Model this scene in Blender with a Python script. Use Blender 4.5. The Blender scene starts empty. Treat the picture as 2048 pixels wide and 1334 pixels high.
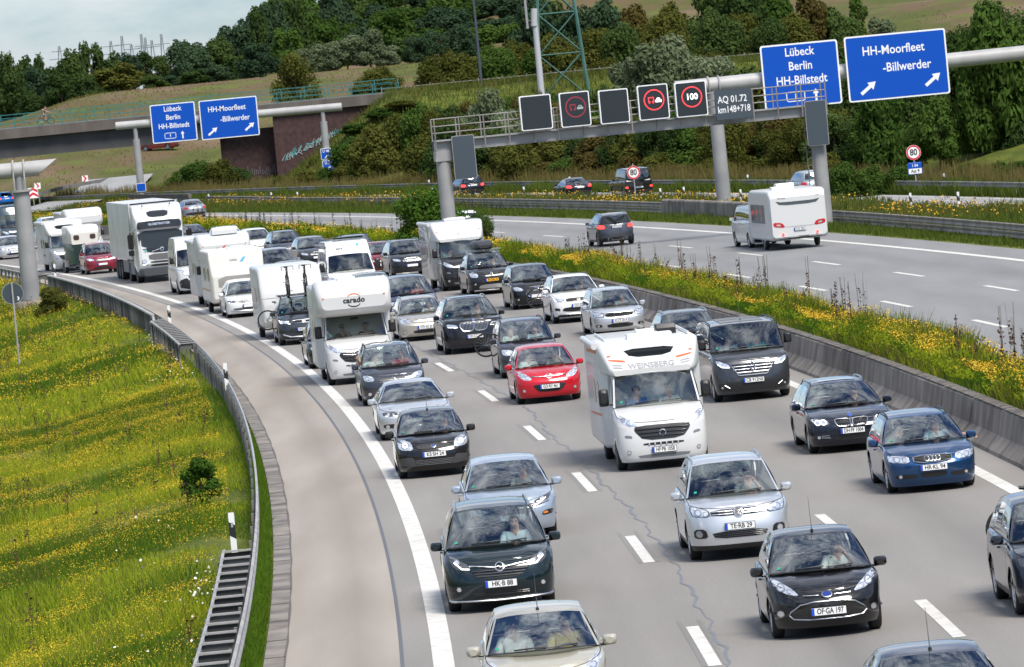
import bpy, bmesh, math, random
import numpy as np
from mathutils import Vector, Matrix
from mathutils.bvhtree import BVHTree
from mathutils.geometry import delaunay_2d_cdt
rnd = random.Random(11)
sc = bpy.context.scene
COL = sc.collection
# ---------------------------------------------------------------- camera
ROLL, PITCH, CAMH, FPX = math.radians(5.398), math.atan(520.65/11378.), 8.874, 11378.
CX, CY, R0 = -1492.34, 54.19, 1491.18          # centre and radius of the motorway's curve
fw = Vector((0, math.cos(PITCH), -math.sin(PITCH))); up0 = Vector((0, math.sin(PITCH), math.cos(PITCH)))
rt = Vector((1, 0, 0))*math.cos(ROLL) - up0*math.sin(ROLL)
upv = Vector((1, 0, 0))*math.sin(ROLL) + up0*math.cos(ROLL)
cam = bpy.data.cameras.new('camera'); camo = bpy.data.objects.new('camera', cam); COL.objects.link(camo)
mw = Matrix((rt, upv, -fw)).transposed().to_4x4(); mw.translation = Vector((0, 0, CAMH)); camo.matrix_world = mw
cam.sensor_width = 36; cam.lens = FPX/2048*36; cam.clip_start = 1; cam.clip_end = 6000
cam.dof.use_dof = True; cam.dof.focus_distance = 112; cam.dof.aperture_fstop = 12
sc.camera = camo
# ---------------------------------------------------------------- sky and sun
SUN_EL, SUN_AZ = math.radians(54), math.radians(150)     # azimuth clockwise from +Y
w = bpy.data.worlds.new('World'); sc.world = w; w.use_nodes = True
nt = w.node_tree; N = nt.nodes; L = nt.links
bg = N['Background']; bg.inputs[1].default_value = 0.1
sky = N.new('ShaderNodeTexSky'); sky.sky_type = 'NISHITA'; sky.sun_disc = False
sky.sun_elevation = SUN_EL; sky.sun_rotation = SUN_AZ; sky.air_density = 1.0; sky.dust_density = .6; sky.ozone_density = 3
tc = N.new('ShaderNodeTexCoord'); mp = N.new('ShaderNodeMapping'); mp.inputs['Scale'].default_value = (1, 1, 2.6)
L.new(tc.outputs['Generated'], mp.inputs[0])
nz = N.new('ShaderNodeTexNoise'); nz.inputs['Scale'].default_value = 3.4; nz.inputs['Detail'].default_value = 9; nz.inputs['Roughness'].default_value = .56
L.new(mp.outputs[0], nz.inputs[0])
rp = N.new('ShaderNodeValToRGB'); rp.color_ramp.elements[0].position = .43; rp.color_ramp.elements[1].position = .62
m3 = N.new('ShaderNodeMapping'); m3.inputs['Scale'].default_value = (1, 1, 3.2); L.new(tc.outputs['Generated'], m3.inputs[0])
n3 = N.new('ShaderNodeTexNoise'); n3.inputs['Scale'].default_value = 34; n3.inputs['Detail'].default_value = 6; n3.inputs['Roughness'].default_value = .6; L.new(m3.outputs[0], n3.inputs[0])
a3 = N.new('ShaderNodeMath'); a3.operation = 'MULTIPLY_ADD'; a3.inputs[1].default_value = .32; L.new(n3.outputs[0], a3.inputs[0])
a4 = N.new('ShaderNodeMath'); a4.operation = 'MULTIPLY'; a4.inputs[1].default_value = .68; L.new(nz.outputs[0], a4.inputs[0]); L.new(a4.outputs[0], a3.inputs[2]); L.new(a3.outputs[0], rp.inputs[0])
n2 = N.new('ShaderNodeTexNoise'); n2.inputs['Scale'].default_value = 6.5; n2.inputs['Detail'].default_value = 7
L.new(mp.outputs[0], n2.inputs[0])
r2 = N.new('ShaderNodeValToRGB'); r2.color_ramp.elements[0].position = .36; r2.color_ramp.elements[0].color = (4.0, 4.35, 4.75, 1)
r2.color_ramp.elements[1].position = .62; r2.color_ramp.elements[1].color = (6.2, 6.35, 6.5, 1)
L.new(n2.outputs[0], r2.inputs[0])
sz = N.new('ShaderNodeSeparateXYZ'); L.new(tc.outputs['Generated'], sz.inputs[0])   # an overcast sky is brighter overhead than at the horizon
el = N.new('ShaderNodeMapRange'); el.inputs[1].default_value = .0; el.inputs[2].default_value = .9; el.inputs[3].default_value = .8; el.inputs[4].default_value = 1.9; L.new(sz.outputs[2], el.inputs[0])
em = N.new('ShaderNodeVectorMath'); em.operation = 'SCALE'; L.new(r2.outputs[0], em.inputs[0]); L.new(el.outputs[0], em.inputs['Scale'])
mx = N.new('ShaderNodeMix'); mx.data_type = 'RGBA'
L.new(rp.outputs[0], mx.inputs[0]); sk = N.new('ShaderNodeVectorMath'); sk.operation = 'MULTIPLY'; sk.inputs[1].default_value = (.50, .63, .82); L.new(sky.outputs[0], sk.inputs[0]); L.new(sk.outputs[0], mx.inputs[6]); L.new(em.outputs[0], mx.inputs[7])
L.new(mx.outputs[2], bg.inputs[0])
sl = bpy.data.lights.new('sun', 'SUN'); sl.energy = 2.9; sl.angle = math.radians(22); sl.color = (1, .94, .85)
so = bpy.data.objects.new('sun', sl); COL.objects.link(so)
sd = Vector((math.sin(SUN_AZ)*math.cos(SUN_EL), math.cos(SUN_AZ)*math.cos(SUN_EL), math.sin(SUN_EL)))
so.rotation_euler = sd.to_track_quat('Z', 'Y').to_euler(); so.location = (40, -40, 80)
sc.view_settings.view_transform = 'Standard'; sc.view_settings.look = 'None'; sc.view_settings.exposure = 0.8
sc.view_settings.gamma = 1; sc.view_settings.use_curve_mapping = False
sc.cycles.max_bounces = 8; sc.cycles.transparent_max_bounces = 12; sc.cycles.use_denoising = True
sc.cycles.caustics_reflective = False; sc.cycles.caustics_refractive = False
# ---------------------------------------------------------------- helpers
def P(u, s, z=0.):                                   # curve coordinates -> world: u metres right of the edge line, s along it
    a = s/R0; return Vector((CX+(R0+u)*math.cos(a), CY+(R0+u)*math.sin(a), z))
def US(x, y): return math.hypot(x-CX, y-CY)-R0, math.atan2(y-CY, x-CX)*R0
def at(px, py, Y):                                   # the point of the place seen at a photo pixel, Y metres away
    s, c = math.sin(ROLL), math.cos(ROLL); dx, dy = px-1024., py-667.
    h = dx*c-dy*s; v = dx*s+dy*c
    fy = FPX*math.cos(PITCH)-v*math.sin(PITCH); fz = -FPX*math.sin(PITCH)-v*math.cos(PITCH)
    return Vector((h/fy*Y, Y, CAMH+fz/fy*Y))
def lerp(a, b, t): return a+(b-a)*t
def sm(t): t = max(0., min(1., t)); return t*t*(3-2*t)
def interp(pts, x): return float(np.interp(x, [p[0] for p in pts], [p[1] for p in pts]))
MATS = {}
def mat(name, col=(.5, .5, .5), rough=.5, metal=0., coat=0., emit=None, es=1., spec=None, fn=None):
    if name in MATS: return MATS[name]
    m = bpy.data.materials.new(name); m.use_nodes = True; b = m.node_tree.nodes['Principled BSDF']
    b.inputs['Base Color'].default_value = (*col, 1); b.inputs['Roughness'].default_value = rough; b.inputs['Metallic'].default_value = metal
    b.inputs['Coat Weight'].default_value = coat; b.inputs['Coat Roughness'].default_value = .07
    if spec is not None: b.inputs['Specular IOR Level'].default_value = spec
    if emit: b.inputs['Emission Color'].default_value = (*emit, 1); b.inputs['Emission Strength'].default_value = es
    if fn: fn(m, m.node_tree.nodes, m.node_tree.links, b)
    MATS[name] = m; return m
def noise_col(c1, c2, scale=1., detail=6, lo=.35, hi=.65, coord='Object', bump=0., sxyz=None, c3=None, s3=.05, r3=(.45, .62)):
    def f(m, N, L, b):
        t = N.new('ShaderNodeTexCoord'); src = t.outputs[coord]
        if sxyz:
            mp = N.new('ShaderNodeMapping'); mp.inputs['Scale'].default_value = sxyz; L.new(src, mp.inputs[0]); src = mp.outputs[0]
        n = N.new('ShaderNodeTexNoise'); n.inputs['Scale'].default_value = scale; n.inputs['Detail'].default_value = detail; L.new(src, n.inputs[0])
        r = N.new('ShaderNodeValToRGB'); r.color_ramp.elements[0].position = lo; r.color_ramp.elements[1].position = hi
        r.color_ramp.elements[0].color = (*c1, 1); r.color_ramp.elements[1].color = (*c2, 1); L.new(n.outputs[0], r.inputs[0])
        out = r.outputs[0]
        if c3:
            n3 = N.new('ShaderNodeTexNoise'); n3.inputs['Scale'].default_value = s3; n3.inputs['Detail'].default_value = 5; L.new(t.outputs[coord], n3.inputs[0])
            q = N.new('ShaderNodeValToRGB'); q.color_ramp.elements[0].position = r3[0]; q.color_ramp.elements[1].position = r3[1]; L.new(n3.outputs[0], q.inputs[0])
            x = N.new('ShaderNodeMix'); x.data_type = 'RGBA'; L.new(q.outputs[0], x.inputs[0]); L.new(out, x.inputs[6]); x.inputs[7].default_value = (*c3, 1); out = x.outputs[2]
        L.new(out, b.inputs['Base Color'])
        if bump:
            bp = N.new('ShaderNodeBump'); bp.inputs['Strength'].default_value = bump; bp.inputs['Distance'].default_value = .02; L.new(n.outputs[0], bp.inputs['Height']); L.new(bp.outputs[0], b.inputs['Normal'])
    return f
def foliage(name, c1, c2, trans=.35):
    if name in MATS: return MATS[name]
    m = bpy.data.materials.new(name); m.use_nodes = True; N = m.node_tree.nodes; L = m.node_tree.links; N.clear()
    o = N.new('ShaderNodeOutputMaterial'); d = N.new('ShaderNodeBsdfDiffuse'); t = N.new('ShaderNodeBsdfTranslucent'); x = N.new('ShaderNodeMixShader'); x.inputs[0].default_value = trans
    oi = N.new('ShaderNodeObjectInfo'); g = N.new('ShaderNodeNewGeometry'); n = N.new('ShaderNodeTexNoise'); n.inputs['Scale'].default_value = .55; n.inputs['Detail'].default_value = 8; n.inputs['Roughness'].default_value = .7
    L.new(g.outputs['Position'], n.inputs[0])
    a = N.new('ShaderNodeMath'); a.operation = 'MULTIPLY_ADD'; L.new(n.outputs[0], a.inputs[0]); a.inputs[1].default_value = 1.3
    b2 = N.new('ShaderNodeMath'); b2.operation = 'MULTIPLY_ADD'; L.new(oi.outputs['Random'], b2.inputs[0]); b2.inputs[1].default_value = .5; b2.inputs[2].default_value = -.4; L.new(b2.outputs[0], a.inputs[2])
    mx = N.new('ShaderNodeMix'); mx.data_type = 'RGBA'; L.new(a.outputs[0], mx.inputs[0]); mx.inputs[6].default_value = (*c1, 1); mx.inputs[7].default_value = (*c2, 1)
    L.new(mx.outputs[2], d.inputs[0]); L.new(mx.outputs[2], t.inputs[0]); L.new(d.outputs[0], x.inputs[1]); L.new(t.outputs[0], x.inputs[2]); L.new(x.outputs[0], o.inputs[0])
    MATS[name] = m; return m
def glass(name, tint=(.55, .66, .62), refl=1.):
    if name in MATS: return MATS[name]
    m = bpy.data.materials.new(name); m.use_nodes = True; N = m.node_tree.nodes; L = m.node_tree.links; N.clear()
    o = N.new('ShaderNodeOutputMaterial'); t = N.new('ShaderNodeBsdfTransparent'); t.inputs[0].default_value = (*tint, 1)
    g = N.new('ShaderNodeBsdfGlossy'); g.inputs['Roughness'].default_value = .015; g.inputs[0].default_value = (.93, .97, 1, 1)
    f = N.new('ShaderNodeFresnel'); f.inputs[0].default_value = 1.52
    a = N.new('ShaderNodeMath'); a.operation = 'MULTIPLY_ADD'; a.inputs[1].default_value = 1.5*refl; a.inputs[2].default_value = .05; a.use_clamp = True
    x = N.new('ShaderNodeMixShader'); L.new(f.outputs[0], a.inputs[0]); L.new(a.outputs[0], x.inputs[0]); L.new(t.outputs[0], x.inputs[1]); L.new(g.outputs[0], x.inputs[2]); L.new(x.outputs[0], o.inputs[0])
    MATS[name] = m; return m
class MB:                                             # collects shapes, then links them as one mesh object
    def __init__(s): s.v = []; s.f = []; s.m = []; s.mats = []
    def mi(s, m):
        if m not in s.mats: s.mats.append(m)
        return s.mats.index(m)
    def add(s, vs, fs, m):
        k = len(s.v); s.v += [tuple(p) for p in vs]; i = s.mi(m)
        for f in fs: s.f.append([a+k for a in f]); s.m.append(i)
    def box(s, c, d, m, M=None):
        x, y, z = d[0]/2, d[1]/2, d[2]/2
        vs = [Vector((c[0]+a*x, c[1]+b*y, c[2]+e*z)) for a in (-1, 1) for b in (-1, 1) for e in (-1, 1)]
        if M: vs = [M @ p for p in vs]
        s.add(vs, [(0, 1, 3, 2), (4, 6, 7, 5), (0, 4, 5, 1), (2, 3, 7, 6), (0, 2, 6, 4), (1, 5, 7, 3)], m)
    def tube(s, pts, r, m, n=8, closed=False, caps=True):
        pts = [Vector(p) for p in pts]; rs = r if isinstance(r, (list, tuple)) else [r]*len(pts); vs = []; fs = []; k = len(pts)
        pn = None
        for i, p in enumerate(pts):
            if closed: d = pts[(i+1) % k]-pts[i-1]
            else: d = pts[min(i+1, k-1)]-pts[max(i-1, 0)]
            d.normalize()
            if pn is None:
                a = Vector((0, 0, 1)) if abs(d.z) < .9 else Vector((1, 0, 0)); x = d.cross(a).normalized()
            else:
                x = (pn-d*pn.dot(d)).normalized()
            pn = x; y = d.cross(x)
            for j in range(n):
                t = 2*math.pi*j/n; vs.append(p+(x*math.cos(t)+y*math.sin(t))*rs[i])
        for i in range(k if closed else k-1):
            for j in range(n):
                a = i*n+j; b = i*n+(j+1) % n; c = ((i+1) % k)*n+(j+1) % n; d = ((i+1) % k)*n+j; fs.append((a, b, c, d))
        if caps and not closed: fs.append(tuple(reversed(range(n)))); fs.append(tuple(range((k-1)*n, k*n)))
        s.add(vs, fs, m)
    def grid(s, rows, m, flip=False, closed=False):
        k = len(rows[0]); vs = [p for r in rows for p in r]; fs = []
        for i in range(len(rows)-1):
            for j in range(k if closed else k-1):
                q = (i*k+j, i*k+(j+1) % k, (i+1)*k+(j+1) % k, (i+1)*k+j); fs.append(q[::-1] if flip else q)
        s.add(vs, fs, m)
    def lathe(s, prof, m, n=24, axis='z', c=(0, 0, 0)):
        rows = []
        for r, h in prof:
            row = []
            for j in range(n):
                t = 2*math.pi*j/n; a, b = r*math.cos(t), r*math.sin(t)
                row.append({'z': (c[0]+a, c[1]+b, c[2]+h), 'x': (c[0]+h, c[1]+a, c[2]+b), 'y': (c[0]+a, c[1]+h, c[2]+b)}[axis])
            rows.append(row)
        s.grid(rows, m, closed=True)
    def loft(s, secs, m, seg=4, caps=True):            # secs: (y, halfwidth, z0, z1, corner radius[, skew]) rounded sections
        rows = []
        for q in secs:
            y, w, z0, z1, r = q[:5]; sk = q[5] if len(q) > 5 else 0; r = min(r, w*.99, (z1-z0)*.499); row = []
            for cx, cz, a0 in ((w-r, z0+r, -90), (w-r, z1-r, 0), (-w+r, z1-r, 90), (-w+r, z0+r, 180)):
                for i in range(seg+1):
                    a = math.radians(a0+90*i/seg); z = cz+r*math.sin(a); row.append((cx+r*math.cos(a), y+sk*(z-z0)/(z1-z0), z))
            rows.append(row)
        s.grid(rows, m, closed=True, flip=True); k = len(rows[0])
        if caps: s.add(rows[0], [tuple(range(k))], m); s.add(rows[-1], [tuple(reversed(range(k)))], m)
    def mesh(s, name, smooth=40):
        me = bpy.data.meshes.new(name); me.from_pydata([tuple(p) for p in s.v], [], s.f)
        for m in s.mats: me.materials.append(m)
        me.polygons.foreach_set('material_index', s.m)
        if smooth: me.shade_smooth(); me.set_sharp_from_angle(angle=math.radians(smooth))
        me.update(); return me
    def build(s, name, parent=None, smooth=40, loc=None, rot=None):
        return ob(name, s.mesh(name, smooth), parent, loc, rot)
def ob(name, me, parent=None, loc=None, rot=None):
    o = bpy.data.objects.new(name, me); COL.objects.link(o)
    if parent: o.parent = parent
    if loc is not None: o.location = loc
    if rot is not None: o.rotation_euler = rot
    return o
def tag(o, label=None, cat=None, group=None, kind=None):
    for k, v in (('label', label), ('category', cat), ('group', group), ('kind', kind)):
        if v: o[k] = v
    return o
def thing(name, label, cat, loc=(0, 0, 0), rz=0., group=None):
    return tag(ob(name, None, None, loc, (0, 0, rz)), label, cat, group)
def copy_tree(o, parent=None):
    c = o.copy(); COL.objects.link(c)
    if parent: c.parent = parent
    for ch in o.children: copy_tree(ch, c)
    return c
def np_mesh(name, V, F, mats, mi=None):
    me = bpy.data.meshes.new(name); k = F.shape[1]
    me.vertices.add(len(V)); me.vertices.foreach_set('co', V.astype(np.float32).ravel())
    me.loops.add(F.size); me.loops.foreach_set('vertex_index', F.astype(np.int32).ravel())
    me.polygons.add(len(F)); me.polygons.foreach_set('loop_start', np.arange(0, F.size, k, dtype=np.int32))
    try: me.polygons.foreach_set('loop_total', np.full(len(F), k, np.int32))
    except Exception: pass
    for m in mats: me.materials.append(m)
    if mi is not None: me.polygons.foreach_set('material_index', mi.astype(np.int32))
    me.update(calc_edges=True); return me
TXT = {}
def text2d(t, size=1., align='CENTER', narrow=1., bold=0.):     # text outlines as (points, faces), centred on its height
    k = (t, align, round(bold/size, 3))
    if k not in TXT:
        c = bpy.data.curves.new('text', 'FONT'); c.body = t; c.align_x = align; c.align_y = 'CENTER'; c.resolution_u = 3; c.offset = bold/size
        o = bpy.data.objects.new('text', c); COL.objects.link(o); bpy.context.view_layer.update()
        me = bpy.data.meshes.new_from_object(o.evaluated_get(bpy.context.evaluated_depsgraph_get()))
        TXT[k] = ([(v.co.x, v.co.y) for v in me.vertices], [tuple(p.vertices) for p in me.polygons])
        bpy.data.objects.remove(o); bpy.data.curves.remove(c); bpy.data.meshes.remove(me)
    vs, fs = TXT[k]; return [(x*size*narrow, y*size) for x, y in vs], fs
def text_on(mb, t, m, place, size=1., align='CENTER', narrow=1., bold=0.):   # place(x, y) -> point on the board
    vs, fs = text2d(t, size, align, narrow, bold); mb.add([place(x, y) for x, y in vs], fs, m)
def prism(mb, poly, d, m, place):                      # a flat outline with real thickness d; place(x, y, depth)
    n = len(poly); mb.add([place(x, y, 0) for x, y in poly]+[place(x, y, d) for x, y in poly],
        [tuple(range(n)), tuple(reversed(range(n, 2*n)))]+[(i, i+n, (i+1) % n+n, (i+1) % n) for i in range(n)], m)
def rrect(w, h, r, n=4, cx=0, cy=0):
    out = []
    for x, y, a0 in ((w/2-r, h/2-r, 0), (-w/2+r, h/2-r, 90), (-w/2+r, -h/2+r, 180), (w/2-r, -h/2+r, 270)):
        for i in range(n+1):
            a = math.radians(a0+90*i/n); out.append((cx+x+r*math.cos(a), cy+y+r*math.sin(a)))
    return out
def circle(r, n=28, cx=0, cy=0): return [(cx+r*math.cos(2*math.pi*i/n), cy+r*math.sin(2*math.pi*i/n)) for i in range(n)]
def ringface(mb, r0, r1, m, place, n=32, cx=0, cy=0, sx=1.):
    vs = []; fs = []
    for i in range(n):
        t = 2*math.pi*i/n; vs += [place(cx+r0*sx*math.cos(t), cy+r0*math.sin(t)), place(cx+r1*sx*math.cos(t), cy+r1*math.sin(t))]
        j = (i+1) % n; fs.append((2*i, 2*i+1, 2*j+1, 2*j))
    mb.add(vs, fs, m)
# ---------------------------------------------------------------- common materials
def flake(m, N, L, b): pass
def paint(name, col, metal=.0, rough=.38): return mat('paint '+name, col, rough, metal, 1., spec=.1)
BLACK = mat('black plastic', (.012, .012, .013), .45); BLACKG = mat('gloss black', (.008, .008, .009), .12, 0, .6); RUB = mat('rubber', (.014, .014, .014), .75)
CHROME = mat('chrome', (.5, .51, .53), .28, 1.); ALU = mat('aluminium', (.55, .56, .57), .33, 1.); DARKIN = mat('car interior', (.02, .02, .022), .8); GREYP = mat('grey plastic', (.16, .17, .18), .55)
SEATM = mat('seat cloth', (.1, .1, .105), .9); DASHM = mat('dashboard plastic', (.06, .063, .065), .7)
LAMPL = mat('lamp reflector', (.78, .8, .83), .16, .75, .8); LAMPD = mat('lamp housing', (.07, .075, .08), .2, .2, 1.); LED = mat('daytime lamp', (1, 1, 1), .3, 0, 0, (1, .98, .93), 1.6)
LITL = mat('lit headlamp', (1, 1, 1), .3, 0, 0, (1, .93, .8), 5.); ORANGE = mat('indicator lens', (.75, .22, .03), .2, 0, .8); REDL = mat('tail lamp lens', (.45, .012, .015), .15, 0, 1.)
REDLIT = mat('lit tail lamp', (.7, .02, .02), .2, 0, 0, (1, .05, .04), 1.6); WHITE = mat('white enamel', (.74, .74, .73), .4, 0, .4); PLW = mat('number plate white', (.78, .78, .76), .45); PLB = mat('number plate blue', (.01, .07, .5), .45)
PLY = mat('number plate yellow', (.85, .42, .01), .45); INK = mat('black lettering', (.012, .012, .012), .5)
GLASS = glass('windscreen glass', (.80, .89, .85)); GLASSD = glass('tinted glass', (.22, .26, .26)); STICK = mat('green sticker', (.02, .32, .2), .5)
# ---------------------------------------------------------------- ground, roads
def terr(x, y):
    u, s = US(x, y)
    z = -.03
    if u < -2.7: z -= sm((-u-2.7)/7.)*.95*sm((420-s)/120.)
    h1 = 8+3.4*sm((x+70)/14.)+1.6*sm((x+10)/60.)
    far = sm((y-585)/235.)*h1
    if y > 860: far += sm((y-860)/300.)*26*sm((x+75)/90.)
    if x > 10: far = max(far, sm((y-590)/190.)*(11+3.2*sm((x-40)/40.)))
    rid = 7.7*min(1., max(0., (x+21)/11.))*sm((y-540)/22.) if y < 640 else 0
    if y >= 583 and x > -24: rid = 7.7*sm((x+24)/3.)
    bank = 5.2*sm((u-50.5)/24.)*sm((s-60)/60.) *sm((535-y)/60.) if y < 540 else 0
    z = max(z, far if far > .03 else z, rid if rid > .05 else z, bank if bank > .02 else z)
    return z
def gz(x, y): return terr(x, y)
us_ = list(np.concatenate([np.geomspace(700, 14, 26)*-1, np.arange(-13, 62, 1.25), np.arange(63, 140, 2.5), np.geomspace(142, 900, 26)]))
ss_ = list(np.concatenate([np.arange(-60, 480, 5.), np.arange(480, 620, 2.5), np.arange(620, 1500, 16.)]))
rows = []
rn = random.Random(3)
for s in ss_:
    r = []
    for u in us_:
        p = P(u, s); z = terr(p.x, p.y)
        if u < -4 or u > 52: z += .12*math.sin(p.x*.7+p.y*.11)+.1*math.sin(p.y*.33-p.x*.3)
        r.append((p.x, p.y, z))
    rows.append(r)
def ground_mat(m, N, L, b):
    b.inputs['Specular IOR Level'].default_value = .1
    g = N.new('ShaderNodeNewGeometry'); sx = N.new('ShaderNodeSeparateXYZ'); L.new(g.outputs['Position'], sx.inputs[0])
    def ns(sc_, d, lo, hi, dst=0):
        mp = N.new('ShaderNodeMapping'); mp.inputs['Scale'].default_value = (1, .35, 2.5); L.new(g.outputs['Position'], mp.inputs[0])
        n = N.new('ShaderNodeTexNoise'); n.inputs['Scale'].default_value = sc_; n.inputs['Detail'].default_value = d; L.new(mp.outputs[0], n.inputs[0])
        r = N.new('ShaderNodeMapRange'); r.inputs[1].default_value = lo; r.inputs[2].default_value = hi; L.new(n.outputs[0], r.inputs[0]); return r.outputs[0]
    def mix(f, a, c):
        x = N.new('ShaderNodeMix'); x.data_type = 'RGBA'; L.new(f, x.inputs[0])
        for i, k in ((6, a), (7, c)):
            if isinstance(k, tuple): x.inputs[i].default_value = (*k, 1)
            else: L.new(k, x.inputs[i])
        return x.outputs[2]
    near = mix(ns(1.1, 8, .35, .65), (.06, .08, .014), (.11, .125, .022))
    dry = mix(ns(.09, 9, .42, .58), (.12, .085, .045), (.075, .085, .022)); dry = mix(ns(.05, 6, .52, .62), dry, (.16, .11, .07))
    dry = mix(ns(.21, 6, .52, .66), dry, (.1, .12, .025))
    fr = N.new('ShaderNodeMapRange'); fr.inputs[1].default_value = 575; fr.inputs[2].default_value = 600; L.new(sx.outputs[1], fr.inputs[0])
    L.new(mix(fr.outputs[0], near, dry), b.inputs['Base Color'])
gm = mat('grassy ground', rough=.95, fn=ground_mat)
mb = MB(); mb.grid(rows, gm, flip=True); tag(mb.build('ground', smooth=60), kind='structure')
def strip(name, u0, u1, s0, s1, z, m, ds=4., kind='structure', nu=2):
    mb = MB(); n = max(2, int((s1-s0)/ds)); mb.grid([[P(lerp(u0, u1, j/(nu-1)), lerp(s0, s1, i/n), z) for j in range(nu)] for i in range(n+1)], m, flip=True)
    o = mb.build(name, smooth=60)
    if kind: tag(o, kind=kind)
    return o
def road_mat(base, amp, warm=0., tracks=None, seam=0):
    def f(m, N, L, b):
        g = N.new('ShaderNodeNewGeometry'); b.inputs['Roughness'].default_value = .82; b.inputs['Specular IOR Level'].default_value = .35
        sub = N.new('ShaderNodeVectorMath'); sub.operation = 'SUBTRACT'; L.new(g.outputs['Position'], sub.inputs[0]); sub.inputs[1].default_value = (CX, CY, 0)
        le = N.new('ShaderNodeVectorMath'); le.operation = 'LENGTH'; L.new(sub.outputs[0], le.inputs[0])
        u = N.new('ShaderNodeMath'); u.operation = 'SUBTRACT'; L.new(le.outputs['Value'], u.inputs[0]); u.inputs[1].default_value = R0
        xyz = N.new('ShaderNodeSeparateXYZ'); L.new(g.outputs['Position'], xyz.inputs[0])
        fine = N.new('ShaderNodeTexNoise'); fine.inputs['Scale'].default_value = 17; fine.inputs['Detail'].default_value = 5; fine.inputs['Roughness'].default_value = .8; L.new(g.outputs['Position'], fine.inputs[0])
        mp = N.new('ShaderNodeMapping'); mp.inputs['Scale'].default_value = (1, .12, 1); L.new(g.outputs['Position'], mp.inputs[0])
        big = N.new('ShaderNodeTexNoise'); big.inputs['Scale'].default_value = .7; big.inputs['Detail'].default_value = 7; L.new(mp.outputs[0], big.inputs[0])
        def ma(op, a, c, e=None):
            k = N.new('ShaderNodeMath'); k.operation = op
            for i, q in enumerate((a, c, e)):
                if q is None: continue
                if isinstance(q, (int, float)): k.inputs[i].default_value = q
                else: L.new(q, k.inputs[i])
            return k.outputs[0]
        v = ma('MULTIPLY_ADD', fine.outputs[0], amp*2.2, 1-amp*1.1); v = ma('MULTIPLY', v, ma('MULTIPLY_ADD', big.outputs[0], .5, .75))
        if tracks:                                     # the worn, dirtier band down the middle of each lane
            for c, wd, a in tracks:
                e = ma('SUBTRACT', u.outputs[0], c); e = ma('DIVIDE', ma('ABSOLUTE', e, 0), wd); e = ma('SUBTRACT', 1., e); e = ma('MAXIMUM', e, 0.); v = ma('MULTIPLY', v, ma('MULTIPLY_ADD', e, -a, 1.))
        cmb = N.new('ShaderNodeVectorMath'); cmb.operation = 'SCALE'; cmb.inputs[0].default_value = base; L.new(v, cmb.inputs['Scale'])
        out = cmb.outputs[0]
        if warm:
            n = N.new('ShaderNodeTexNoise'); n.inputs['Scale'].default_value = .5; n.inputs['Detail'].default_value = 6; mp2 = N.new('ShaderNodeMapping'); mp2.inputs['Scale'].default_value = (1.2, .1, 1); L.new(g.outputs['Position'], mp2.inputs[0]); L.new(mp2.outputs[0], n.inputs[0])
            r = N.new('ShaderNodeMapRange'); r.inputs[1].default_value = .4; r.inputs[2].default_value = .68; r.inputs[4].default_value = warm; L.new(n.outputs[0], r.inputs[0])
            x = N.new('ShaderNodeMix'); x.data_type = 'RGBA'; L.new(r.outputs[0], x.inputs[0]); L.new(out, x.inputs[6]); x.inputs[7].default_value = (.22, .185, .155, 1); out = x.outputs[2]
        L.new(out, b.inputs['Base Color'])
        bp = N.new('ShaderNodeBump'); bp.inputs['Strength'].default_value = .35; bp.inputs['Distance'].default_value = .01; L.new(fine.outputs[0], bp.inputs['Height']); L.new(bp.outputs[0], b.inputs['Normal'])
    return f
ASPH = mat('worn asphalt', rough=.82, fn=road_mat((.222, .208, .192), .34, 0, [(1.95, .9, .24), (5.8, .9, .24), (9.5, .9, .2), (.9, .35, .07), (2.9, .35, .07), (4.85, .35, .07), (6.7, .35, .07)]))
ASPH2 = mat('opposite asphalt', rough=.82, fn=road_mat((.2, .2, .198), .2, 0, [(18, 1.2, .08), (22, 1.2, .08), (26.6, 1.3, .14)]))
CONC = mat('shoulder concrete', rough=.85, fn=road_mat((.305, .272, .235), .12, .7, [(-1.3, .5, .2)]))
LINEW = mat('road paint', (.62, .6, .56), .7, fn=noise_col((.46, .445, .41), (.6, .585, .545), 3, 6, .3, .6, 'Object'))
TAR = mat('tar sealing', (.09, .095, .105), .6); GUT = mat('gutter slabs', rough=.9, fn=noise_col((.11, .1, .092), (.24, .215, .19), 1.1, 8, .35, .65, 'Object', .3))
SEAM = mat('joint dirt', (.1, .09, .08), .9); DARKSTRIP = mat('dark asphalt strip', rough=.85, fn=road_mat((.195, .188, .178), .25))
strip('carriageway', -.62, 12.4, -40, 640, .0, ASPH, nu=6)
strip('hard_shoulder', -2.47, -.64, -40, 640, .004, CONC, nu=3)
strip('shoulder_joint', -.66, -.6, -40, 420, .008, TAR)
strip('gutter', -2.8, -2.47, -40, 175, .012, GUT)
mb = MB()
for i in range(80): s = -8+i*3.1+rn.uniform(-.3, .3); mb.grid([[P(-2.8, s, .017), P(-2.47, s, .017)], [P(-2.8, s+.12, .017), P(-2.47, s+.12, .017)]], SEAM, flip=True)
mb.grid([[P(-2.475-.015*math.sin(i*1.7), i*2.-40, .017), P(-2.445+.012*math.sin(i*2.3), i*2.-40, .017)] for i in range(100)], SEAM, flip=True)
tag(mb.build('gutter_joint'), kind='structure')
strip('opposite_carriageway', 15.6, 31.2, -40, 640, .0, ASPH2, nu=6)
strip('exit_ramp', 41.0, 46.2, 100, 470, .0, mat('ramp asphalt', rough=.8, fn=road_mat((.26, .26, .255), .1)), nu=3)
mb = MB()
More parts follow.
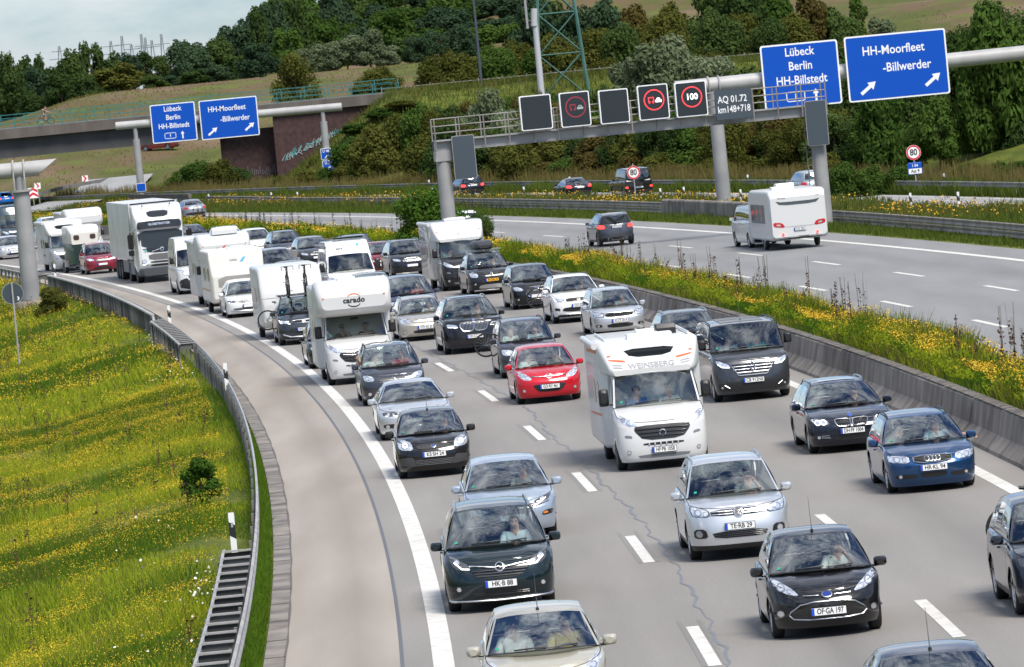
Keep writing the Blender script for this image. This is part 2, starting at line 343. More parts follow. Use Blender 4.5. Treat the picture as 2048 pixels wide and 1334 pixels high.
def line(u0, u1, s0, s1, z=.006, ds=3.):
    n = max(1, int((s1-s0)/ds)); mb.grid([[P(u0, lerp(s0, s1, i/n), z), P(u1, lerp(s0, s1, i/n), z)] for i in range(n+1)], LINEW, flip=True)
line(-.16, .16, -40, 640); line(11.28, 11.58, -40, 640); line(28.85, 29.2, -40, 640); line(16.1, 16.35, -40, 640); line(41.35, 41.5, 100, 470); line(45.6, 45.75, 100, 470)
uv, sv = 3.92, None
tag(mb.build('edge_line'), kind='structure')
mb = MB()
for u, ph, s1, hw in ((3.92, 31.2, 640, .1), (7.57, 31.9, 640, .1), (24.25, 11, 640, .1), (20.0, 7.2, 640, .1)):
    s = ph-72
    while s < s1:
        if s > -40: line(u-hw, u+hw, s-3, s+3)
        s += 18
for i in range(26): s = 110+i*9.; line(44.1, 44.2, s, s+3)
tag(mb.build('lane_dashes'), kind='structure')
mb = MB()                                              # scuffed film beside each dash and the wandering sealed crack
for k in range(30):
    s = 31.2-54+18*k
    for du in (-.19, .13): mb.grid([[P(3.92+du, s-3+i, .0045), P(3.92+du+.07, s-3+i, .0045)] for i in range(8)], DARKSTRIP, flip=True)
crk = [(4.05, 20), (4.16, 31), (4.26, 40.3), (4.34, 48.5), (4.33, 56.4), (4.27, 65), (4.27, 76), (4.21, 84), (4.46, 95), (4.36, 103), (4.2, 120), (4.1, 150)]
r_ = []; s = 20.
while s < 150:
    u = interp([(b, a) for a, b in crk], s)+.045*math.sin(s*1.3)+.03*math.sin(s*3.1+1)+.012*math.sin(s*6.); wd = .014+.018*math.sin(s*.35)**2
    r_.append([P(u-wd, s, .005), P(u+wd, s, .005)]); s += .22
mb.grid(r_, mat('crack sealing', (.14, .148, .16), .6), flip=True); tag(mb.build('sealed_crack'), kind='structure')
RAMPC = []
# access ramp that climbs away under the bridge
pts = [(at(70, 412, 520), 3), (at(120, 400, 545), 3.4), (at(165, 390, 575), 3.6), (at(215, 380, 605), 3.6), (at(240, 372, 628), 3.6)]
mb = MB(); rr_ = []
for i in range(41):
    t = i/40*(len(pts)-1); k = min(int(t), len(pts)-2); q = pts[k][0].lerp(pts[k+1][0], t-k); wd = lerp(pts[k][1], pts[k+1][1], t-k)
    z = max(terr(q.x-wd, q.y), terr(q.x+wd, q.y), terr(q.x, q.y+3))+.3; RAMPC.append((q.x, q.y)); rr_.append([(q.x-wd, q.y, z+.0), (q.x+wd, q.y+3, z+.0)])
mb.grid(rr_, mat('ramp asphalt'), flip=True); tag(mb.build('access_ramp'), kind='structure')
# ---------------------------------------------------------------- concrete wall of the median
CWALL = mat('weathered concrete', rough=.9, fn=noise_col((.12, .105, .09), (.27, .243, .213), 1.6, 9, .32, .68, 'Object', .25, (1, 1, .3), (.09, .075, .06), .9, (.5, .72)))
CWALLT = mat('mossy concrete', rough=.95, fn=noise_col((.06, .055, .045), (.16, .14, .12), 2.4, 8, .35, .65))
prof = [(12.25, 0), (12.27, .08), (12.52, .34), (12.62, .84), (12.72, .9), (12.86, .9), (12.95, .82), (13.0, -.1)]
s = 20.
while s < 420:
    ln = 4.9 if s < 200 else 20.
    mb = MB(); n = 2 if s < 200 else 5
    rows = [[P(a+.012*math.sin(s), s+.02+(ln-.05)*i/n, b) for a, b in prof] for i in range(n+1)]
    mb.grid(rows, CWALL, flip=True); mb.add(rows[0], [tuple(range(8))], CWALL); mb.add(rows[-1], [tuple(reversed(range(8)))], CWALL)
    o = mb.build('concrete_barrier', smooth=25)
    mb = MB(); mb.grid([[P(12.64, s+.03+(ln-.07)*i/n, .895), P(12.7, s+.03+(ln-.07)*i/n, .915), P(12.88, s+.03+(ln-.07)*i/n, .915)] for i in range(n+1)], CWALLT, flip=True); mb.build('coping_edge', o)
    tag(o, 'weathered grey concrete barrier segment of the planted median, in the row beside the left lane', 'barrier', 'concrete barrier segments along the median'); s += ln
med = [[P(u, s, z) for u, z in ((12.9, .7), (13.6, .55), (15.0, .25), (15.75, -.02))] for s in np.arange(0, 640, 8)]
mb = MB(); mb.grid(med, mat('median earth', rough=1., fn=noise_col((.05, .07, .012), (.1, .1, .03), 1.4, 7)), flip=True); tag(mb.build('median_soil'), kind='structure')
# ---------------------------------------------------------------- guardrails
GALV = mat('galvanised steel', rough=.5, metal=.35, fn=noise_col((.3, .29, .28), (.45, .43, .41), 2, 6)); GALVD = mat('dull galvanised steel', rough=.65, metal=.2, fn=noise_col((.13, .125, .12), (.24, .225, .21), 1.2, 7, .35, .65, 'Object', 0, (1, 1, .4)))
RUSTY = mat('weathered rail', rough=.65, metal=.2, fn=noise_col((.17, .15, .135), (.3, .27, .24), 1.5, 7))
WPROF = [(.0, .30), (.045, .27), (.045, .21), (0, .165), (0, .135), (.045, .09), (.045, .03), (0, 0)]
def rail_pts(us, s0, s1, ds=2.): n = max(2, int(abs(s1-s0)/ds)); return [(us if not callable(us) else us(lerp(s0, s1, i/n)), lerp(s0, s1, i/n)) for i in range(n+1)]
def guardrail(label, pts, zb=.45, side=1, post=4., m=GALV, mp=GALVD, dz=None, cat='guardrail', grp=None, double=False, zg=None):
    mb = MB(); f = dz or (lambda s: 0.)
    for lv in ((0, .33) if double else (0,)):
        rows = [[P(u+side*a, s, zb+f(s)+b-lv) for a, b in WPROF] for u, s in pts]; mb.grid(rows, m); mb.grid([[p+Vector((0, 0, 0)) for p in r] for r in rows], m, flip=True) if False else None
    o = mb.build('guardrail', smooth=50); tag(o, label, cat, grp)
    L_ = pts[-1][1]-pts[0][1]; n = min(95, int(abs(L_)/post)); k = 0; base = None
    for i in range(n+1):
        s = lerp(pts[0][1], pts[-1][1], i/max(1, n)); u = interp(sorted([(b, a) for a, b in pts]), s); p = P(u-side*.07, s); g = zg(s) if zg else terr(p.x, p.y)
        h = zb+.28+f(s)-g
        if base is None or abs(h-base[1]) > .05:
            b = MB(); b.box((0, 0, h/2), (.05, .1, h), mp); base = (b.mesh('rail_post', 0), h)
        ob('rail_post', base[0], o, (p.x, p.y, g), (0, 0, s/R0))
    return o
def two_sided(o):
    return o
# ---------------------------------------------------------------- vehicles: local frame, nose towards -Y, left side +X, front axle at y = 0
class Body: pass
WHEELS = {}
def wheel_mesh(r, wd, style):
    k = (round(r, 3), round(wd, 3), style)
    if k in WHEELS: return WHEELS[k]
    h = wd/2; b = MB(); q = r*.7
    b.lathe([(q, -h*.9), (r*.86, -h), (r*.96, -h*.86), (r, -h*.55), (r, h*.55), (r*.96, h*.86), (r*.86, h), (q, h*.9)], RUB, 28, 'x'); ty = b.mesh('tyre', 50)
    b = MB(); am = {'alloy': ALU, 'dark': BLACKG, 'steel': GREYP, 'white': mat('white wheel trim', (.6, .6, .6), .4)}[style]
    b.lathe([(q*1.01, h*.9), (q*.93, h*.86), (q*.9, h*.5), (q*.9, -h*.8)], am, 28, 'x'); b.lathe([(q*.9, h*.25), (0, h*.25)], BLACK, 20, 'x'); b.lathe([(.075, h*.25), (.075, h*.72), (.05, h*.78), (0, h*.78)], am, 14, 'x')
    ns = 5 if style != 'steel' else 9
    for i in range(ns):
        t = 2*math.pi*i/ns
        for dt in ((-.14, .14) if style == 'alloy' else (0,)):
            M = Matrix.Rotation(t+dt, 4, 'X'); b.box((h*.62, 0, q*.52), (h*.22, r*(.13 if style == 'alloy' else .2), q*.86), am, M)
    ri = b.mesh('wheel', 40); WHEELS[k] = (ri, ty); return WHEELS[k]
def add_wheels(root, axles, tw, r, wd, style):
    ri, ty = wheel_mesh(r, wd, style)
    for y in axles:
        for sx in (1, -1):
            o = ob('wheel', ri, root, (sx*(tw-wd/2), y, r), (rnd.random()*6, 0, 0 if sx > 0 else math.pi)); ob('tyre', ty, o)
def cast(B, a, b, d):                                  # project front(F)/rear(B)/right(R)/left(L)/top(T) plane coordinates onto the body
    o, dv = {'F': ((a, -30, b), (0, 1, 0)), 'B': ((a, 40, b), (0, -1, 0)), 'R': ((-20, a, b), (1, 0, 0)), 'L': ((20, a, b), (-1, 0, 0)), 'T': ((a, b, 20), (0, 0, -1))}[d]
    h = B.bvh.ray_cast(Vector(o), Vector(dv))
    if h[0] is None:
        p = Vector(o)+Vector(dv)*(30 if d in 'F' else 20); p = {'F': Vector((a, B.L*.2, b)), 'B': Vector((a, B.L*.8, b)), 'R': Vector((-B.w, a, b)), 'L': Vector((B.w, a, b)), 'T': Vector((a, b, B.H))}[d]
        h = B.bvh.find_nearest(p); 
        if h[0] is None: return p, -Vector(dv)
    n = h[1]
    if n.dot(Vector(dv)) > 0: n = -n
    return h[0], (n*.3-Vector(dv)).normalized()
def inside(p, poly):
    x, y = p; c = False; j = len(poly)-1
    for i in range(len(poly)):
        xi, yi = poly[i]; xj, yj = poly[j]
        if (yi > y) != (yj > y) and x < (xj-xi)*(y-yi)/(yj-yi)+xi: c = not c
        j = i
    return c
def smooth_poly(poly, k=2):
    for _ in range(k):
        q = []
        for i in range(len(poly)):
            a = poly[i]; b = poly[(i+1) % len(poly)]; q += [(a[0]*.8+b[0]*.2, a[1]*.8+b[1]*.2), (a[0]*.2+b[0]*.8, a[1]*.2+b[1]*.8)]
        poly = q
    return poly
def patch(B, mb, poly, m, d='F', off=.006, skirt=.03, step=.06, rnd_=1):
    poly = smooth_poly(poly, rnd_) if rnd_ else list(poly); pts = []
    for i in range(len(poly)):
        a = Vector(poly[i]); b = Vector(poly[(i+1) % len(poly)]); n = max(1, int((b-a).length/step)); pts += [a.lerp(b, k/n) for k in range(n)]
    nb = len(pts); xs = [p.x for p in pts]; ys = [p.y for p in pts]; fl = [tuple(p) for p in pts]
    x = min(xs)+step*.5
    while x < max(xs):
        y = min(ys)+step*.5
        while y < max(ys):
            if inside((x, y), fl) and min((Vector((x, y))-p).length for p in pts) > step*.4: pts.append(Vector((x, y)))
            y += step
        x += step
    r = delaunay_2d_cdt([Vector(p) for p in pts], [], [list(range(nb))], 1, 1e-5); V2, F2 = r[0], r[2]
    V = []; dv = {'F': Vector((0, 1, 0)), 'B': Vector((0, -1, 0)), 'R': Vector((1, 0, 0)), 'L': Vector((-1, 0, 0)), 'T': Vector((0, 0, -1))}[d]
    for p in V2: q, n = cast(B, p.x, p.y, d); V.append(q+n*off)
    F = [tuple(f) for f in F2]; cnt = {}
    for f in F:
        for i in range(len(f)): e = (f[i], f[(i+1) % len(f)]); cnt[tuple(sorted(e))] = cnt.get(tuple(sorted(e)), 0)+1
    S = {}; out = list(F)
    for f in F:
        for i in range(len(f)):
            a, b = f[i], f[(i+1) % len(f)]
            if cnt[tuple(sorted((a, b)))] == 1:
                for k in (a, b):
                    if k not in S: S[k] = len(V); V.append(V[k]+dv*skirt)
                out.append((b, a, S[a], S[b]))
    mb.add(V, out, m)
def mir(poly): return [(-x, y) for x, y in reversed(poly)]
def inset(poly, f, dx=0, dy=0):
    cx = sum(p[0] for p in poly)/len(poly); cy = sum(p[1] for p in poly)/len(poly); return [(cx+(x-cx)*f+dx, cy+(y-cy)*f+dy) for x, y in poly]
def feat(B, name, poly, m, d='F', both=True, off=.006, rnd_=1, skirt=.03, parent=None, step=.06):
    out = []
    for pl in ((poly, mir(poly)) if both else (poly,)):
        mb = MB(); patch(B, mb, pl, m, d, off, skirt, step, rnd_); out.append(mb.build(name, parent or B.root))
    return out
def disc_on(B, mb, cx, cz, r, m, d='F', off=.012, ring=0., n=18, sx=1.):
    q = []
    for i in range(n): t = 2*math.pi*i/n; p, nn = cast(B, cx+r*sx*math.cos(t), cz+r*math.sin(t), d); q.append(p+nn*off)
    if ring:
        q2 = []
        for i in range(n): t = 2*math.pi*i/n; p, nn = cast(B, cx+r*ring*sx*math.cos(t), cz+r*ring*math.sin(t), d); q2.append(p+nn*(off+.002))
        mb.add(q+q2, [(i, (i+1) % n, n+(i+1) % n, n+i) for i in range(n)], m)
    else: mb.add(q, [tuple(range(n))], m)
def lamps(B, poly, style='std', lit=False, bulbs=None):
    for sg in (1, -1):
        pl = poly if sg > 0 else mir(poly); mb = MB(); patch(B, mb, pl, LAMPD if style != 'clear' else LAMPL, 'F', .006, .03, .05)
        o = mb.build('headlight', B.root); b2 = MB()
        patch(B, b2, inset(pl, .84), LAMPL if style != 'dark' else LAMPD, 'F', .009, .004, .05)
        if b2.f: b2.build('reflector', o)
        b3 = MB()
        for cx, cz, r in (bulbs or []):
            disc_on(B, b3, sg*cx, cz, r, CHROME, off=.013, ring=.72); disc_on(B, b3, sg*cx, cz, r*.7, LITL if lit else LAMPL, off=.014)
        if b3.f: b3.build('bulb', o)
def drl(B, pts, wdt=.02, m=None):
    for sg in (1, -1):
        mb = MB(); q = []
        for x, z in pts: p, n = cast(B, sg*x, z, 'F'); q.append(p+n*.016)
        mb.tube(q, wdt/2, m or LED, 6); mb.build('light_strip', B.root)
def bar(B, pts, wdt, m, name='trim_bar', d='F', off=.02, n=40):
    mb = MB(); q = []
    for i in range(n+1):
        t = i/n*(len(pts)-1); k = min(int(t), len(pts)-2); x = lerp(pts[k][0], pts[k+1][0], t-k); z = lerp(pts[k][1], pts[k+1][1], t-k); p, nn = cast(B, x, z, d); q.append(p+nn*off)
    mb.tube(q, wdt/2, m, 6); return mb.build(name, B.root)
def plate(B, text, z, kind='D', x=0., d='F', w=.52, h=.11):
    sg = -1 if d == 'F' else 1; p, n = cast(B, x, z, d); y = p.y+sg*.035
    mb = MB(); base = {'D': PLW, 'NL': PLY, 'PL': PLW}[kind]; mb.box((x, y, z), (w+.02, .018, h+.02), BLACK); mb.box((x, y+sg*.008, z), (w, .012, h), base)
    ex = (x-w/2+.022)*1 if d == 'F' else x+w/2-.022
    mb.box((ex, y+sg*.0095, z), (.044, .012, h-.004), PLB); o = mb.build('number_plate', B.root)
    if text:
        t = MB(); f = (1 if d == 'F' else -1); text_on(t, text, INK, lambda a, b: (x+f*(a+.022), y+sg*.0165, z+b), .118, 'CENTER', .86 if len(text) < 9 else .72, .0022); t.build('plate_text', o, 0)
    return o
BASE = dict(L=4.4, w=.9, fo=.86, wb=2.65, H=1.46, hz=.70, cl=1.2, cz=.95, bz=.99, rl=2.05, rrl=3.9, lC=4.2, wr=.58, r=.31, gc=.17, Lf=.68, ex=3.0, tuck=.06, crown=.04, roofc=.045,
    wsf=.3, dl=None, rp=None, glass=[(.045, .40), (.43, .74), (.77, .93)], wsv=(.03, .95), sidev=(.05, .86), tilt=.955, Rf=.7, exr=2.8, clad=False, style='alloy', rail=None, hoodp=None, seats=2, mirror=None, mz=None, aerial=None, solidrear=False, tint=False, wpane=True, far=False, mirsize=(.1, .07, .075), interior=True, topx=.05, rearflat=.12)
ARCH = {
 'hatch': dict(L=3.95, w=.86, fo=.78, wb=2.49, H=1.48, hz=.70, cl=1.02, cz=.97, bz=1.0, rl=1.95, rrl=3.4, lC=3.75, wr=.60, r=.305),
 'compact': dict(L=4.3, w=.89, fo=.86, wb=2.66, H=1.47, hz=.70, cl=1.12, cz=.97, bz=1.02, rl=2.05, rrl=3.7, lC=4.08, wr=.62, r=.315),
 'sedan': dict(L=4.65, w=.91, fo=.9, wb=2.75, H=1.42, hz=.67, cl=1.38, cz=.93, bz=.97, rl=2.25, rrl=3.45, lC=4.05, wr=.60, r=.32, glass=[(.05, .44), (.47, .86)]),
 'wagon': dict(L=4.7, w=.91, fo=.88, wb=2.75, H=1.46, hz=.68, cl=1.35, cz=.94, bz=.98, rl=2.25, rrl=4.25, lC=4.5, wr=.61, r=.32),
 'suv': dict(L=4.5, w=.92, fo=.88, wb=2.66, H=1.68, hz=.86, cl=1.2, cz=1.1, bz=1.14, rl=2.0, rrl=4.0, lC=4.28, wr=.645, r=.355, gc=.22),
 'mpv': dict(L=4.6, w=.92, fo=.9, wb=2.72, H=1.66, hz=.8, cl=1.0, cz=1.07, bz=1.1, rl=1.95, rrl=4.15, lC=4.4, wr=.65, r=.33, gc=.18, wsf=.4),
 'van': dict(L=5.4, w=1.0, fo=.95, wb=3.4, H=1.97, hz=1.05, cl=1.02, cz=1.28, bz=1.3, rl=1.62, rrl=5.15, lC=5.3, wr=.86, r=.345, gc=.2, Lf=.62, ex=3.4, wsf=.26, tilt=.985, Rf=.35, exr=3.5, roofc=.05, topx=.035),
}
def build_body(root, paint_m, **kw):
    q = dict(BASE); q.update(kw); B = Body(); B.__dict__.update(q)
    if B.H < 2: B.cz -= .05; B.bz -= .045; B.crown = .03
    B.root = root; B.paint = paint_m
    L_, w_, fo = B.L, B.w, B.fo; yb = -fo; far = B.far
    lA, lC = B.cl, B.lC; arches = [fo, fo+B.wb]; Ra = B.r+.045
    def top(l):
        if l < lA: return interp(B.hoodp, l) if B.hoodp else B.hz+(B.cz-B.hz)*interp([(0, 0), (.1, .22), (.28, .5), (.6, .8), (1, 1)], l/lA)
        if l < lC: return lerp(B.cz, B.bz, ((l-lA)/(lC-lA))**.8)
        return B.bz-.03*(l-lC)/max(.05, L_-lC)
    dlp = B.dl or [(.15, .10), (.24, .03), (.4, 0), (.55, 0), (.55+.3*(B.hz-.55), .02), (B.hz, .1)]
    # columns along the plan outline, half
    cols = []; nf = 8 if far else 13
    for i in range(nf): cols.append(('f', (math.pi/2*(i/(nf-1)))))
    ls = set(); l = B.Lf; stp = .3 if far else .16
    while l < L_-B.Rf: ls.add(round(l, 3)); l += stp
    for a in arches:
        for k in range(-6, 7): ls.add(round(a+Ra*math.sin(k/6*math.pi/2), 3))
        ls.add(round(a-Ra-.03, 3)); ls.add(round(a+Ra+.03, 3))
    ls.add(round(lA, 3))
    ls = sorted(x for x in ls if B.Lf+.01 < x < L_-B.Rf-.01); cl_ = [ls[0]]
    for x in ls[1:]:
        if x-cl_[-1] > .012 or x == round(lA, 3): cl_.append(x)
    ls = cl_
    for l in ls: cols.append(('s', l))
    nr = 5 if far else 9
    for i in range(nr): cols.append(('r', math.pi/2*(1-i/(nr-1))))
    rr = [0, .05, .12, .22, .34, .48, .6, .72, .82, .89, .94, .975, 1.]
    ins = {.82: 0, .89: .006, .94: .016, .975: .03, 1.: B.topx}
    e = 2./B.ex; er = 2./B.exr
    def wz(z): return interp([(.1, .90), (.24, .965), (.42, .995), (.62, 1.), (.8, .99), (1.1, B.tilt), (1.6, B.tilt-.03)], z*.95/B.cz if B.cz > 1 else z)
    grid = []; Ls = []
    for kind, a in cols:
        col = []
        if kind == 'f': sx = math.sin(a)**e; l0 = B.Lf*(1-max(0, math.cos(a))**e); cf = math.cos(a)
        elif kind == 's': sx = 1.; l0 = a; cf = 0
        else: sx = math.sin(a)**er; l0 = L_-B.Rf*(1-max(0, math.cos(a))**er); cf = -math.cos(a)
        if kind == 's' and l0 < 1.6*B.Lf and False: pass
        zt = top(l0); zb = B.gc+(.02 if kind == 's' else 0)
        if kind != 'f' or l0 > .2:
            for c in arches:
                d = abs(l0-c)
                if d < Ra: zb = max(zb, B.r*.96+math.sqrt(Ra*Ra-d*d))
        zb = min(zb, zt-.12)
        for r in rr:
            z = zb+r*(zt-zb); x = w_*sx*wz(z); l = l0
            if kind == 'f': l += interp(dlp, z)*cf**.8
            if kind == 'r': l -= interp([(.2, .08), (.4, 0), (.7, 0), (B.bz, B.rearflat)], z)*(-cf)
            i_ = ins.get(r, 0); x -= i_*(sx if sx > .3 else sx)
            if kind == 'f': l += i_*1.1*cf
            if kind == 'r': l += i_*cf
            if kind == 's' or (kind == 'f' and l0 > .35):       # swage under the belt line
                x += .008*math.exp(-((z-zt+.16)/.05)**2)-.01*math.exp(-((z-.5*(zt+.25))/.12)**2)
            col.append(Vector((x, yb+l, z)))
        grid.append(col); Ls.append(l0)
    n = len(grid); B.grid = grid; B.Ls = Ls
    jA = min(range(n), key=lambda i: abs(Ls[i]-lA)); jC = min(range(nf, n), key=lambda i: abs(Ls[i]-lC)); B.jA, B.jC = jA, jC
    M = {k: MB() for k in ('body', 'front_bumper', 'bonnet', 'cladding')}
    doors = {}; fl = lambda v: Vector((-v.x, v.y, v.z))
    d1, d2, d3 = lA+.12, lA+.12+.42*(B.fo+B.wb-lA+.3), B.fo+B.wb-Ra*.35
    for j in range(n-1):
        lm = (Ls[j]+Ls[j+1])/2
        for i in range(len(rr)-1):
            a = [grid[j][i], grid[j+1][i], grid[j+1][i+1], grid[j][i+1]]; zm = (a[0].z+a[2].z)/2; key = 'body'
            if lm < fo-Ra-.02 and zm < B.hz-.14 and not far: key = 'front_bumper'
            if B.clad and (zm < B.gc+(.2 if not isinstance(B.clad, float) else B.clad)): key = 'cladding'
            if not far and key == 'body' and d1 < lm < d3 and .08 < (rr[i]+rr[i+1])/2 < .99 and B.wpane: key = 'door1' if lm < d2 else 'door2'
            for sg in (1, -1):
                b = a if sg > 0 else [fl(v) for v in a]; f = (0, 1, 2, 3) if sg > 0 else (3, 2, 1, 0)
                if key.startswith('door'): doors.setdefault((key, sg), MB()).add(b, [f], paint_m)
                else: M[key].add(b, [f], BLACK if key == 'cladding' else paint_m)
    K = 4 if far else 16
    def rib(j, c=None):
        p = grid[j][-1]; cr = B.crown*min(1., abs(p.x)/.4)
        return [Vector((lerp(-p.x, p.x, k/K), p.y, p.z+cr*(1-(2*k/K-1)**2)+(0 if far else .011*min(1, abs(p.x)/.5)*math.exp(-((abs(2*k/K-1)-.62)/.1)**2)))) for k in range(K+1)]
    hood = [rib(j) for j in range(jA+1)]; M['bonnet'].grid(hood, paint_m, flip=True)
    if not far: mb = MB(); cc = [grid[j][-1]+Vector((0, 0, .001)) for j in range(jA, -1, -1)]; cc = cc+[fl(v) for v in cc[:-1]][::-1]; mb.tube(cc, .0065, BLACK, 4); mb.build('shut_line', root)
    deck = [rib(j) for j in range(jC, n)]; M['body'].grid(deck, paint_m, flip=True)
    # greenhouse
    pA = grid[jA][-1]; pC = grid[jC][-1]; H = B.H; zA = pA.z
    rp = B.rp or [(0, H-.05), (.12, H-.015), (.35, H), (.65, H-.005), (.88, H-.045), (1, H-.085)]
    wrf, wrr = B.wr, B.wr*(.97 if not B.solidrear else 1.)
    def edge(t): return Vector((lerp(wrf, wrr, t), yb+lerp(B.rl, B.rrl, t), interp(rp, t)-B.roofc))
    NV = 5 if far else 8
    vs = [0, B.wsv[0], .3, .6, B.wsv[1], 1.] if far else [0, B.wsv[0], .2, .38, .56, .74, B.wsv[1], 1.]
    us = [-1, -.955, -.7, -.45, -.2, 0, .2, .45, .7, .955, 1]
    def wsp(uu, v):
        b = Vector((uu*pA.x, pA.y-B.wsf*(1-abs(uu)**2.2), zA+.02+B.crown*.9*(1-uu*uu)+.0)); e0 = edge(0); t = Vector((uu*e0.x, e0.y-.1*(1-abs(uu)**2.2), e0.z+B.roofc*(1-abs(uu)**3.6)))
        p = b.lerp(t, v); bul = .045*4*v*(1-v)*(1-abs(uu)**3); p.y -= bul*.7; p.z += bul*.5; return p
    pane = MB(); frame = MB(); gl = GLASS
    for i in range(len(vs)-1):
        for j in range(len(us)-1):
            f = [wsp(us[j], vs[i]), wsp(us[j+1], vs[i]), wsp(us[j+1], vs[i+1]), wsp(us[j], vs[i+1])]
            edgeq = j in (0, len(us)-2)
            if edgeq: M['body'].add(f, [(0, 1, 2, 3)], paint_m)
            elif i == 0: frame.add(f, [(0, 1, 2, 3)], BLACK)
            elif i == len(vs)-2: M['body'].add(f, [(0, 1, 2, 3)], paint_m)
            else: pane.add(f, [(0, 1, 2, 3)], gl)
    B.ws = wsp
    # sides
    sj = list(range(jA, jC+1)); sv = [0, B.sidev[0], .25, .5, .7, B.sidev[1], .94, 1.]; sides = {}
    yA, yC = pA.y, pC.y
    def sp(j, v):
        b = grid[j][-1]; t = (b.y-yA)/(yC-yA); tp = edge(t); p = b.lerp(tp, v); p.x += .03*4*v*(1-v); return p, t
    for a in range(len(sj)-1):
        tm = (sp(sj[a], 0)[1]+sp(sj[a+1], 0)[1])/2; gi = None
        for k, (g0, g1) in enumerate(B.glass):
            if g0 <= tm <= g1: gi = k
        for i in range(len(sv)-1):
            f = [sp(sj[a], sv[i])[0], sp(sj[a+1], sv[i])[0], sp(sj[a+1], sv[i+1])[0], sp(sj[a], sv[i+1])[0]]; isg = 1 <= i < 5
            for sg in (1, -1):
                b = f if sg > 0 else [fl(v) for v in f]; fc = (0, 1, 2, 3) if sg > 0 else (3, 2, 1, 0)
                if isg and gi is not None: sides.setdefault((gi, sg), MB()).add(b, [fc], GLASS if gi == 0 and not B.tint else GLASSD)
                elif isg and not B.solidrear and .02 < tm < .95: frame.add(b, [fc], BLACKG)
                elif i in (0,) and not B.solidrear and not far: frame.add(b, [fc], BLACK)
                else: M['body'].add(b, [fc], paint_m)
    # roof
    roof = MB(); qs = [-1, -.97, -.9, -.75, -.5, -.2, .2, .5, .75, .9, .97, 1]; tt = sorted(set([sp(j, 0)[1] for j in sj]))
    if len(tt) > 16: tt = tt[::2]+([tt[-1]] if tt[-1] not in tt[::2] else [])
    if B.rp: tt = sorted(set(tt+[p[0] for p in B.rp]))
    def rfp(k, t):
        e0 = edge(t); y = e0.y-(.1*(1-abs(k)**2.2)*(1-t) if t < .5 else -.08*(1-k*k)*(2*t-1)); return Vector((k*e0.x, y, e0.z+B.roofc*(1-abs(k)**3.6)))
    roof.grid([[rfp(k, t) for k in qs] for t in tt], paint_m); B.rfp = rfp
    # rear window
    e1 = edge(1.); rear = MB(); us2 = [-1, -.9, -.5, 0, .5, .9, 1]; v2 = [0, .12, .4, .65, .88, 1]
    def rw(uu, v):
        b = Vector((uu*pC.x, pC.y+.16*(1-uu*uu), pC.z+B.crown*(1-uu*uu))); t = rfp(uu, 1.); return b.lerp(t, v)+Vector((0, .03*4*v*(1-v), 0))
    for i in range(5):
        for j in range(6):
            f = [rw(us2[j], v2[i]), rw(us2[j+1], v2[i]), rw(us2[j+1], v2[i+1]), rw(us2[j], v2[i+1])]
            (rear if (0 < i < 4 and 0 < j < 5 and not B.solidrear) else M['body']).add(f, [(3, 2, 1, 0)], GLASSD if (0 < i < 4 and 0 < j < 5 and not B.solidrear) else paint_m)
    # assemble
    allb = MB()
    for k in list(M)+['x']:
        src = M.get(k)
        if src: allb.add(src.v, src.f, paint_m)
    for d in doors.values(): allb.add(d.v, d.f, paint_m)
    for s_ in (roof, pane, frame, rear): allb.add(s_.v, s_.f, paint_m)
    for s_ in sides.values(): allb.add(s_.v, s_.f, paint_m)
    B.bvh = BVHTree.FromPolygons([tuple(v) for v in allb.v], allb.f)
    def weld(mb, name, ang=38):
        me = mb.mesh(name, 0); bm = bmesh.new(); bm.from_mesh(me); bmesh.ops.remove_doubles(bm, verts=bm.verts, dist=.0008); bm.to_mesh(me); bm.free(); me.shade_smooth(); me.set_sharp_from_angle(angle=math.radians(ang)); return ob(name, me, root)
    body = weld(M['body'], 'body')
    for k in ('front_bumper', 'bonnet', 'cladding'):
        if M[k].f: weld(M[k], k, 45)
    for (k, sg), d in sorted(doors.items()):
        o = weld(d, 'door')
        if not far:
            hb = MB(); yy = yb+(d2-.16 if k == 'door1' else d3-.12); p, nn = cast(B, yy, B.cz-.12, 'L'); hb.box((sg*(abs(p.x)+.012), yy, B.cz-.12), (.03, .2, .03), paint_m); hb.build('handle', o)
    weld(roof, 'roof'); weld(pane, 'windscreen'); weld(frame, 'window_frame')
    if rear.f: weld(rear, 'rear_window')
    for (k, sg), d in sorted(sides.items()): weld(d, 'side_window')
    # dark inner shell, so that no light falls through the wheel arches
    mb = MB(); y1 = yb+L_-.25; iw = w_-.3; mb.box((0, (yb+.3+y1)/2, .36), (2*iw, y1-yb-.3, .3), DARKIN); mb.box((0, yb+(lA+.35)/2+.1, .62), (2*iw, lA-.1, .32), DARKIN)
    mb.box((0, (yb+.25+y1)/2, .26), (2*(w_-.12), y1-yb-.55, .1), BLACK)
    for a in arches:
        for sg in (1, -1): mb.box((sg*(w_-.17), a-fo, B.r+.1), (.3, 2*Ra+.1, .02), BLACK)
    mb.build('floor_pan', root, 0)
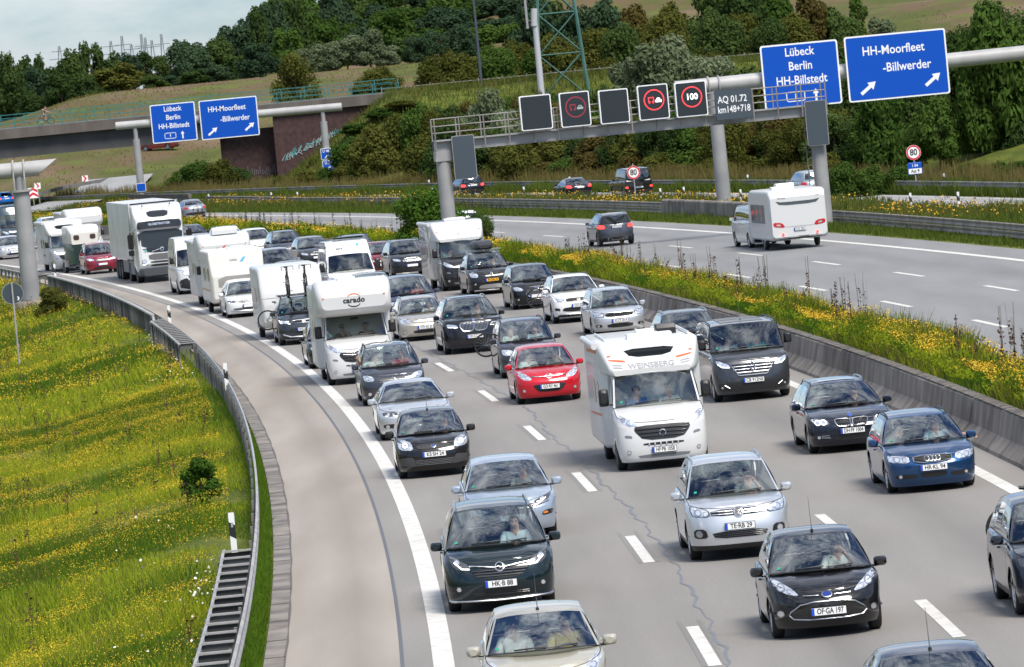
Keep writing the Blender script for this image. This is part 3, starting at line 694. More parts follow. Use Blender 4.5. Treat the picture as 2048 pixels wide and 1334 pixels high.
    if B.interior:
        mb = MB(); zf = .32; ex0 = yb+lA; db = MB()
        db.loft([(ex0-.12, pA.x*.9, zA-.32, zA-.015, .06), (ex0+.28, pA.x*.95, zA-.34, zA+.0, .07), (ex0+.42, pA.x*.95, zA-.36, zA-.12, .08)], DASHM); db.build('dashboard', root)
        ys = yb+max(B.rl+.12, lA+.95); B.seaty = ys; B.seatz = zA-.5
        for sx in (.36, -.36):
            mb = MB(); mb.loft([(ys-.5, .24, B.seatz-.14, B.seatz-.0, .06), (ys+.05, .25, B.seatz-.16, B.seatz-.03, .06)], SEATM)
            for a, b, ww in ((0, .6, .25), (.62, .84, .13)):
                mb.loft([(ys+.05, ww, B.seatz+a-.05, B.seatz+b-.02, .09, .1), (ys+.2, ww*.96, B.seatz+a-.05, B.seatz+b, .09, .1)], SEATM)
            mb.build('seat', root)
        if not far and B.seats > 1:
            mb = MB(); mb.loft([(ys+.85, w_*.72, B.seatz-.1, B.seatz+.5, .1), (ys+1.05, w_*.72, B.seatz-.1, B.seatz+.52, .1)], SEATM); mb.build('rear_seat', root)
        st = MB(); c = Vector((.36, ys-.56, B.seatz+.34)); st.tube([c+Vector((.185*math.cos(t), .07*math.sin(t), .17*math.sin(t))) for t in [2*math.pi*i/18 for i in range(18)]], .016, BLACK, 6, True); st.box(tuple(c), (.32, .03, .05), BLACK); st.build('steering_wheel', root)
    # mirrors
    if B.mirror is not False:
        for sg in (1, -1):
            mb = MB(); yy = pA.y+.28; zz = (B.mz or zA+.05); p = sp(min(jA+2, jC), .08)[0]; a, b, c_ = B.mirsize; cx = sg*(abs(p.x)+a+.06)
            mb.loft([(yy-b, a*.55, zz-c_*.6, zz+c_*.6, .05), (yy-b*.6, a*.9, zz-c_*.92, zz+c_*.92, .06), (yy, a, zz-c_, zz+c_, .05), (yy+b*.4, a*.98, zz-c_*.95, zz+c_*.95, .04)], B.mirror or paint_m)
            mb.v = [(v[0]+cx, v[1], v[2]) for v in mb.v]; o = mb.build('wing_mirror', root)
            m2 = MB(); m2.tube([(sg*(abs(p.x)-.03), yy+.02, zz-c_*.9), (cx, yy-.01, zz-c_*.7)], .022, BLACK, 6); m2.build('mirror_arm', o)
    if B.rail:
        for sg in (1, -1):
            mb = MB(); q_ = [edge(t)+Vector((-.03, 0, .045)) for t in np.linspace(.06, .93, 12)]; q_ = [edge(.02)+Vector((-.02, 0, .0))]+q_+[edge(.97)+Vector((-.03, 0, 0))]; mb.tube([(sg*v.x, v.y, v.z) for v in q_], .018, B.rail, 6); mb.build('roof_rail', root)
    if B.aerial:
        mb = MB(); p = rfp(0, B.aerial); mb.tube([p, p+Vector((0, .09, .2)), p+Vector((0, .2, .5))], [.008, .005, .003], BLACK, 5); mb.lathe([(.025, 0), (.02, .03), (0, .035)], BLACK, 10, 'z', tuple(p)); mb.build('aerial', root)
    if B.interior and not far:
        mb = MB(); p = wsp(0, .84); mb.box((p.x, p.y+.1, p.z-.06), (.24, .03, .07), BLACK); mb.build('rear_view_mirror', root, 0)
    # wipers
    mb = MB()
    for x0, x1 in ((-.5, .05), (.1, .62)):
        pts = [wsp(lerp(x0, x1, i/6), .045+.03*i/6)+Vector((0, -.012, .012)) for i in range(7)]; mb.tube(pts, .012, BLACK, 5)
    if not far: mb.build('wiper', root)
    return B
def stick(B, green=True):
    mb = MB(); pts = []
    for a, b in ((-.84, .1), (-.78, .1), (-.78, .16), (-.84, .16)): pts.append(B.ws(a, b)+Vector((0, -.006, .004)))
    mb.add(pts, [(0, 1, 2, 3)], STICK); mb.build('badge_sticker', B.root)
GROUPS = {}
def put(root, u, s, fwd=True, du=None):
    p = P(u, s); root.location = p; root.rotation_euler = (0, 0, s/R0+(0 if fwd else math.pi))
def car(label, cat, arch, u, s, col, metal=.3, name='car', fwd=True, **kw):
    root = thing(name, label, cat); q = dict(ARCH[arch]); q.update(kw); pm = col if not isinstance(col, tuple) else paint(label[:28], col, metal)
    B = build_body(root, pm, **q); put(root, u, s, fwd)
    add_wheels(root, (0, B.wb), B.w-.03, B.r, .215 if arch != 'hatch' else .19, B.style); return B
# ---------------------------------------------------------------- the queue: near cars, each with its own front
PB = dict(aerial=.5)
def emb_oval(B, z, m1=mat('badge blue', (.01, .03, .2), .3, 0, .8), r=.042):
    mb = MB(); disc_on(B, mb, 0, z, r, CHROME, off=.03, sx=2., ring=.82); disc_on(B, mb, 0, z, r*.84, m1, off=.031, sx=2.); mb.build('badge', B.root)
def emb_ring(B, z, r, m=CHROME, off=.024, inner=None):
    mb = MB(); disc_on(B, mb, 0, z, r, m, off=off, ring=.8)
    if inner: disc_on(B, mb, 0, z, r*.8, inner, off=off-.004)
    return mb
def stroke(B, mb, pts, wd, m=CHROME, off=.026, d='F'):
    q = [cast(B, x, z, d) for x, z in pts]; mb.tube([p+n*off for p, n in q], wd/2, m, 5)
def grille(B, poly, bars=0, horiz=True, frame=None, m=BLACKG, name='grille', barm=CHROME, bw=.012, rnd_=1, fw=.02):
    o = feat(B, name, poly, m, 'F', False, .008, rnd_)[0]; xs = [p[0] for p in poly]; zs = [p[1] for p in poly]; mb = MB(); sp_ = smooth_poly(poly, rnd_) if rnd_ else poly
    if frame:
        q = []
        for k in range(len(sp_)):
            a, b = sp_[k], sp_[(k+1) % len(sp_)]; nn = max(1, int(math.hypot(b[0]-a[0], b[1]-a[1])/.04)); q += [cast(B, lerp(a[0], b[0], i/nn), lerp(a[1], b[1], i/nn), 'F') for i in range(nn)]
        mb.tube([p+n*.02 for p, n in q], fw/2, frame, 6, True)
    for i in range(bars):
        t = (i+1)/(bars+1); pts = []
        for k in range(25):
            s = k/24; x, z = (lerp(min(xs), max(xs), s), lerp(min(zs), max(zs), t)) if horiz else (lerp(min(xs), max(xs), t), lerp(min(zs), max(zs), s))
            if inside((x, z), sp_): p, n = cast(B, x, z, 'F'); pts.append(p+n*.018)
        if len(pts) > 2: mb.tube(pts, bw/2, barm, 5)
    if mb.f: mb.build('grille_bars', o)
    return o
def fogs(B, x, z, r=.05, pod=None):
    for sg in (1, -1):
        if pod: mb = MB(); patch(B, mb, pod if sg > 0 else mir(pod), BLACK, 'F', .006); o = mb.build('fog_pod', B.root)
        else: o = B.root
        mb = MB(); disc_on(B, mb, sg*x, z, r, CHROME, off=.012, ring=.75); disc_on(B, mb, sg*x, z, r*.75, LAMPL, off=.013); mb.build('fog_light', o)
def sym(pts): return pts+[(-x, z) for x, z in reversed(pts)]
# 1 small black hatchback, plate OF GA 197
B = car('glossy black small hatchback with teardrop headlamps, nearest in the middle lane', 'car', 'hatch', 5.8, 31.3, (.006, .006, .008), 0, aerial=.1, mirror=BLACKG, hz=.69, Lf=.8, ex=2.5)
lamps(B, [(.40, .655), (.62, .70), (.80, .86), (.815, .93), (.72, .90), (.50, .76)], bulbs=[(.66, .79, .06), (.55, .73, .035)], lit=False, style='clear')
emb_oval(B, .655); bar(B, [(-.36, .655), (-.12, .648)], .014, CHROME); bar(B, [(.36, .655), (.12, .648)], .014, CHROME)
grille(B, sym([(.50, .30), (.60, .40), (.36, .56)]), 0, frame=CHROME); plate(B, 'OF·GA 197', .415); fogs(B, .70, .405, .052); stick(B); BF = B
# 2 silver compact SUV TE RB 29
B = car('silver compact SUV with roof rails and a round chrome badge, behind the nearest black hatchback', 'car', 'suv', 5.5, 45.9, (.62, .64, .66), .75, rail=ALU, L=4.43, w=.905, hz=.92, gc=.2, clad=.1, cz=1.1)
lamps(B, [(.50, .78), (.80, .80), (.845, .93), (.82, 1.0), (.50, .90)], bulbs=[(.70, .87, .06), (.58, .84, .045)])
grille(B, sym([(.49, .79), (.49, .90)]), 0); bar(B, [(-.48, .87), (-.1, .865)], .022, CHROME); bar(B, [(.48, .87), (.1, .865)], .022, CHROME); bar(B, [(-.48, .82), (-.1, .815)], .018, CHROME); bar(B, [(.48, .82), (.1, .815)], .018, CHROME)
mb = emb_ring(B, .84, .085, inner=BLACKG); stroke(B, mb, [(-.045, .885), (-.018, .845), (0, .872), (.018, .845), (.045, .885)], .014, off=.026); stroke(B, mb, [(-.058, .85), (-.026, .785), (0, .835), (.026, .785), (.058, .85)], .014, off=.026); mb.build('badge', B.root)
grille(B, sym([(.44, .40), (.50, .52)]), 3, m=BLACK, name='air_intake', barm=BLACKG); plate(B, 'TE·RB 29', .60); fogs(B, .71, .50, .06, [(.56, .42), (.80, .42), (.80, .58), (.60, .58)]); stick(B); BT = B
# 3 dark green people carrier HK B 88
B = car('dark green people carrier with silver roof rails in the right lane, touching the edge line', 'car', 'mpv', 1.12, 40.6, (.006, .016, .02), .35, rail=ALU, mirror=None, hz=.83)
lamps(B, [(.48, .70), (.76, .76), (.84, .97), (.70, .92), (.50, .80)], style='dark', bulbs=[(.70, .86, .05)]); drl(B, [(.50, .74), (.62, .75), (.74, .86)], .022); drl(B, [(.62, .75), (.66, .79)], .02)
grille(B, sym([(.36, .56), (.50, .72), (.2, .74)]), 3, barm=BLACK, bw=.02); bar(B, [(-.5, .79), (-.28, .765), (-.09, .74)], .026, CHROME); bar(B, [(.5, .79), (.28, .765), (.09, .74)], .026, CHROME)
mb = emb_ring(B, .745, .078); stroke(B, mb, [(-.1, .735), (-.01, .755), (.01, .735), (.1, .755)], .016); mb.build('badge', B.root)
feat(B, 'plate_panel', sym([(.12, .55), (.14, .67)]), BLACK, both=False); plate(B, 'HK·B 88', .475); grille(B, sym([(.42, .27), (.5, .33), (.42, .36)]), 2, m=BLACK, name='air_intake', barm=BLACKG)
fogs(B, .70, .42, .04, [(.56, .36), (.80, .38), (.78, .47), (.64, .48)]); bar(B, [(-.86, .22), (0, .2), (.86, .22)], .03, ALU); stick(B); BZ = B
# 4 old black hatchback KS SH 24
B = car('older black hatchback with grey bumper strip and lit square headlamps in the right lane', 'car', 'hatch', .96, 73.8, (.008, .008, .009), .1, aerial=.1, mirror=BLACK, style='steel', w=.84, hz=.74, Lf=.7, ex=2.9, H=1.44)
lamps(B, [(.46, .64), (.76, .66), (.80, .86), (.66, .88), (.48, .80)], style='clear', lit=True, bulbs=[(.63, .76, .075)]); emb_oval(B, .705, r=.032)
grille(B, sym([(.34, .65), (.42, .74)]), 3, m=BLACK, barm=GREYP, bw=.008); feat(B, 'bumper_strip', sym([(.80, .28), (.83, .46), (.5, .50), (.44, .40)]), mat('grey bumper', (.05, .05, .052), .6), both=False); grille(B, sym([(.40, .27), (.46, .44)]), 4, m=BLACK, name='air_intake', barm=GREYP, bw=.008); plate(B, 'KS·SH 24', .53, w=.52); stick(B)
# 5 silver-blue hatchback behind the green carrier
B = car('pale silver blue hatchback half hidden behind the dark green people carrier', 'car', 'compact', 1.8, 54.6, (.45, .52, .6), .7, L=4.45, hz=.72, ex=2.5, aerial=None)
lamps(B, [(.44, .66), (.72, .70), (.82, .84), (.66, .79), (.46, .72)], style='dark', bulbs=[(.62, .735, .045)]); drl(B, [(.50, .69), (.60, .695), (.68, .75)], .016)
grille(B, sym([(.22, .36), (.40, .50), (.47, .64), (.42, .68)]), 6, barm=BLACK, bw=.02); bar(B, [(-.74, .70), (-.46, .63), (-.3, .42), (-.12, .36), (.12, .36), (.3, .42), (.46, .63), (.74, .70)], .035, CHROME)
grille(B, sym([(.5, .24), (.52, .31)]), m=BLACK, name='air_intake'); feat(B, 'fog_pod', [(.58, .42), (.80, .44), (.82, .52), (.72, .53), (.60, .50)], BLACKG); feat(B, 'indicator', [(.60, .455), (.70, .46), (.70, .50), (.62, .49)], ORANGE, off=.012); plate(B, '', .44); stick(B)
# 6 silver coupe behind the old black hatchback
B = car('silver coupe with a lit strip in its slim headlamp, directly behind the older black hatchback', 'car', 'sedan', 1.13, 88.3, (.6, .62, .64), .7, H=1.38, hz=.7, w=.92, tilt=.95)
lamps(B, [(.42, .60), (.78, .62), (.82, .72), (.44, .71)], style='dark', bulbs=[(.66, .665, .04), (.54, .66, .03)]); drl(B, [(.44, .615), (.74, .625)], .016); grille(B, sym([(.26, .34), (.30, .55), (.30, .70)]), 6, frame=CHROME); mb = MB()
for i in range(4): disc_on(B, mb, -.105+.07*i, .64, .05, CHROME, off=.026, ring=.76)
mb.build('badge', B.root); plate(B, '', .48); fogs(B, .70, .36, .05, [(.42, .30), (.80, .32), (.80, .42), (.44, .42)])
# 7 dark grey carrier with open right window
B = car('dark grey people carrier with glass roof strips, directly ahead of the white alcove motorhome', 'car', 'mpv', 1.36, 104.4, (.055, .06, .075), .6, H=1.62, rail=BLACK, w=.9)
lamps(B, [(.50, .66), (.80, .68), (.86, .86), (.74, .88), (.54, .82)], bulbs=[(.72, .77, .06), (.60, .74, .05)]); grille(B, sym([(.34, .60), (.44, .74)]), 2, m=BLACK); plate(B, '', .44); fogs(B, .68, .34, .05); mb = emb_ring(B, .70, .06); stroke(B, mb, [(-.08, .69), (0, .705), (.08, .70)], .014); mb.build('badge', B.root)
for x0, x1 in ((-.42, -.16), (.16, .42)): feat(B, 'roof_window', [(x0, 1.35), (x1, 1.35), (x1, 2.7), (x0, 2.7)], GLASSD, 'T', False, .01, 0, .02, step=.15)
stick(B); B7 = B
# 8 red hatchback
B = car('bright red hatchback in the middle lane beside the white motorhome', 'car', 'compact', 5.2, 97.9, (.5, .008, .02), .2, w=.885, L=4.25, hz=.73, H=1.48, aerial=None)
lamps(B, [(.46, .64), (.70, .66), (.83, .84), (.815, .90), (.66, .84), (.48, .72)], style='clear', bulbs=[(.70, .79, .055), (.58, .71, .04)])
grille(B, sym([(.43, .715), (.46, .75), (.2, .71)]), 0, frame=CHROME, fw=.014); mb = MB(); disc_on(B, mb, 0, .715, .055, CHROME, off=.024, ring=.8, sx=1.8); stroke(B, mb, [(-.05, .69), (-.035, .745)], .014); stroke(B, mb, [(.035, .69), (.05, .745)], .014); stroke(B, mb, [(-.04, .71), (.04, .725)], .014); mb.build('badge', B.root)
grille(B, sym([(.30, .31), (.44, .48), (.40, .52)]), 3, m=BLACK, name='air_intake', barm=BLACKG); plate(B, 'GÖ·RY 461', .45); fogs(B, .68, .37, .042); B8 = B; stick(B)
# 9 dark carrier behind the red car, cycles behind it
B = car('dark purple grey people carrier with a bicycle on its tail, behind the red hatchback', 'car', 'mpv', 5.75, 111.6, (.04, .038, .055), .4, rail=BLACK, L=4.32, w=.87, H=1.64, aerial=None, glass=[(.045, .40), (.43, .74), (.78, .93)])
lamps(B, [(.46, .66), (.76, .68), (.80, .80), (.78, .86), (.48, .82)], style='clear', lit=True, bulbs=[(.62, .75, .05)]); grille(B, sym([(.36, .66), (.42, .80)]), 2, m=BLACK); plate(B, '', .46); B9 = B; stick(B)
# 10 black SUV with big twin grille
B = car('black luxury SUV with a big twin chrome grille and panoramic roof in the middle lane', 'car', 'suv', 5.5, 129.1, (.012, .013, .018), .2, L=4.92, w=1.0, H=1.75, hz=1.06, cl=1.45, wb=2.97, r=.38, cz=1.16, bz=1.2, rl=2.3, rrl=4.3, lC=4.7, wr=.66, rail=BLACKG)
lamps(B, [(.50, .83), (.84, .86), (.90, .95), (.86, 1.0), (.52, .94)], bulbs=[(.74, .915, .045), (.60, .89, .045)]); drl(B, [(.53, .86), (.66, .86)], .02); drl(B, [(.70, .875), (.83, .885)], .02)
for sg in (1, -1): grille(B, [(sg*x, z) for x, z in [(.02, .76), (.02, .97), (.12, 1.02), (.42, 1.0), (.47, .90), (.36, .72), (.1, .71)]][::sg], 9, False, frame=CHROME, fw=.03, bw=.012, barm=CHROME)
mb = MB(); disc_on(B, mb, 0, 1.06, .04, CHROME); disc_on(B, mb, 0, 1.06, .03, PLB, off=.014); mb.build('badge', B.root)
plate(B, 'OH·CC 110', .55); grille(B, sym([(.5, .30), (.6, .44)]), 0, m=BLACK, name='air_intake'); feat(B, 'roof_window', sym([(.5, 1.62), (.46, 2.1)]), GLASSD, 'T', False, .012, 0, .02, step=.15); stick(B)
# 11 champagne estate STD AG 20
B = car('champagne coloured estate car with barred grille behind the black luxury SUV', 'car', 'wagon', 4.85, 141.2, (.46, .43, .37), .6, rail=ALU, w=.88)
lamps(B, [(.50, .60), (.80, .62), (.84, .78), (.70, .80), (.52, .74)], style='clear', bulbs=[(.66, .70, .06)]); grille(B, sym([(.38, .62), (.44, .74)]), 3, barm=CHROME, bw=.026, m=mat('champagne grille', (.3, .28, .25), .3, .6)); mb = MB(); disc_on(B, mb, 0, .69, .045, CHROME, off=.03, ring=.7, sx=1.5); disc_on(B, mb, 0, .70, .025, CHROME, off=.03, ring=.6); mb.build('badge', B.root)
plate(B, 'STD·AG 20', .47); grille(B, sym([(.4, .27), (.42, .38)]), 0, m=BLACK, name='air_intake'); fogs(B, .70, .33, .04)
# 12 dark blue estate HR KL 94
B = car('metallic blue estate with four rings on its grille, left arm out of the window', 'car', 'wagon', 10.1, 56.4, (.012, .055, .15), .65, rail=BLACK, L=4.55, w=.885, H=1.43, hz=.7, Lf=.7, ex=2.8, gc=.14)
lamps(B, [(.44, .60), (.82, .62), (.845, .73), (.82, .76), (.46, .73)], style='clear', bulbs=[(.68, .675, .06), (.54, .665, .05)]); grille(B, sym([(.36, .59), (.38, .72)]), 4, frame=CHROME, fw=.022, barm=BLACK); mb = MB()
for i in range(4): disc_on(B, mb, -.108+.072*i, .66, .052, CHROME, off=.026, ring=.76)
mb.build('badge', B.root); plate(B, 'HR·KL 94', .49); grille(B, sym([(.24, .30), (.26, .40)]), 0, m=BLACK, name='air_intake'); feat(B, 'air_intake', [(.32, .29), (.74, .30), (.74, .37), (.34, .38)], BLACK); fogs(B, .64, .34, .035); B12 = B; stick(B)
# 13 near black estate DH FF 1004
B = car('midnight blue estate car with twin kidney grille and ring headlamps beside the concrete barrier', 'car', 'wagon', 9.87, 69.1, (.008, .011, .024), .4, rail=BLACKG, L=4.9, w=.93, hz=.71, cl=1.5, wb=2.97, rl=2.35, rrl=4.5, lC=4.75, cz=.97)
lamps(B, [(.46, .62), (.78, .64), (.88, .76), (.84, .79), (.50, .74)], bulbs=[(.60, .685, .05), (.72, .695, .05)])
for sg in (1, -1):
    mb = MB()
    for x in (.60, .72): disc_on(B, mb, sg*x, .69, .058, LED, off=.018, ring=.8)
    mb.build('ring_light', B.root)
    grille(B, [(sg*x, z) for x, z in [(.02, .60), (.03, .73), (.34, .74), (.36, .68), (.30, .58), (.08, .57)]][::sg], 8, False, frame=CHROME, fw=.024, bw=.012, barm=BLACK)
mb = MB(); disc_on(B, mb, 0, .80, .04, CHROME); disc_on(B, mb, 0, .80, .03, PLB, off=.014); mb.build('badge', B.root); plate(B, 'DH·FF 1004', .48); grille(B, sym([(.36, .28), (.42, .38)]), 0, m=BLACK, name='air_intake'); fogs(B, .72, .37, .035); bar(B, [(.48, .35), (.66, .36), (.66, .40), (.5, .40)], .014, CHROME, off=.01); bar(B, [(-.48, .35), (-.66, .36), (-.66, .40), (-.5, .40)], .014, CHROME, off=.01)
feat(B, 'roof_window', sym([(.40, 1.62), (.38, 2.2)]), GLASSD, 'T', False, .01, 0, .02, step=.15); stick(B)
# farther cars: a plainer front built from the same parts
def face(B, text=None, lit=False, bars=2, gm=BLACKG, kind='D', frame=None, badge=True, style='std', low=True, inn=.5, pz=None):
    w_, h = B.w, B.hz
    lamps(B, [(inn*w_, h-.14), (.86*w_, h-.10), (.93*w_, h+.03), (.84*w_, h+.04), (inn*w_, h-.04)], style=style, lit=lit, bulbs=[(.72*w_, h-.06, .05)])
    grille(B, sym([((inn-.09)*w_, h-.16), ((inn-.04)*w_, h-.05)]), bars, m=gm, frame=frame)
    if badge: mb = emb_ring(B, h-.1, .055, off=.03); mb.build('badge', B.root)
    if text is not None: plate(B, text, pz or h*.62, kind)
    if low: grille(B, sym([(.5*w_, .27), (.55*w_, .38)]), 1, m=BLACK, name='air_intake', barm=BLACKG)
def tail(B, text=None, lit=False, zl=None, poly=None, pz=.8):
    z = zl or B.bz-.12; pl = poly or [(B.w*.62, z-.12), (B.w*.97, z-.1), (B.w*.97, z+.08), (B.w*.62, z+.04)]
    feat(B, 'tail_lamp', pl, REDLIT if lit else REDL, 'B', True, .012)
    if text is not None: plate(B, text, pz, 'D', d='B')
    feat(B, 'bumper_strip', sym([(B.w*.8, .24), (B.w*.85, .42)]), BLACK, 'B', False)
# lane 3
B = car('silver estate car with black mesh grille beside the median plants, behind the dark grey minibus', 'car', 'wagon', 10.45, 131.3, (.6, .62, .64), .7, rail=ALU, L=4.5, w=.88, H=1.5, hz=.74)
lamps(B, [(.48, .62), (.80, .64), (.86, .84), (.72, .86), (.50, .76)], bulbs=[(.70, .745, .06), (.57, .70, .045)]); grille(B, sym([(.42, .62), (.50, .74)]), 3, m=BLACK, barm=BLACKG, bw=.02); bar(B, [(-.46, .76), (0, .75), (.46, .76)], .025, CHROME); plate(B, 'KS·CS 2014', .49); fogs(B, .70, .35, .04, [(.58, .30), (.80, .32), (.76, .40), (.60, .40)]); grille(B, sym([(.4, .27), (.44, .40)]), 2, m=BLACK, name='air_intake', barm=BLACKG); stick(B)
B = car('white compact SUV with dark grille and a bicycle behind, next to the silver estate', 'car', 'suv', 10.45, 143.5, (.72, .72, .71), 0, L=4.38, w=.92, H=1.62, rail=BLACK, clad=.06)
lamps(B, [(.50, .74), (.84, .78), (.88, .90), (.52, .86)], style='std', bulbs=[(.72, .82, .05)]); drl(B, [(.50, .755), (.80, .79), (.84, .87)], .016); grille(B, sym([(.42, .75), (.46, .86)]), 4, m=BLACKG, barm=BLACK, bw=.02); feat(B, 'badge', [(-.06, .77), (.06, .77), (.06, .85), (-.06, .85)], ALU, both=False, off=.022); grille(B, sym([(.40, .40), (.62, .46), (.5, .56)]), 2, m=BLACK, name='air_intake', barm=BLACKG); plate(B, 'OD·JG 23', .60); feat(B, 'fog_pod', [(.66, .44), (.84, .46), (.84, .56), (.68, .54)], BLACK); bar(B, [(-.7, .33), (0, .31), (.7, .33)], .05, ALU); stick(B)
B = car('black compact people carrier with oval grille in the left lane behind the white compact SUV', 'car', 'mpv', 10.6, 158.3, (.007, .008, .01), .1, H=1.62, w=.91, L=4.4)
lamps(B, [(.48, .68), (.82, .70), (.88, .86), (.74, .88), (.50, .78)], bulbs=[(.66, .77, .055)]); grille(B, sym([(.28, .46), (.44, .58), (.32, .68)]), 4, frame=CHROME, barm=BLACK, bw=.02); emb_oval(B, .76); plate(B, '', .48); fogs(B, .70, .38, .04); stick(B)
B = car('black crossover carrying a dark roof box, with a yellow number plate', 'car', 'suv', 10.9, 175.9, (.01, .01, .011), .15, rail=ALU, L=4.52, w=.93, H=1.69)
lamps(B, [(.54, .72), (.82, .74), (.88, .92), (.76, .96), (.54, .86)], style='clear', bulbs=[(.70, .84, .07)]); feat(B, 'grille', sym([(.46, .80), (.50, .90)]), BLACKG, both=False); mb = MB(); stroke(B, mb, [(0, .77), (.04, .84), (0, .91), (-.04, .84), (0, .77)], .022, off=.03); mb.build('badge', B.root); plate(B, '96·GKL·8', .60, 'NL'); feat(B, 'skid_plate', sym([(.46, .26), (.56, .30), (.46, .42)]), ALU, both=False); fogs(B, .68, .46, .045); KO = B; stick(B)
car_ = car('grey black SUV in the left lane mostly hidden behind the white motorhome with the skylight', 'car', 'suv', 9.95, 105.6, (.03, .034, .04), .4, rail=ALU, L=4.7, w=.94, H=1.68); face(car_, '', frame=CHROME, bars=9); stick(car_)
B = car('black SUV with a chrome framed grille right behind the black fronted motorhome', 'car', 'suv', 11.05, 205.6, (.012, .012, .014), .2, rail=ALU, L=4.7, w=.94); face(B, '', bars=6, frame=CHROME); grille(B, sym([(.3, .7), (.36, .86)]), 6, False, frame=CHROME, barm=BLACK)
B = car('small dark red car squeezed behind the black chrome grilled SUV', 'car', 'hatch', 10.75, 213.5, (.2, .012, .02), .4); face(B, '')
B = car('blue SUV with a white door mirror at the foot of the median bush', 'car', 'suv', 10.75, 222.3, (.012, .04, .16), .5, rail=BLACK, L=4.35, clad=.1, mirror=paint('mirror silver', (.6, .6, .6), .5)); face(B, '', bars=3, style='clear'); bar(B, [(-.7, .42), (0, .38), (.7, .42)], .09, ALU)
B = car('dark grey estate car showing only its roof behind the white high roof camper', 'car', 'wagon', 10.3, 236., (.05, .055, .06), .5, far=True); face(B, '', badge=False)
B = car('dark blue grey estate with lit lamps, left of the white high roof camper', 'car', 'wagon', 10.9, 251.2, (.02, .023, .035), .4, rail=BLACK, w=.93, H=1.52); face(B, '', lit=True, bars=5, frame=CHROME, style='clear')
B = car('white estate car with dark side windows near the dark blue grey estate', 'car', 'wagon', 11.0, 264., (.72, .72, .71), 0, rail=None, w=.91, H=1.5); face(B, '', lit=True)
B = car('white SUV seen over the roof of the motorhome with the red lettering', 'car', 'suv', 9.9, 268., (.72, .72, .7), 0, rail=ALU, far=True); face(B, '')
B = car('dark grey saloon right of the lorry cab under the small median shrub', 'car', 'sedan', 11.4, 293.5, (.05, .055, .065), .5); face(B, '', style='std')
B = car('grey saloon low beside the lorry cab mirror', 'car', 'sedan', 8.3, 268., (.2, .21, .23), .5, far=True); face(B, '')
B = car('white van shaped car beyond the white motorhome at the far end of the queue', 'car', 'mpv', 12.0-1.0, 352., (.7, .7, .7), 0, far=True, H=1.7); face(B, '')
B = car('dark grey car farthest back beside the flowering median', 'car', 'sedan', 11.0, 372., (.05, .055, .06), .4, far=True); face(B, '')
B = car('white saloon far back between the motorhome roofs', 'car', 'sedan', 7.6, 332., (.66, .67, .68), .3, far=True); face(B, '')
# lane 2
B = car('grey blue van bodied car behind the champagne estate', 'car', 'mpv', 5.75, 156.2, (.05, .06, .1), .5, L=4.85, w=.96, H=1.72, rail=None); face(B, '', style='clear')
B = car('dark car whose roof shows between the white high roof camper and the alcove motorhome', 'car', 'wagon', 5.7, 170.5, (.035, .04, .045), .4, w=.92); face(B, ''); stick(B)
B = car('silver grey SUV with a wide chrome grille behind the bicycle roof rack', 'car', 'suv', 5.6, 211.5, (.33, .35, .38), .7, L=4.8, w=.97, H=1.72, hz=.95); face(B, '', bars=3, frame=CHROME, style='clear'); grille(B, sym([(.5, .80), (.52, .93)]), 4)
B = car('dark blue grey car hidden beside the white high roof camper', 'car', 'compact', 4.9, 197., (.02, .03, .04), .4); face(B, '')
# lane 1
B = car('dark grey compact SUV with roof bicycles towing a white caravan', 'car', 'suv', 1.1, 147.6, (.035, .042, .05), .5, rail=BLACK, L=4.4, w=.92, clad=.08)
lamps(B, [(.48, .74), (.84, .80), (.88, .92), (.50, .86)], bulbs=[(.72, .83, .05)]); drl(B, [(.48, .755), (.80, .80), (.85, .90)], .022); drl(B, [(.52, .845), (.8, .87)], .018); grille(B, sym([(.40, .76), (.45, .87)]), 0, frame=CHROME); feat(B, 'badge', [(-.06, .78), (.06, .78), (.06, .86), (-.06, .86)], ALU, both=False, off=.022); plate(B, 'SHG·ST 393', .55); bar(B, [(-.75, .40), (-.5, .30), (0, .29), (.5, .30), (.75, .40)], .05, ALU); grille(B, sym([(.4, .42), (.55, .48), (.48, .62)]), 0, m=BLACK, name='air_intake'); SE = B; stick(B)
B = car('white estate car towing the older caravan with a wide front window', 'car', 'wagon', 1.12, 177.5, (.72, .72, .71), 0, L=4.77, w=.915, H=1.48, hz=.72)
lamps(B, [(.42, .62), (.82, .64), (.88, .73), (.44, .70)], style='dark', bulbs=[(.7, .685, .035), (.54, .675, .035)]); drl(B, [(.46, .64), (.8, .655)], .014); grille(B, sym([(.38, .60), (.42, .70)]), 4, barm=CHROME); plate(B, '', .47); bar(B, [(-.75, .30), (0, .28), (.75, .30)], .03, CHROME); grille(B, sym([(.6, .32), (.66, .40)]), 1, m=BLACK, name='air_intake')
B = car('dark red SUV towing the green and cream horse trailer', 'car', 'suv', 1.55, 259.2, (.22, .01, .025), .4, rail=ALU, L=4.43, w=.905); face(B, '', lit=True, frame=CHROME, style='clear')
B = car('silver white estate car at the left edge, its lit lamp beside the big grey pole', 'car', 'wagon', 2.3, 311.5, (.62, .64, .66), .5, w=.91, hz=.72); face(B, '', lit=True)
B = car('black SUV with a lit lamp at the far left edge of the queue', 'car', 'suv', 9.2, 382., (.012, .012, .014), .2); face(B, '', lit=True)
B = car('black car close behind the white alcove motorhome, mostly hidden', 'car', 'wagon', .98, 128.6, (.012, .012, .014), .2, w=.9); face(B, '')
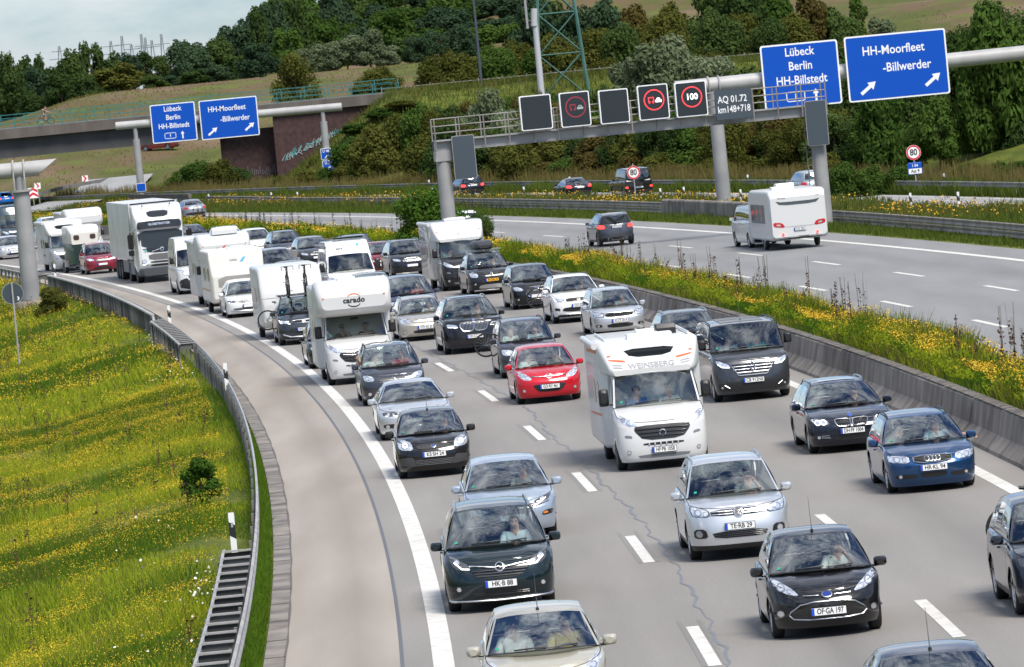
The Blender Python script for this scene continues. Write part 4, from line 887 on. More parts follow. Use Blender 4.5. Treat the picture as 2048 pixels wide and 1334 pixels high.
# cut by the picture edge
B = car('pale champagne small car at the bottom edge, in front of the dark green carrier', 'car', 'hatch', 1.35, 23.2, (.5, .47, .38), .5, w=.86, H=1.47, aerial=.05, Lf=.9, hz=.76, cl=.95, rl=1.95, cz=1.0, wsf=.42)
lamps(B, [(.46, .60), (.66, .64), (.82, .92), (.74, .93), (.54, .78)], style='clear', bulbs=[(.66, .78, .05)]); plate(B, '', .45); BP = B; stick(B)
B = car('grey saloon at the bottom edge, only its roof and aerial in view', 'car', 'sedan', 5.95, 13.6, (.1, .11, .13), .6, aerial=.05); B.root.name = 'car'; face(B, ''); stick(B)
B = car('dark blue grey SUV cut off by the right edge, a bicycle on its tail', 'car', 'suv', 9.55, 31.3, (.02, .026, .04), .5, L=4.55, w=.92, H=1.66, clad=.1, mirror=None); face(B, '', style='dark'); CXB = B
# opposite carriageway and ramp, driving away
B = car('grey crossover driving away alone on the empty opposite carriageway', 'car', 'suv', 23.1, 222.9, (.1, .105, .12), .6, fwd=False, L=4.2, w=.9, H=1.6, rail=ALU, clad=.1); tail(B, '', True, pz=.92)
feat(B, 'skid_plate', sym([(.5, .28), (.56, .36), (.5, .42)]), ALU, 'B', False)
B = car('silver saloon driving away beyond the small round median shrub', 'car', 'sedan', 27.2, 385., (.3, .33, .37), .6, fwd=False); tail(B, '', pz=.75)
B = car('white car with one red tail lamp showing through the median bush', 'car', 'hatch', 21.9, 261., (.7, .7, .7), 0, fwd=False); tail(B, '', True)
B = car('black estate car driving away on the exit ramp behind the gantry post', 'car', 'wagon', 44.2, 365., (.012, .013, .017), .2, fwd=False, w=.93, H=1.52, rail=ALU); tail(B, '', True)
B = car('black coupe with lit tail lamps on the exit ramp', 'car', 'sedan', 42.6, 327., (.012, .012, .014), .2, fwd=False, H=1.36); tail(B, '', True, pz=.72)
B = car('grey blue estate on the exit ramp behind the caravan roof', 'car', 'suv', 43.4, 268., (.34, .38, .42), .5, fwd=False); tail(B, '')
B = car('black boxy off-roader with a spare wheel on its tail on the exit ramp', 'off-roader', 'suv', 43.2, 313., (.012, .012, .013), .1, fwd=False, L=4.6, w=.92, H=1.95, hz=1.05, cl=1.5, cz=1.18, bz=1.2, rl=1.95, rrl=4.45, lC=4.5, wr=.74, Lf=.25, Rf=.2, ex=5, exr=6, wsf=.08, wb=2.85, roofc=.03, tilt=.99, gc=.3, rearflat=.02, r=.38)
tail(B, '', True, poly=[(.72, .62), (.9, .62), (.9, .74), (.72, .74)], pz=.66); mb = MB(); y = B.L-B.fo+.12; mb.lathe([(0, .1), (.2, .1), (.33, .06), (.36, 0), (.36, -.1)], BLACKG, 24, 'y', (0, y, 1.06)); mb.build('spare_wheel', B.root)
p = at(300, 340, 690); B = car('dark red car on the grass slope road under the far bridge', 'car', 'wagon', 0, 0, (.16, .03, .03), .3, far=True, w=.93); tail(B, ''); p = at(300, 341, 672); B.root.location = (p.x, p.y, terr(p.x, p.y)+.12); B.root.rotation_euler = (0, 0, math.radians(-105))
B = car('bright blue hatchback on the ramp at the far left edge', 'car', 'hatch', 30.2, 447., (.01, .12, .42), .2, fwd=False, far=True); tail(B, '', True); q = at(2, 413, 575); B.root.location = (q.x, 575, max(terr(q.x, 575), q.z))
# ---------------------------------------------------------------- vans, motorhomes, caravans, lorry
PWHITE = mat('white van paint', (.58, .58, .57), .4, 0, .8, spec=.25); GRP = mat('white caravan skin', (.57, .57, .56), .42, 0, .3, fn=None); SILV = paint('silver grey van', (.42, .43, .44), .5); CREAM = mat('cream caravan skin', (.63, .61, .55), .5, 0, .2)
DKGLASS = mat('dark acrylic window', (.01, .012, .013), .08, spec=.15); GREYGRAF = mat('grey lettering', (.3, .3, .31), .4); ORGRAF = mat('orange decal', (.6, .12, .03), .4); REDGRAF = mat('red lettering', (.55, .03, .05), .4); BLUGRAF = mat('blue decal', (.05, .35, .65), .4); ROOFG = mat('roof hatch plastic', (.62, .63, .63), .35)
def shell(root, mb, name, w_, L_, H, ang=35):
    o = mb.build(name, root, smooth=ang); b = Body(); b.root = root; b.w = w_; b.L = L_; b.H = H; b.fo = 0; b.bvh = BVHTree.FromPolygons(mb.v, mb.f); b.obj = o; return b
VAN = ARCH['van']
def duc_face(B, lit=False, black=False, text='', star=None):
    w_ = B.w
    lamps(B, [(.52*w_, .97), (.74*w_, .98), (.93*w_, 1.12), (.90*w_, 1.24), (.72*w_, 1.14), (.54*w_, 1.05)], bulbs=[(.70*w_, 1.06, .06), (.82*w_, 1.13, .05)], lit=lit, style='clear')
    grille(B, sym([(.42, .66), (.62, .88), (.58, .98)]), 3, m=BLACK, barm=BLACKG, bw=.03); grille(B, sym([(.44, .55), (.44, .60)]), 6, False, m=BLACK, name='air_intake', barm=B.paint, bw=.03); plate(B, text, .44); feat(B, 'step_grille', sym([(.52, .27), (.58, .35)]), GREYP, both=False); fogs(B, .76, .42, .045); feat(B, 'bumper_vent', [(.66, .72), (.82, .74), (.82, .80), (.68, .78)], GREYP)
def cab(root, pm, H=2.12, mc=BLACK, **kw):
    k = dict(VAN); k.update(dict(L=2.75, wb=3.9, H=H, cl=1.1, rl=1.66, rrl=2.5, lC=2.6, glass=[(.05, .62)], solidrear=True, hz=1.1, cz=1.34, bz=1.34, wr=.87, mirror=mc, mirsize=(.11, .08, .19), mz=1.58, r=.345, seats=1, hoodp=[(0, 1.04), (.12, 1.12), (.35, 1.2), (.8, 1.3), (1.1, 1.34)]), **kw); return build_body(root, pm, **k)
def side_win(b, y0, y1, z0, z1, sides='RL', name='side_window', m=DKGLASS, r=1):
    for d in sides: feat(b, name, [(y0, z0), (y1, z0), (y1, z1), (y0, z1)], m, d, False, .008, r, .02, step=.3)
def hatch(b, x, y, wx, wy, h=.09, m=ROOFG, name='roof_hatch'):
    z = b.bvh.ray_cast(Vector((x, y, 9)), Vector((0, 0, -1)))[0].z; mb = MB(); mb.loft([(y-wy/2, wx/2, z-.03, z+h*.6, .03), (y-wy/2+.05, wx/2, z-.03, z+h, .03), (y+wy/2-.05, wx/2, z-.03, z+h, .03), (y+wy/2, wx/2, z-.03, z+h*.6, .03)], m); mb.v = [(v[0]+x, v[1], v[2]) for v in mb.v]; return mb.build(name, b.root)
def deco(b, text, x, z, size, m, d='F', narrow=1., name='lettering', bold=.004, off=.012):
    mb = MB(); sg = 1 if d in 'FL' else -1; text_on(mb, text, m, lambda p, q: (lambda h: h[0]+h[1]*off)(cast(b, x+(p if d == 'F' else -p if d == 'B' else p*(1 if d == 'R' else 1)), z+q, d)), size, 'CENTER', narrow, bold); return mb.build(name, b.root, 0)
def awning(b, y0, y1, z, side=-1, m=GRP):
    mb = MB(); x = side*(b.w+.03); mb.tube([(x, y0, z), (x, y1, z)], .075, m, 10); mb.build('awning_roll', b.root)
def axle2(root, ys, tw, r=.345): add_wheels(root, ys, tw, r, .22, 'steel')
def motorhome(label, u, s, kind='semi', L_=6.9, hw=1.13, H=2.82, cabm=None, boxm=None, text='', lit=False, aw=True, group=None, skyl=True, vents=((0, 2.6), (.3, 4.2))):
    root = thing('motorhome', label, 'motorhome'); boxm = boxm or GRP; B = cab(root, cabm or PWHITE); duc_face(B, lit, text=text); ye = L_-.95
    mb = MB(); mb.loft([(1.15, .96, .45, 2.05, .1), (1.4, hw-.03, .42, H-.06, .1), (1.6, hw, .4, H, .1), (ye-.15, hw, .4, H, .1), (ye, hw-.06, .45, H-.08, .12)], boxm)
    if kind == 'semi': mb.loft([(.58, .84, 2.02, 2.14, .05), (.66, .93, 2.03, 2.22, .06), (.95, 1.02, 2.04, 2.46, .1), (1.35, hw-.03, 2.04, H-.06, .12), (1.55, hw-.01, 2.04, H-.005, .12), (1.8, hw-.01, 2.1, H-.005, .12)], GRP)
    else: mb.loft([(-.42, .98, 2.26, 2.62, .17), (-.36, 1.06, 2.16, 2.8, .22), (-.18, hw-.02, 2.06, 2.98, .24), (.2, hw, 2.02, 3.1, .2), (.9, hw, 2.0, 3.12, .14), (1.5, hw, 2.0, 3.06, .12), (1.9, hw, 2.1, H+.05, .12)], GRP)
    b = shell(root, mb, 'living_body', hw, L_, H); B.box = b
    axle2(root, (0,), .99); axle2(root, (3.9 if L_ > 6.4 else 3.6,), .99)
    for y0, y1 in ((1.75, 2.45), (3.0, 3.6)): side_win(b, y0, y1, 1.35, 1.85)
    side_win(b, 1.5, 1.64, .6, 2.1, 'L', 'door_seam', GREYGRAF, 0)
    if kind == 'semi' and skyl:
        feat(b, 'skylight', sym([(.44, .86), (.58, 1.12)]), DKGLASS, 'T', False, .01, 1, .02, step=.12)
    for x, y in vents: hatch(b, x, y, .7, .55)
    if aw: awning(b, 1.5, ye-.4, H-.07)
    mb = MB(); 
    for sg in (1, -1): p, n = cast(b, sg*hw*.8, 2.62 if kind != 'semi' else 2.45, 'F'); mb.box(tuple(p+n*.01), (.07, .03, .03), ORANGE)
    mb.build('marker_lamp', root, 0); stick(B); put(root, u, s); return B, b
# the white semi-integrated motorhome in the middle lane
B, b = motorhome('big white motorhome with orange streaks and a dark skylight over its cab', 5.8, 69.6, text='HF·PB 1058', L_=6.95, H=2.74)
deco(b, 'WEINSBERG', 0, 2.2, .15, GREYGRAF, narrow=1.25); emb_ring(B, .80, .075).build('badge', B.root)
for sg in (1, -1):
    feat(b, 'streak_decal', [(sg*x, z) for x, z in [(.56, 2.30), (.72, 2.32), (.92, 2.36), (.92, 2.385), (.72, 2.36), (.56, 2.335)]][::sg], ORGRAF, 'F', False, .008, 1, .006)
    for k in range(2): feat(b, 'vent_decal', [(sg*x, z) for x, z in [(.62, 2.22-.05*k), (.86, 2.25-.05*k), (.84, 2.275-.05*k), (.66, 2.25-.05*k)]][::sg], GREYGRAF, 'F', False, .008, 1, .006)
feat(b, 'stripe_decal', [(1.6, 1.12), (5.2, 1.0), (5.2, 1.04), (1.6, 1.17)], ORGRAF, 'R', False, .008, 0, .006, step=.5); feat(b, 'stripe_decal', [(1.7, 2.5), (4.9, 2.42), (4.9, 2.5), (1.7, 2.56)], ORGRAF, 'R', False, .008, 0, .006, step=.5)
hatch(b, .1, 2.05, 1.0, .5, .1); hatch(b, .55, 3.1, .45, .5, .22, BLACK, 'air_conditioner'); MW = B
mb = MB(); q = [(-.9, 1.9, b.H+.04), (-.9, 5.2, b.H+.04)]; mb.tube(q, .02, ROOFG, 6); q = [(.95, 1.7, b.H+.05), (.95, 5.2, b.H+.05)]; mb.tube(q, .025, ROOFG, 6); mb.build('roof_bar', B.root)
# the alcove motorhome in the right lane
B, b = motorhome('white alcove motorhome with an orange and black company mark on its overcab nose', 1.1, 117.3, 'alcove', 6.3, 1.15, 2.9, text='', aw=False, vents=((.0, 2.6),))
deco(b, 'carado', 0, 2.50, .22, INK, narrow=1.1, bold=.006); ARC = [(.17*math.cos(t)*1.15, .09+.12*math.sin(t)) for t in np.linspace(.25, math.pi-.25, 10)]
feat(b, 'decal', [(x, 2.5+z) for x, z in ARC]+[(x*.9, 2.5+.09+(z-.09)*.72) for x, z in reversed(ARC)], ORGRAF, 'F', False, .01, 0, .004, step=.03)
feat(b, 'decal', [(x, 2.5-z) for x, z in ARC]+[(x*.9, 2.5-.09-(z-.09)*.72) for x, z in reversed(ARC)], INK, 'F', False, .01, 0, .004, step=.03)
bar(B, [(-.55, .99), (-.12, .96), (0, 1.04), (.12, .96), (.55, .99)], .03, CHROME); bar(B, [(-.5, .91), (-.12, .88), (0, .96), (.12, .88), (.5, .91)], .03, CHROME); hatch(b, -.15, .35, .55, .3, .1, ROOFG); MC = B
# left lane: black fronted motorhome
B, b = motorhome('motorhome with black cab, silver side and white sloping front, beside the median bush', 10.78, 183.6, cabm=paint('black motorhome cab', (.012, .012, .014), .2), boxm=SILV, text='', skyl=False, H=2.85)
bar(B, [(-.55, .98), (0, .95), (.55, .98)], .05, CHROME); deco(b, 'C', 0, 2.32, .12, GREYGRAF, narrow=2.); hatch(b, .0, 2.0, .9, .6, .12); MG = B
# right lane: red lettered motorhome
B, b = motorhome('white motorhome with red lettering, between the older caravan and the white delivery van', 1.5, 192.5, 'alcove', 7., 1.16, 2.85, text='')
deco(b, 'ca', -.3, 2.5, .16, GREYGRAF); feat(b, 'decal', [(-.16, 2.44), (.0, 2.5), (.1, 2.62), (-.04, 2.56)], REDGRAF, 'F', False, .01, 0, .004); deco(b, 'ago', .28, 2.5, .16, GREYGRAF); hatch(b, .1, .2, 1.1, .6, .25); hatch(b, -.3, 3.6, .5, .5)
# right lane far: white motorhome with lit lamp
B, b = motorhome('white motorhome with one lit headlamp and a dark skylight, behind the horse trailer', .97, 270.6, text='', lit=True, H=2.85, L_=7.2, cabm=SILV)
side_win(b, 1.75, 2.4, .9, 1.0, 'R')
B, b = motorhome('white motorhome with a square dark side window far back, seen over the horse trailer', 4.4, 291., 'alcove', 6.6, 1.15, 2.95, text='')
# ---- vans
def van(label, u, s, pm, fwd=True, cat='van', name='van', **kw):
    root = thing(name, label, cat); k = dict(VAN); k.update(kw); B = build_body(root, pm, **k); put(root, u, s, fwd); add_wheels(root, (0, B.wb), B.w-.02, B.r, .22, B.style); return B
HR = [(0, 2.1), (.035, 2.3), (.08, 2.5), (.14, 2.6), (.3, 2.64), (.9, 2.62), (1, 2.5)]
B = van('dark grey minibus with a broad three bar chrome grille in the left lane', 9.87, 90.5, paint('dark grey minibus', (.05, .054, .062), .55), cat='minibus', name='minibus', L=5.2, w=.99, H=1.97, glass=[(.045, .24), (.27, .55), (.58, .95)], mirror=BLACK, mirsize=(.1, .08, .14), mz=1.45, style='alloy', aerial=.15, rail=BLACK, hz=1.02, cl=1.08)
lamps(B, [(.54, .86), (.78, .88), (.93, 1.02), (.90, 1.10), (.56, .95)], bulbs=[(.72, .94, .05)]); drl(B, [(.58, .88), (.76, .90), (.86, .98)], .024)
grille(B, sym([(.36, .66), (.52, .84), (.53, .96)]), 3, barm=CHROME, bw=.024); bar(B, [(-.52, .9), (-.36, .66), (.36, .66), (.52, .9)], .03, CHROME); mb = MB(); stroke(B, mb, [(0, .74), (.07, .87), (0, 1.0), (-.07, .87), (0, .74)], .035, off=.045); mb.build('badge', B.root)
feat(B, 'lower_bumper', sym([(.84, .26), (.92, .48), (.5, .50)]), BLACK, both=False); plate(B, 'CB 912NS', .53, 'PL'); drl(B, [(.62, .36), (.74, .44)], .03, CHROME); fogs(B, .80, .38, .03); TR = B; stick(B)
for y in (.9, 1.9, 2.9): feat(B, 'roof_panel', [(-.55, y), (.55, y), (.55, y+.7), (-.55, y+.7)], GREYP, 'T', False, .012, 0, .02, step=.2)
B = van('white delivery van with black bumper and lit headlamp in front of the lorry', 1.85, 211.8, PWHITE, L=5.6, w=1.02, H=2.55, rp=HR, glass=[(.045, .22)], solidrear=True, wpane=True, mirror=BLACK, mirsize=(.1, .08, .17), mz=1.6, style='steel', hz=1.08, r=.35)
lamps(B, [(.52, .88), (.66, .86), (.90, 1.12), (.88, 1.28), (.78, 1.2)], style='clear', lit=True, bulbs=[(.66, .98, .07)]); grille(B, sym([(.42, .68), (.52, .78), (.52, .92)]), 3, m=BLACK, barm=CHROME, bw=.02); mb = MB(); stroke(B, mb, [(0, .80), (.07, .92), (0, 1.04), (-.07, .92), (0, .80)], .035, off=.04); mb.build('badge', B.root)
feat(B, 'lower_bumper', sym([(.9, .24), (.96, .66), (.60, .78), (.48, .62)]), BLACK, both=False); plate(B, '', .52); deco(B, 'MAXI-TAXI', .0, 2.36, .12, REDGRAF)
B = van('white high roof camper van with a small blue mark above its windscreen', 5.6, 179., paint('camper white', (.74, .745, .75), .05), cat='camper van', name='camper_van', L=6., w=1.03, H=2.62, rp=HR, glass=[(.045, .2), (.3, .42), (.55, .7)], solidrear=True, tint=True, mirror=BLACK, mirsize=(.11, .08, .19), mz=1.6, wb=4., hz=1.1, cz=1.36, bz=1.36, hoodp=[(0, 1.04), (.12, 1.12), (.35, 1.2), (.8, 1.3), (1.02, 1.36)]); duc_face(B, text='')
deco(B, 'KNAUS', -.35, 2.3, .08, INK); mb = MB(); disc_on(B, mb, .42, 2.42, .07, BLUGRAF, off=.01); mb.build('decal', B.root); b = B; mb = MB(); mb.box((.1, 1.6, 2.72), (1.2, .8, .06), DKGLASS); mb.build('solar_panel', B.root); mb = MB(); mb.tube([(-1.0, 1., 2.42), (-1.0, 4., 2.42)], .08, GREYP, 10); mb.build('awning_roll', B.root); KN = B
B = van('dark blue grey high roof coach van half hidden by the big grey pole', 6.8, 342.5, paint('coach van', (.04, .06, .075), .3), L=6.8, w=1.05, H=2.95, rp=[(0, 2.3), (.03, 2.55), (.07, 2.8), (.12, 2.93), (.3, 2.95), (.95, 2.95), (1, 2.85)], glass=[(.03, .2), (.25, .95)], mirror=BLACK, mirsize=(.1, .08, .2), mz=1.75, hz=1.15, cz=1.4, bz=1.4); duc_face(B, text='')
B = van('silver white people van towing the modern caravan away from the viewer', 26.5, 198.7+3.2, paint('towing van', (.62, .64, .66), .5), fwd=False, cat='van', L=5.1, w=.965, H=1.91, rail=ALU, glass=[(.045, .26), (.29, .58), (.61, .95)], tint=True); tail(B, '')
# ---- caravans
def caravan(label, u, s, prof, hw, m=GRP, fwd=True, axle=2.6, r=.32, name='caravan', ang=0):
    root = thing(name, label, 'caravan'); mb = MB(); mb.loft([(y, hw-dw, z0, z1, rr_) for y, dw, z0, z1, rr_ in prof], m, 5); b = shell(root, mb, 'caravan_body', hw, prof[-1][0], prof[0][3]); put(root, u, s, fwd); root.rotation_euler.z += ang
    add_wheels(root, (axle,), hw-.03, r, .19, 'steel'); mb = MB()
    for sg in (1, -1): mb.tube([(sg*.5, .3, .46), (0, -1.2, .45)], .035, GALVD, 6)
    mb.box((0, -1.25, .46), (.12, .25, .1), BLACK); mb.box((0, -.5, .52), (.9, .5, .25), m); mb.build('drawbar', root); mb = MB(); mb.box((0, axle, .5), (2*hw-.5, 2.4, .16), BLACK); mb.build('chassis', root)
    for sg in (1, -1):
        mb = MB(); mb.tube([(sg*(hw-.02), axle+(r+.07)*math.cos(t), r+(r+.07)*math.sin(t)) for t in np.linspace(.15, math.pi-.15, 12)], .025, m, 6); mb.build('wheel_arch', root)
    return b
b = caravan('older white caravan with a wide grey front window and an orange waist stripe', 1.2, 182.6, [(0, .12, .62, 1.55, .1), (.06, .06, .5, 1.75, .1), (.2, .0, .45, 2.45, .1), (.5, 0, .45, 2.62, .1), (5.2, 0, .45, 2.6, .1), (5.3, .06, .5, 2.4, .1)], 1.14, CREAM, axle=2.9)
feat(b, 'front_window', sym([(.82, 1.02), (.82, 1.55)]), mat('net curtain window', (.28, .26, .25), .15, 0, 1.), both=False, off=.012); feat(b, 'trim', sym([(1.0, .9), (1.0, .96)]), ROOFG, both=False); deco(b, 'hobby', -.1, 2.2, .13, GREYGRAF)
feat(b, 'decal', [(.15, 2.1), (.27, 2.1), (.42, 2.3), (.3, 2.28)], BLUGRAF, 'F', False, .01, 0, .004)
for d in 'RL': feat(b, 'stripe_decal', [(.1, .95), (5.2, .95), (5.2, 1.0), (.1, 1.0)], mat('amber stripe', (.6, .3, .05), .5), d, False, .008, 0, .006, step=.6)
side_win(b, .6, 1.5, 1.35, 1.9); side_win(b, 2.6, 3.8, 1.35, 1.9); hatch(b, 0, 1.2, .5, .5); hatch(b, .3, 3., .6, .5)
b = caravan('smooth white caravan with a rounded front towed by the dark SUV with roof bicycles', 1.15, 152.8, [(0, .12, .8, 1.25, .12), (.05, .05, .6, 1.6, .15), (.18, 0, .48, 2.05, .2), (.4, 0, .44, 2.4, .22), (.8, 0, .42, 2.58, .16), (1.5, 0, .42, 2.62, .12), (5.4, 0, .42, 2.6, .12), (5.55, .06, .5, 2.4, .12)], 1.15, GRP, axle=3.0)
feat(b, 'seam', sym([(1.1, 1.5), (1.1, 1.52)]), GREYGRAF, both=False, off=.008, rnd_=0, skirt=.01); side_win(b, .75, 1.5, 1.3, 1.85); side_win(b, 2.7, 3.7, 1.3, 1.85); feat(b, 'vent_grille', [(.75, 1.55), (1.0, 1.55), (1.0, 1.62), (.75, 1.62)], GREYP, both=False)
b = caravan('modern white caravan with red tail lamps, driving away on the opposite carriageway', 26.75, 197.6, [(0, .06, .6, 2.2, .12), (.3, 0, .42, 2.5, .15), (.8, 0, .42, 2.62, .12), (5.5, 0, .42, 2.62, .12), (5.9, 0, .45, 2.58, .14), (6.1, .05, .55, 2.3, .18)], 1.26, GRP, False, axle=3.6, ang=-.02)
feat(b, 'tail_lamp', [(.62, .98), (1.14, 1.04), (1.16, 1.24), (.76, 1.2)], REDL, 'B', True, .012); feat(b, 'indicator', [(.82, 1.06), (1.0, 1.08), (1.02, 1.15), (.86, 1.14)], LAMPL, 'B', True, .016, 0, .01); feat(b, 'rear_bumper', sym([(1.0, .47), (.7, .58)]), BLACK, 'B', False); plate(b, 'B·DL 2002', .88, 'D', d='B', w=.5)
feat(b, 'swoosh_decal', [(-.98, 2.14), (-.78, 1.96), (.78, 1.96), (.98, 2.14), (.9, 2.14), (.7, 2.1), (-.7, 2.1), (-.9, 2.14)], mat('slate decal', (.06, .075, .085), .4), 'B', False, .01); feat(b, 'panel_seam', sym([(.62, 1.0), (.62, 1.015)]), GREYGRAF, 'B', False, .008, 0, .01)
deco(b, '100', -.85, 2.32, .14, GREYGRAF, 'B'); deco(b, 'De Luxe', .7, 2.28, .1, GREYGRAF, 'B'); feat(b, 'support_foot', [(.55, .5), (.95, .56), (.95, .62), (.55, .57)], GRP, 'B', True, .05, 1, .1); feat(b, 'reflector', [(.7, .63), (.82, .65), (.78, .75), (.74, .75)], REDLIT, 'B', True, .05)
for d in 'LR':
    feat(b, 'window_band', [(.8, 1.18), (4.6, 1.18), (4.6, 2.0), (.8, 2.0)], GREYP, d, False, .006, 0, .01, step=.5)
    for y in (1.0, 2.2, 3.3): feat(b, 'side_window', [(y, 1.3), (y+.8, 1.3), (y+.8, 1.92), (y, 1.92)], DKGLASS, d, False, .014, 0, .01, step=.4)
    feat(b, 'side_trim', [(.8, .52), (5.4, .52), (5.4, .68), (.8, .68)], ROOFG, d, False, .006, 0, .01, step=.5)
hatch(b, -.2, 1.6, .8, .7, .2); hatch(b, .3, 3.4, .8, .6, .12)
# ---- horse trailer
root = thing('horse_trailer', 'green and cream horse trailer behind the dark red SUV', 'trailer'); GRN = mat('dark green panel', (.012, .045, .035), .4, 0, .5); mb = MB()
mb.loft([(0, .72, .5, 1.6, .05), (.35, .86, .45, 1.6, .05), (3.4, .86, .45, 1.6, .05)], GRN); b0 = shell(root, mb, 'trailer_body', .86, 3.4, 1.6); mb = MB(); mb.loft([(-.05, .74, 1.58, 2.2, .1), (.3, .88, 1.58, 2.5, .16), (.8, .9, 1.58, 2.6, .16), (3.35, .9, 1.58, 2.6, .16), (3.45, .84, 1.6, 2.5, .16)], CREAM); b = shell(root, mb, 'canopy', .9, 3.4, 2.6); put(root, 1.35, 264.8)
feat(b, 'front_window', [(.3, 1.82), (.62, 1.82), (.62, 2.1), (.3, 2.1)], mat('brown window', (.05, .03, .02), .1, 0, 1.), 'F', True, .012); feat(b0, 'door_panel', [(.08, .6), (.62, .6), (.62, 1.45), (.08, 1.45)], mat('deep green panel', (.006, .02, .016), .5), 'F', True, .01, 0)
add_wheels(root, (1.5, 2.2), 1.1, .3, .2, 'steel'); mb = MB()
for sg in (1, -1): mb.box((sg*1.0, 1.85, .68), (.26, 1.5, .04), GALV); mb.box((sg*1.0, 1.1, .52), (.26, .03, .36), GALV)
for sg in (1, -1): mb.tube([(sg*.4, .2, .45), (0, -1.1, .45)], .035, GALVD, 6)
mb.build('mudguard', root)
# ---- lorry
root = thing('lorry', 'white lorry with a tall box trailer and dark lettered sun visor', 'lorry'); put(root, 2.28, 235.4); LW = mat('lorry white', (.58, .58, .57), .35, 0, .6); mb = MB()
mb.loft([(-1.42, 1.02, .95, 3.1, .2, .3), (-1.36, 1.16, .75, 3.25, .2, .3), (-1.18, 1.22, .55, 3.4, .16, .3), (-.9, 1.25, .5, 3.6, .12, .3), (-.35, 1.25, .5, 3.9, .12, .1), (.75, 1.25, .8, 3.95, .12, 0)], LW, 5); b = shell(root, mb, 'cab', 1.25, 4, 3.9); b.L = 4
SLATE = mat('visor grey', (.014, .015, .017), .3, 0, .3)
feat(b, 'windscreen', sym([(1.08, 1.74), (1.16, 2.66)]), mat('lorry windscreen', (.02, .026, .026), .05, 0, .25), both=False, off=.02, step=.15); feat(b, 'sun_visor', sym([(1.1, 2.68), (1.12, 2.98), (1.0, 3.1)]), SLATE, both=False, off=.1, skirt=.12, step=.15); deco(b, 'GLOBETROTTER', 0, 2.93, .15, LAMPL, off=.12); feat(b, 'visor_lip', sym([(1.02, 2.62), (1.02, 2.72)]), mat('visor lip', (.12, .12, .125), .3), both=False, off=.14, skirt=.1, step=.15)
feat(b, 'roof_window', sym([(.48, 3.28), (.58, 3.6)]), SLATE, both=False, off=.02, step=.15); feat(b, 'lower_screen_panel', sym([(.62, 1.5), (1.05, 1.76)]), BLACKG, both=False, off=.015, step=.15)
feat(b, 'grille', sym([(.66, 1.12), (.7, 1.44)]), mat('grille mesh', (.09, .09, .095), .5), both=False, off=.012, step=.12)
for z in (.82, .98): feat(b, 'air_intake', sym([(.6, z), (.62, z+.1)]), BLACK, both=False, off=.015, step=.12)
lamps(b, [(.72, .86), (1.02, .9), (1.08, 1.14), (.86, 1.2)], lit=False, bulbs=[(.88, .98, .08)]); drl(b, [(.78, 1.0), (.9, .92), (1.02, .94)], .04); mb = MB(); mb.loft([(-1.5, 1.0, .35, .72, .1), (-1.3, 1.22, .33, .74, .1), (-.6, 1.24, .35, .7, .08)], mat('bumper slate', (.05, .055, .06), .5)); mb.build('bumper', root); mb = MB(); mb.box((.55, -1.52, .56), (.52, .02, .11), PLB); mb.build('number_plate', root)
mb = MB(); stroke(b, mb, [(-.5, 1.55), (.12, 1.72)], .03, off=.03); disc_on(b, mb, .02, 1.66, .1, CHROME, off=.035, ring=.7); mb.build('badge', root); mb = MB(); disc_on(b, mb, -.82, 1.62, .07, mat('eco badge', (.2, .5, .4), .4), off=.03, ring=.5); mb.build('decal', root)
for sg in (1, -1):
    mb = MB(); mb.loft([(-1.05, .14, 1.75, 2.5, .06), (-.85, .14, 1.75, 2.5, .06)], BLACKG); mb.loft([(-1.05, .14, 1.42, 1.7, .05), (-.85, .14, 1.42, 1.7, .05)], BLACKG); mb.v = [(v[0]+sg*1.5, v[1], v[2]) for v in mb.v]; mb.tube([(sg*1.2, -.9, 2.75), (sg*1.5, -1.0, 2.6), (sg*1.5, -.95, 2.4)], .03, BLACK, 6); mb.build('wing_mirror', root)
    feat(b, 'side_window', [(-.75, 1.9), (.3, 1.9), (.3, 2.6), (-.55, 2.6)], DKGLASS, 'L' if sg > 0 else 'R', False, .012); mb = MB(); mb.box((sg*1.2, 2.0, .75), (.06, 2.2, .7), GREYP); mb.box((sg*1.2, 5.6, .75), (.04, 3.2, .6), GALVD); mb.build('side_skirt', root)
add_wheels(root, (0, 3.6), 1.24, .5, .34, 'steel'); add_wheels(root, (8.2, 9.5, 10.8), 1.24, .5, .36, 'steel'); mb = MB(); mb.box((0, 5.5, .95), (1.2, 12., .2), BLACK); mb.build('chassis', root)
mb = MB(); mb.loft([(1.25, 1.275, 1.15, 4.02, .03), (13.2, 1.275, 1.15, 4.02, .03)], mat('trailer skin', (.6, .61, .6), .4, 0, .2, fn=noise_col((.54, .55, .54), (.64, .65, .64), .6, 4))); mb.build('box_trailer', root, smooth=30); mb = MB()
for sg in (1, -1): mb.box((sg*1.27, 1.3, 2.6), (.06, .12, 2.9), ALU)
mb.box((0, 1.22, 3.97), (2.3, .06, .1), BLACK); mb.build('trailer_edge', root)
for q in (-.7, .7): mb = MB(); mb.tube([(q, -.5, 3.85), (q, -.5, 4.05)], .012, BLACK, 5); mb.lathe([(.04, 0), (.03, .07), (0, .08)], BLACK, 8, 'z', (q, -.5, 3.83)); mb.build('roof_aerial', root)
